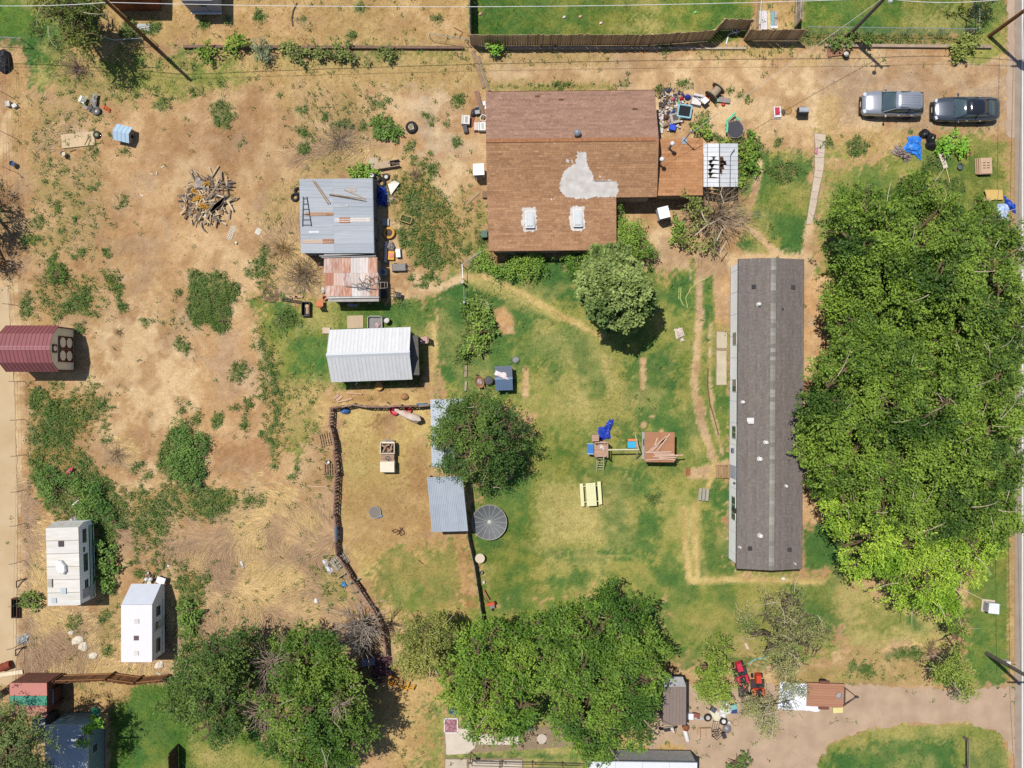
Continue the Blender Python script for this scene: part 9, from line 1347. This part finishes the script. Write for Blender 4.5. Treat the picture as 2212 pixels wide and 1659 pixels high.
# ---------- under the southern trees
pf = thing('picture_frame', 'large white picture frame with pink print by the southern tree', 'picture frame', 974, 1568, 0, 0, .1); P(pf, 'print', m('c88a98', .8, .4, 5, hex2='5a4438'), ('box', 0, 0, .04, .95, 1.0, .02)); [P(pf, 'side', WHITE, ('box', x, y, .04, w, l, .05)) for x, y, w, l in ((-.5, 0, .07, 1.1), (.5, 0, .07, 1.1), (0, -.54, 1.07, .07), (0, .54, 1.07, .07))]
S('blue_cushion', 'blue cushion heap half under the southern tree', 'cushion', m('3e5a9c', .7, .2, 6), 985, 1537, -15, 0, 0, ('blob', 0, 0, 0, .55, .25, .3, 6, .18)); S('blue_bag', 'bright blue bag below the southern tree', 'bag', m('2c5cd0', .5, .1), 1139, 1556, 0, 0, 0, ('blob', 0, 0, 0, .28, .24, .3, 4, .14)); S('white_cloth_roll', 'white cloth roll beside the bright blue bag', 'cloth', m('f0e8e8', .8, .06), 1144, 1571, -35, 0, 0, ('blob', 0, 0, 0, .4, .16, .22, 5, .15)); tyre('small tyre left of the bright blue bag', 1131, 1559, .22); S('white_bag', 'white bag at the edge of the concrete patio', 'bag', WHITE, 1032, 1573, 0, 0, 0, ('blob', 0, 0, 0, .2, .24, .22, 3, .2)); S('white_bag', 'white bag left of the patio tree shade', 'bag', OFFW, 1014, 1566, 0, 0, 0, ('blob', 0, 0, 0, .16, .3, .22, 7, .2))
gf = thing('pipe_gate', 'long black pipe gate along the bottom patio', 'gate', 1150, 1643, -1.5); [P(gf, 'rail', m('5a5652', .5), ('tube', [(-4.6, 0, z), (4.6, 0, z)], .03, 5)) for z in (.4, 1.15)]; [P(gf, 'post', m('5a5652', .5), ('tube', [(x, 0, 0), (x, 0, 1.2)], .035, 5)) for x in (-4.6, -2.3, 0, 2.3, 4.6)]; S('clothes_pole', 'rusty topped clothes post by the patio', 'post', m('6d5c50', .7), 1018, 1625, 0, 0, 0, ('tube', [(0, 0, 0), (0, 0, 1.9)], .04, 6), ('box', 0, 0, 1.85, .35, .16, .06))
for k, (x, y, a, s_) in enumerate(((849, 1471, -8, 1.0), (874, 1481, -12, .85), (888, 1482, -12, .8))):
    o = thing('climbing_toy', ['square orange toy frame in the tree shade', 'yellow curved toy frame right of the orange one', 'rightmost yellow curved toy frame in the shade'][k], 'toy', x, y, a, 0, .3, group='yellow toys in the shade'); g = m('e8952c' if k == 0 else 'f0b030', .5, .08)
    P(o, 'rail', g, ('tube', [(-.3 * s_, .35 * s_, .35), (-.3 * s_, -.25 * s_, .35), (.25 * s_, -.3 * s_, .35), (.3 * s_, .2 * s_, .35)] + ([(-.3, .35, .35)] if k == 0 else []), .055, 6)); P(o, 'base', g, ('box', 0, -.25 * s_, .02, .6 * s_, .14, .14)); P(o, 'leg', g, ('tube', [(-.28 * s_, -.22 * s_, .35), (-.28 * s_, -.22 * s_, 0)], .05, 5))
S('dark_rug_heap', 'dark maroon rug heap beside the dead grey tree', 'rug heap', m('6a4a50', .9, .2, 5), 825, 1440, 10, 0, 0, ('cloth', [(-.9, -.7), (.8, -.8), (.9, .7), (-.6, .9)], .02, .35, 10, 5)); bx('storage_chest', 'grey dusty chest in the shade under the grey dead tree', 'chest', 796, 1430, 8, '7a7a8c', 1.0, .5, .35, 0, '8a8a9c')
# ---------- bottom left yard
lattice('lattice_trellis', 'white lattice panel beside the red roofed shed', 130, 1490, 0, .62, 1.2, 'dfe6ee', 1.5, 7); S('lattice_stand', 'dark timber stand under the white lattice panel', 'stand', m('5a4636', .9), 130, 1490, 0, 0, 0, *[('box', x, y, 0, .08, .08, 1.5) for x in (-.3, .3) for y in (-.6, .6)], ('box', 0, 0, 1.42, .66, 1.24, .06)); ls = thing('lumber_stack', 'dark stack of lumber in the shade beside the tin lean to', 'lumber stack', 118, 1560, 38)
for k in range(12): P(ls, 'board', m(('4c3c34', '5f4c40', '705a4a')[k % 3], .95, .15), ('box', 0, -.5 + .09 * k, .1 + .05 * (k % 3), 1.9 - .07 * k, .08, .06, (k % 4) * 2 - 3))
swf = thing('swing_set', 'wooden play frame with green canopy at the lower left lawn', 'play set', 216, 1547, 0, 0, .9); P(swf, 'canopy', m('2f8a68', .6), ('cloth', [(-.55, .1), (.2, .1), (.25, .75), (-.4, .8)], 1.3, .2, 7, 4)); [P(swf, 'post', m('c8a878', .9), ('box', x, y, 0, .09, .09, 1.4)) for x in (-.6, .5) for y in (-.7, .6)]; P(swf, 'beam', m('c8a878', .9), ('tube', [(-.6, -.3, 1.4), (.4, .6, 1.4)], .05, 4)); P(swf, 'deck', m('d2b070', .9), ('box', .1, -.2, .8, .9, .8, .05))
bx('red_toy_slide', 'red toy slide beside the wooden play frame', 'toy slide', 172, 1552, 20, 'b8402c', .7, .4, .4, 0, None, .8); bx('brown_toy_bench', 'red brown toy bench below the red slide', 'toy bench', 168, 1565, 25, '9a4a34', .9, .22, .3); S('white_bag', 'white sack between the slide and play frame', 'sack', WHITE, 185, 1557, 0, 0, 0, ('blob', 0, 0, 0, .18, .14, .2, 2, .2)); tree_fill = bx('black_grill', 'black covered grill beside the red toy slide', 'grill', 160, 1550, 0, '26262a', .5, .5, .6)
# ---------- west edge and trailers
rtg = thing('rusty_trough', 'rusty steel trough by the concrete lane', 'trough', 31, 1314, 0, 0, .4); [P(rtg, 'side', m('5f3f34', .85, .15), ('box', x, 0, 0, .05, 1.5, .45)) for x in (-.2, .2)]; [P(rtg, 'end', m('6d4a3c', .85, .15), ('box', 0, y, 0, .42, .05, .45)) for y in (-.73, .73)]; P(rtg, 'floor', m('3a2824'), ('box', 0, 0, 0, .4, 1.45, .05)); S('rust_barrel', 'dark red rusted barrel at the lower left edge', 'barrel', m('8a3f28', .8, .2, 4), 10, 1440, 20, 0, .4, ('lathe', 0, 0, .3, [(0, -.45), (.3, -.45), (.32, -.2), (.3, 0), (.32, .2), (.3, .45), (0, .45)], 16, 0, 90)); plank('long pale beam at the lower left lane end', 15, 1456, 8, 2.4, .3, .02, 'e8d6b8', .12)
for k, (x, y, a) in enumerate(((40, 1402, 60), (42, 1255, 60))): S('bent_pipe', ['bent dark pipe by the lane above the rusted barrel', 'bent dark pipe leaning on the lane fence'][k], 'pipe', m('4c4440', .6), x, y, a, 0, 0, ('tube', [(-.5, -.1, .1), (.1, 0, .5), (.5, -.4, .1)], .05, 5))
S('scrap_mesh', 'grey scrap wire and white plastic by the lane fence', 'scrap', m('b8b8b4', .6, .3, 7), 50, 1380, 20, 0, 0, ('cloth', [(-.5, -.3), (.4, -.35), (.5, .3), (-.4, .25)], .02, .2, 8, 3)); S('white_plastic', 'white plastic scrap right of the scrap wire', 'plastic scrap', WHITE, 59, 1380, 80, 0, 0, ('cloth', [(-.3, -.1), (.3, -.12), (.3, .12), (-.3, .1)], .02, .15, 6, 3))
for k, (x, y, sx, sy) in enumerate(((155, 1366, .22, .2), (168, 1383, .5, .34), (180, 1396, .4, .36), (183, 1402, .2, .2), (201, 1416, .28, .42), (344, 1436, .3, .4), (345, 1455, .3, .1))): S('pale_rubble', ['small cream rubble piece left of the white trailer', 'large cream rubble slab in the dry brush', 'cream rubble slab right of the largest', 'little rubble chip below the slabs', 'tan rubble lump nearest the plank fence', 'pale rubble lump below the white trailer', 'white rubble bar beside the plank fence'][k], 'rubble', m('e8dac4', .9, .12, 5), x, y, 25 * k, 0, 0, ('blob', 0, 0, 0, sx, sy, .16, k + 3, .18, 9, 5), group='rubble in the dry brush')
bx('white_table', 'white folding table top behind the white trailer', 'table', 347, 1254, -18, 'f2f0ee', .66, .5, .06, .55, None, 1.0, (('leg', 'c0bcb8', -.25, 0, -.55, .05, .4, .55), ('leg', 'c0bcb8', .25, 0, -.55, .05, .4, .55))); bucket('small white pail above the white trailer nose', 319, 1237, 'f0ece0', .12, .2); bucket('cream pail beside the small white pail', 328, 1244, 'ece2c4', .13, .2); bucket('cream lidded tin on the white trailer tongue', 322, 1259, 'e8d8b0', .2, .3, 'f4ecd8', 'tin', 'tin', False); S('white_scrap', 'white scrap in the weeds right of the trailers', 'scrap', WHITE, 364, 1222, 0, 0, 0, ('blob', 0, 0, 0, .12, .1, .08, 4, .2)); S('red_toy', 'red plastic toy caught in the green bushes', 'toy', m('d85a6c', .5, .15), 152, 1017, 40, .25, 0, ('blob', 0, 0, 0, .35, .17, .2, 5, .2)); S('white_gas_bottle', 'white and grey junk at the nose of the striped trailer', 'junk', m('dcd8d4', .6, .3, 6, hex2='6a6460'), 163, 1121, 0, .3, 0, ('blob', 0, 0, 0, .35, .22, .3, 8, .25)); plank('pale board in the bushes above the striped trailer', 163, 1086, 40, .6, .12, .4, 'efe6dc'); S('dry_rag', 'pale plastic rag in the tall dry grass', 'rag', m('eae2da', .8), 525, 1220, -60, 0, 0, ('cloth', [(-.3, -.12), (.3, -.1), (.25, .12), (-.3, .1)], .05, .15, 6, 2))
S('black_hose', 'black hose curving across the top yard dirt', 'hose', m('6a5a4c', .7), 632, 40, 0, 0, 0, ('tube', [(.35, 1.2, .04), (.05, .6, .04), (-.05, 0, .04), (.02, -.6, .04)], .05, 5)); S('timber_angle', 'bent timber strips near the corner post of the plank fence', 'timber', m('a08464', .9), 994, 70, 0, 0, 0, ('tube', [(-.5, .4, .05), (.2, 0, .05), (-.1, -.45, .05)], .03, 4))
S('dead_sapling', 'thin dead sapling leaning by the rusty red shed', 'dead sapling', m('8d7a64', .9), 232, 62, 0, 0, 0, ('tube', [(0, -.6, .1), (.3, .2, .4), (.2, .9, .6)], .07, 5))
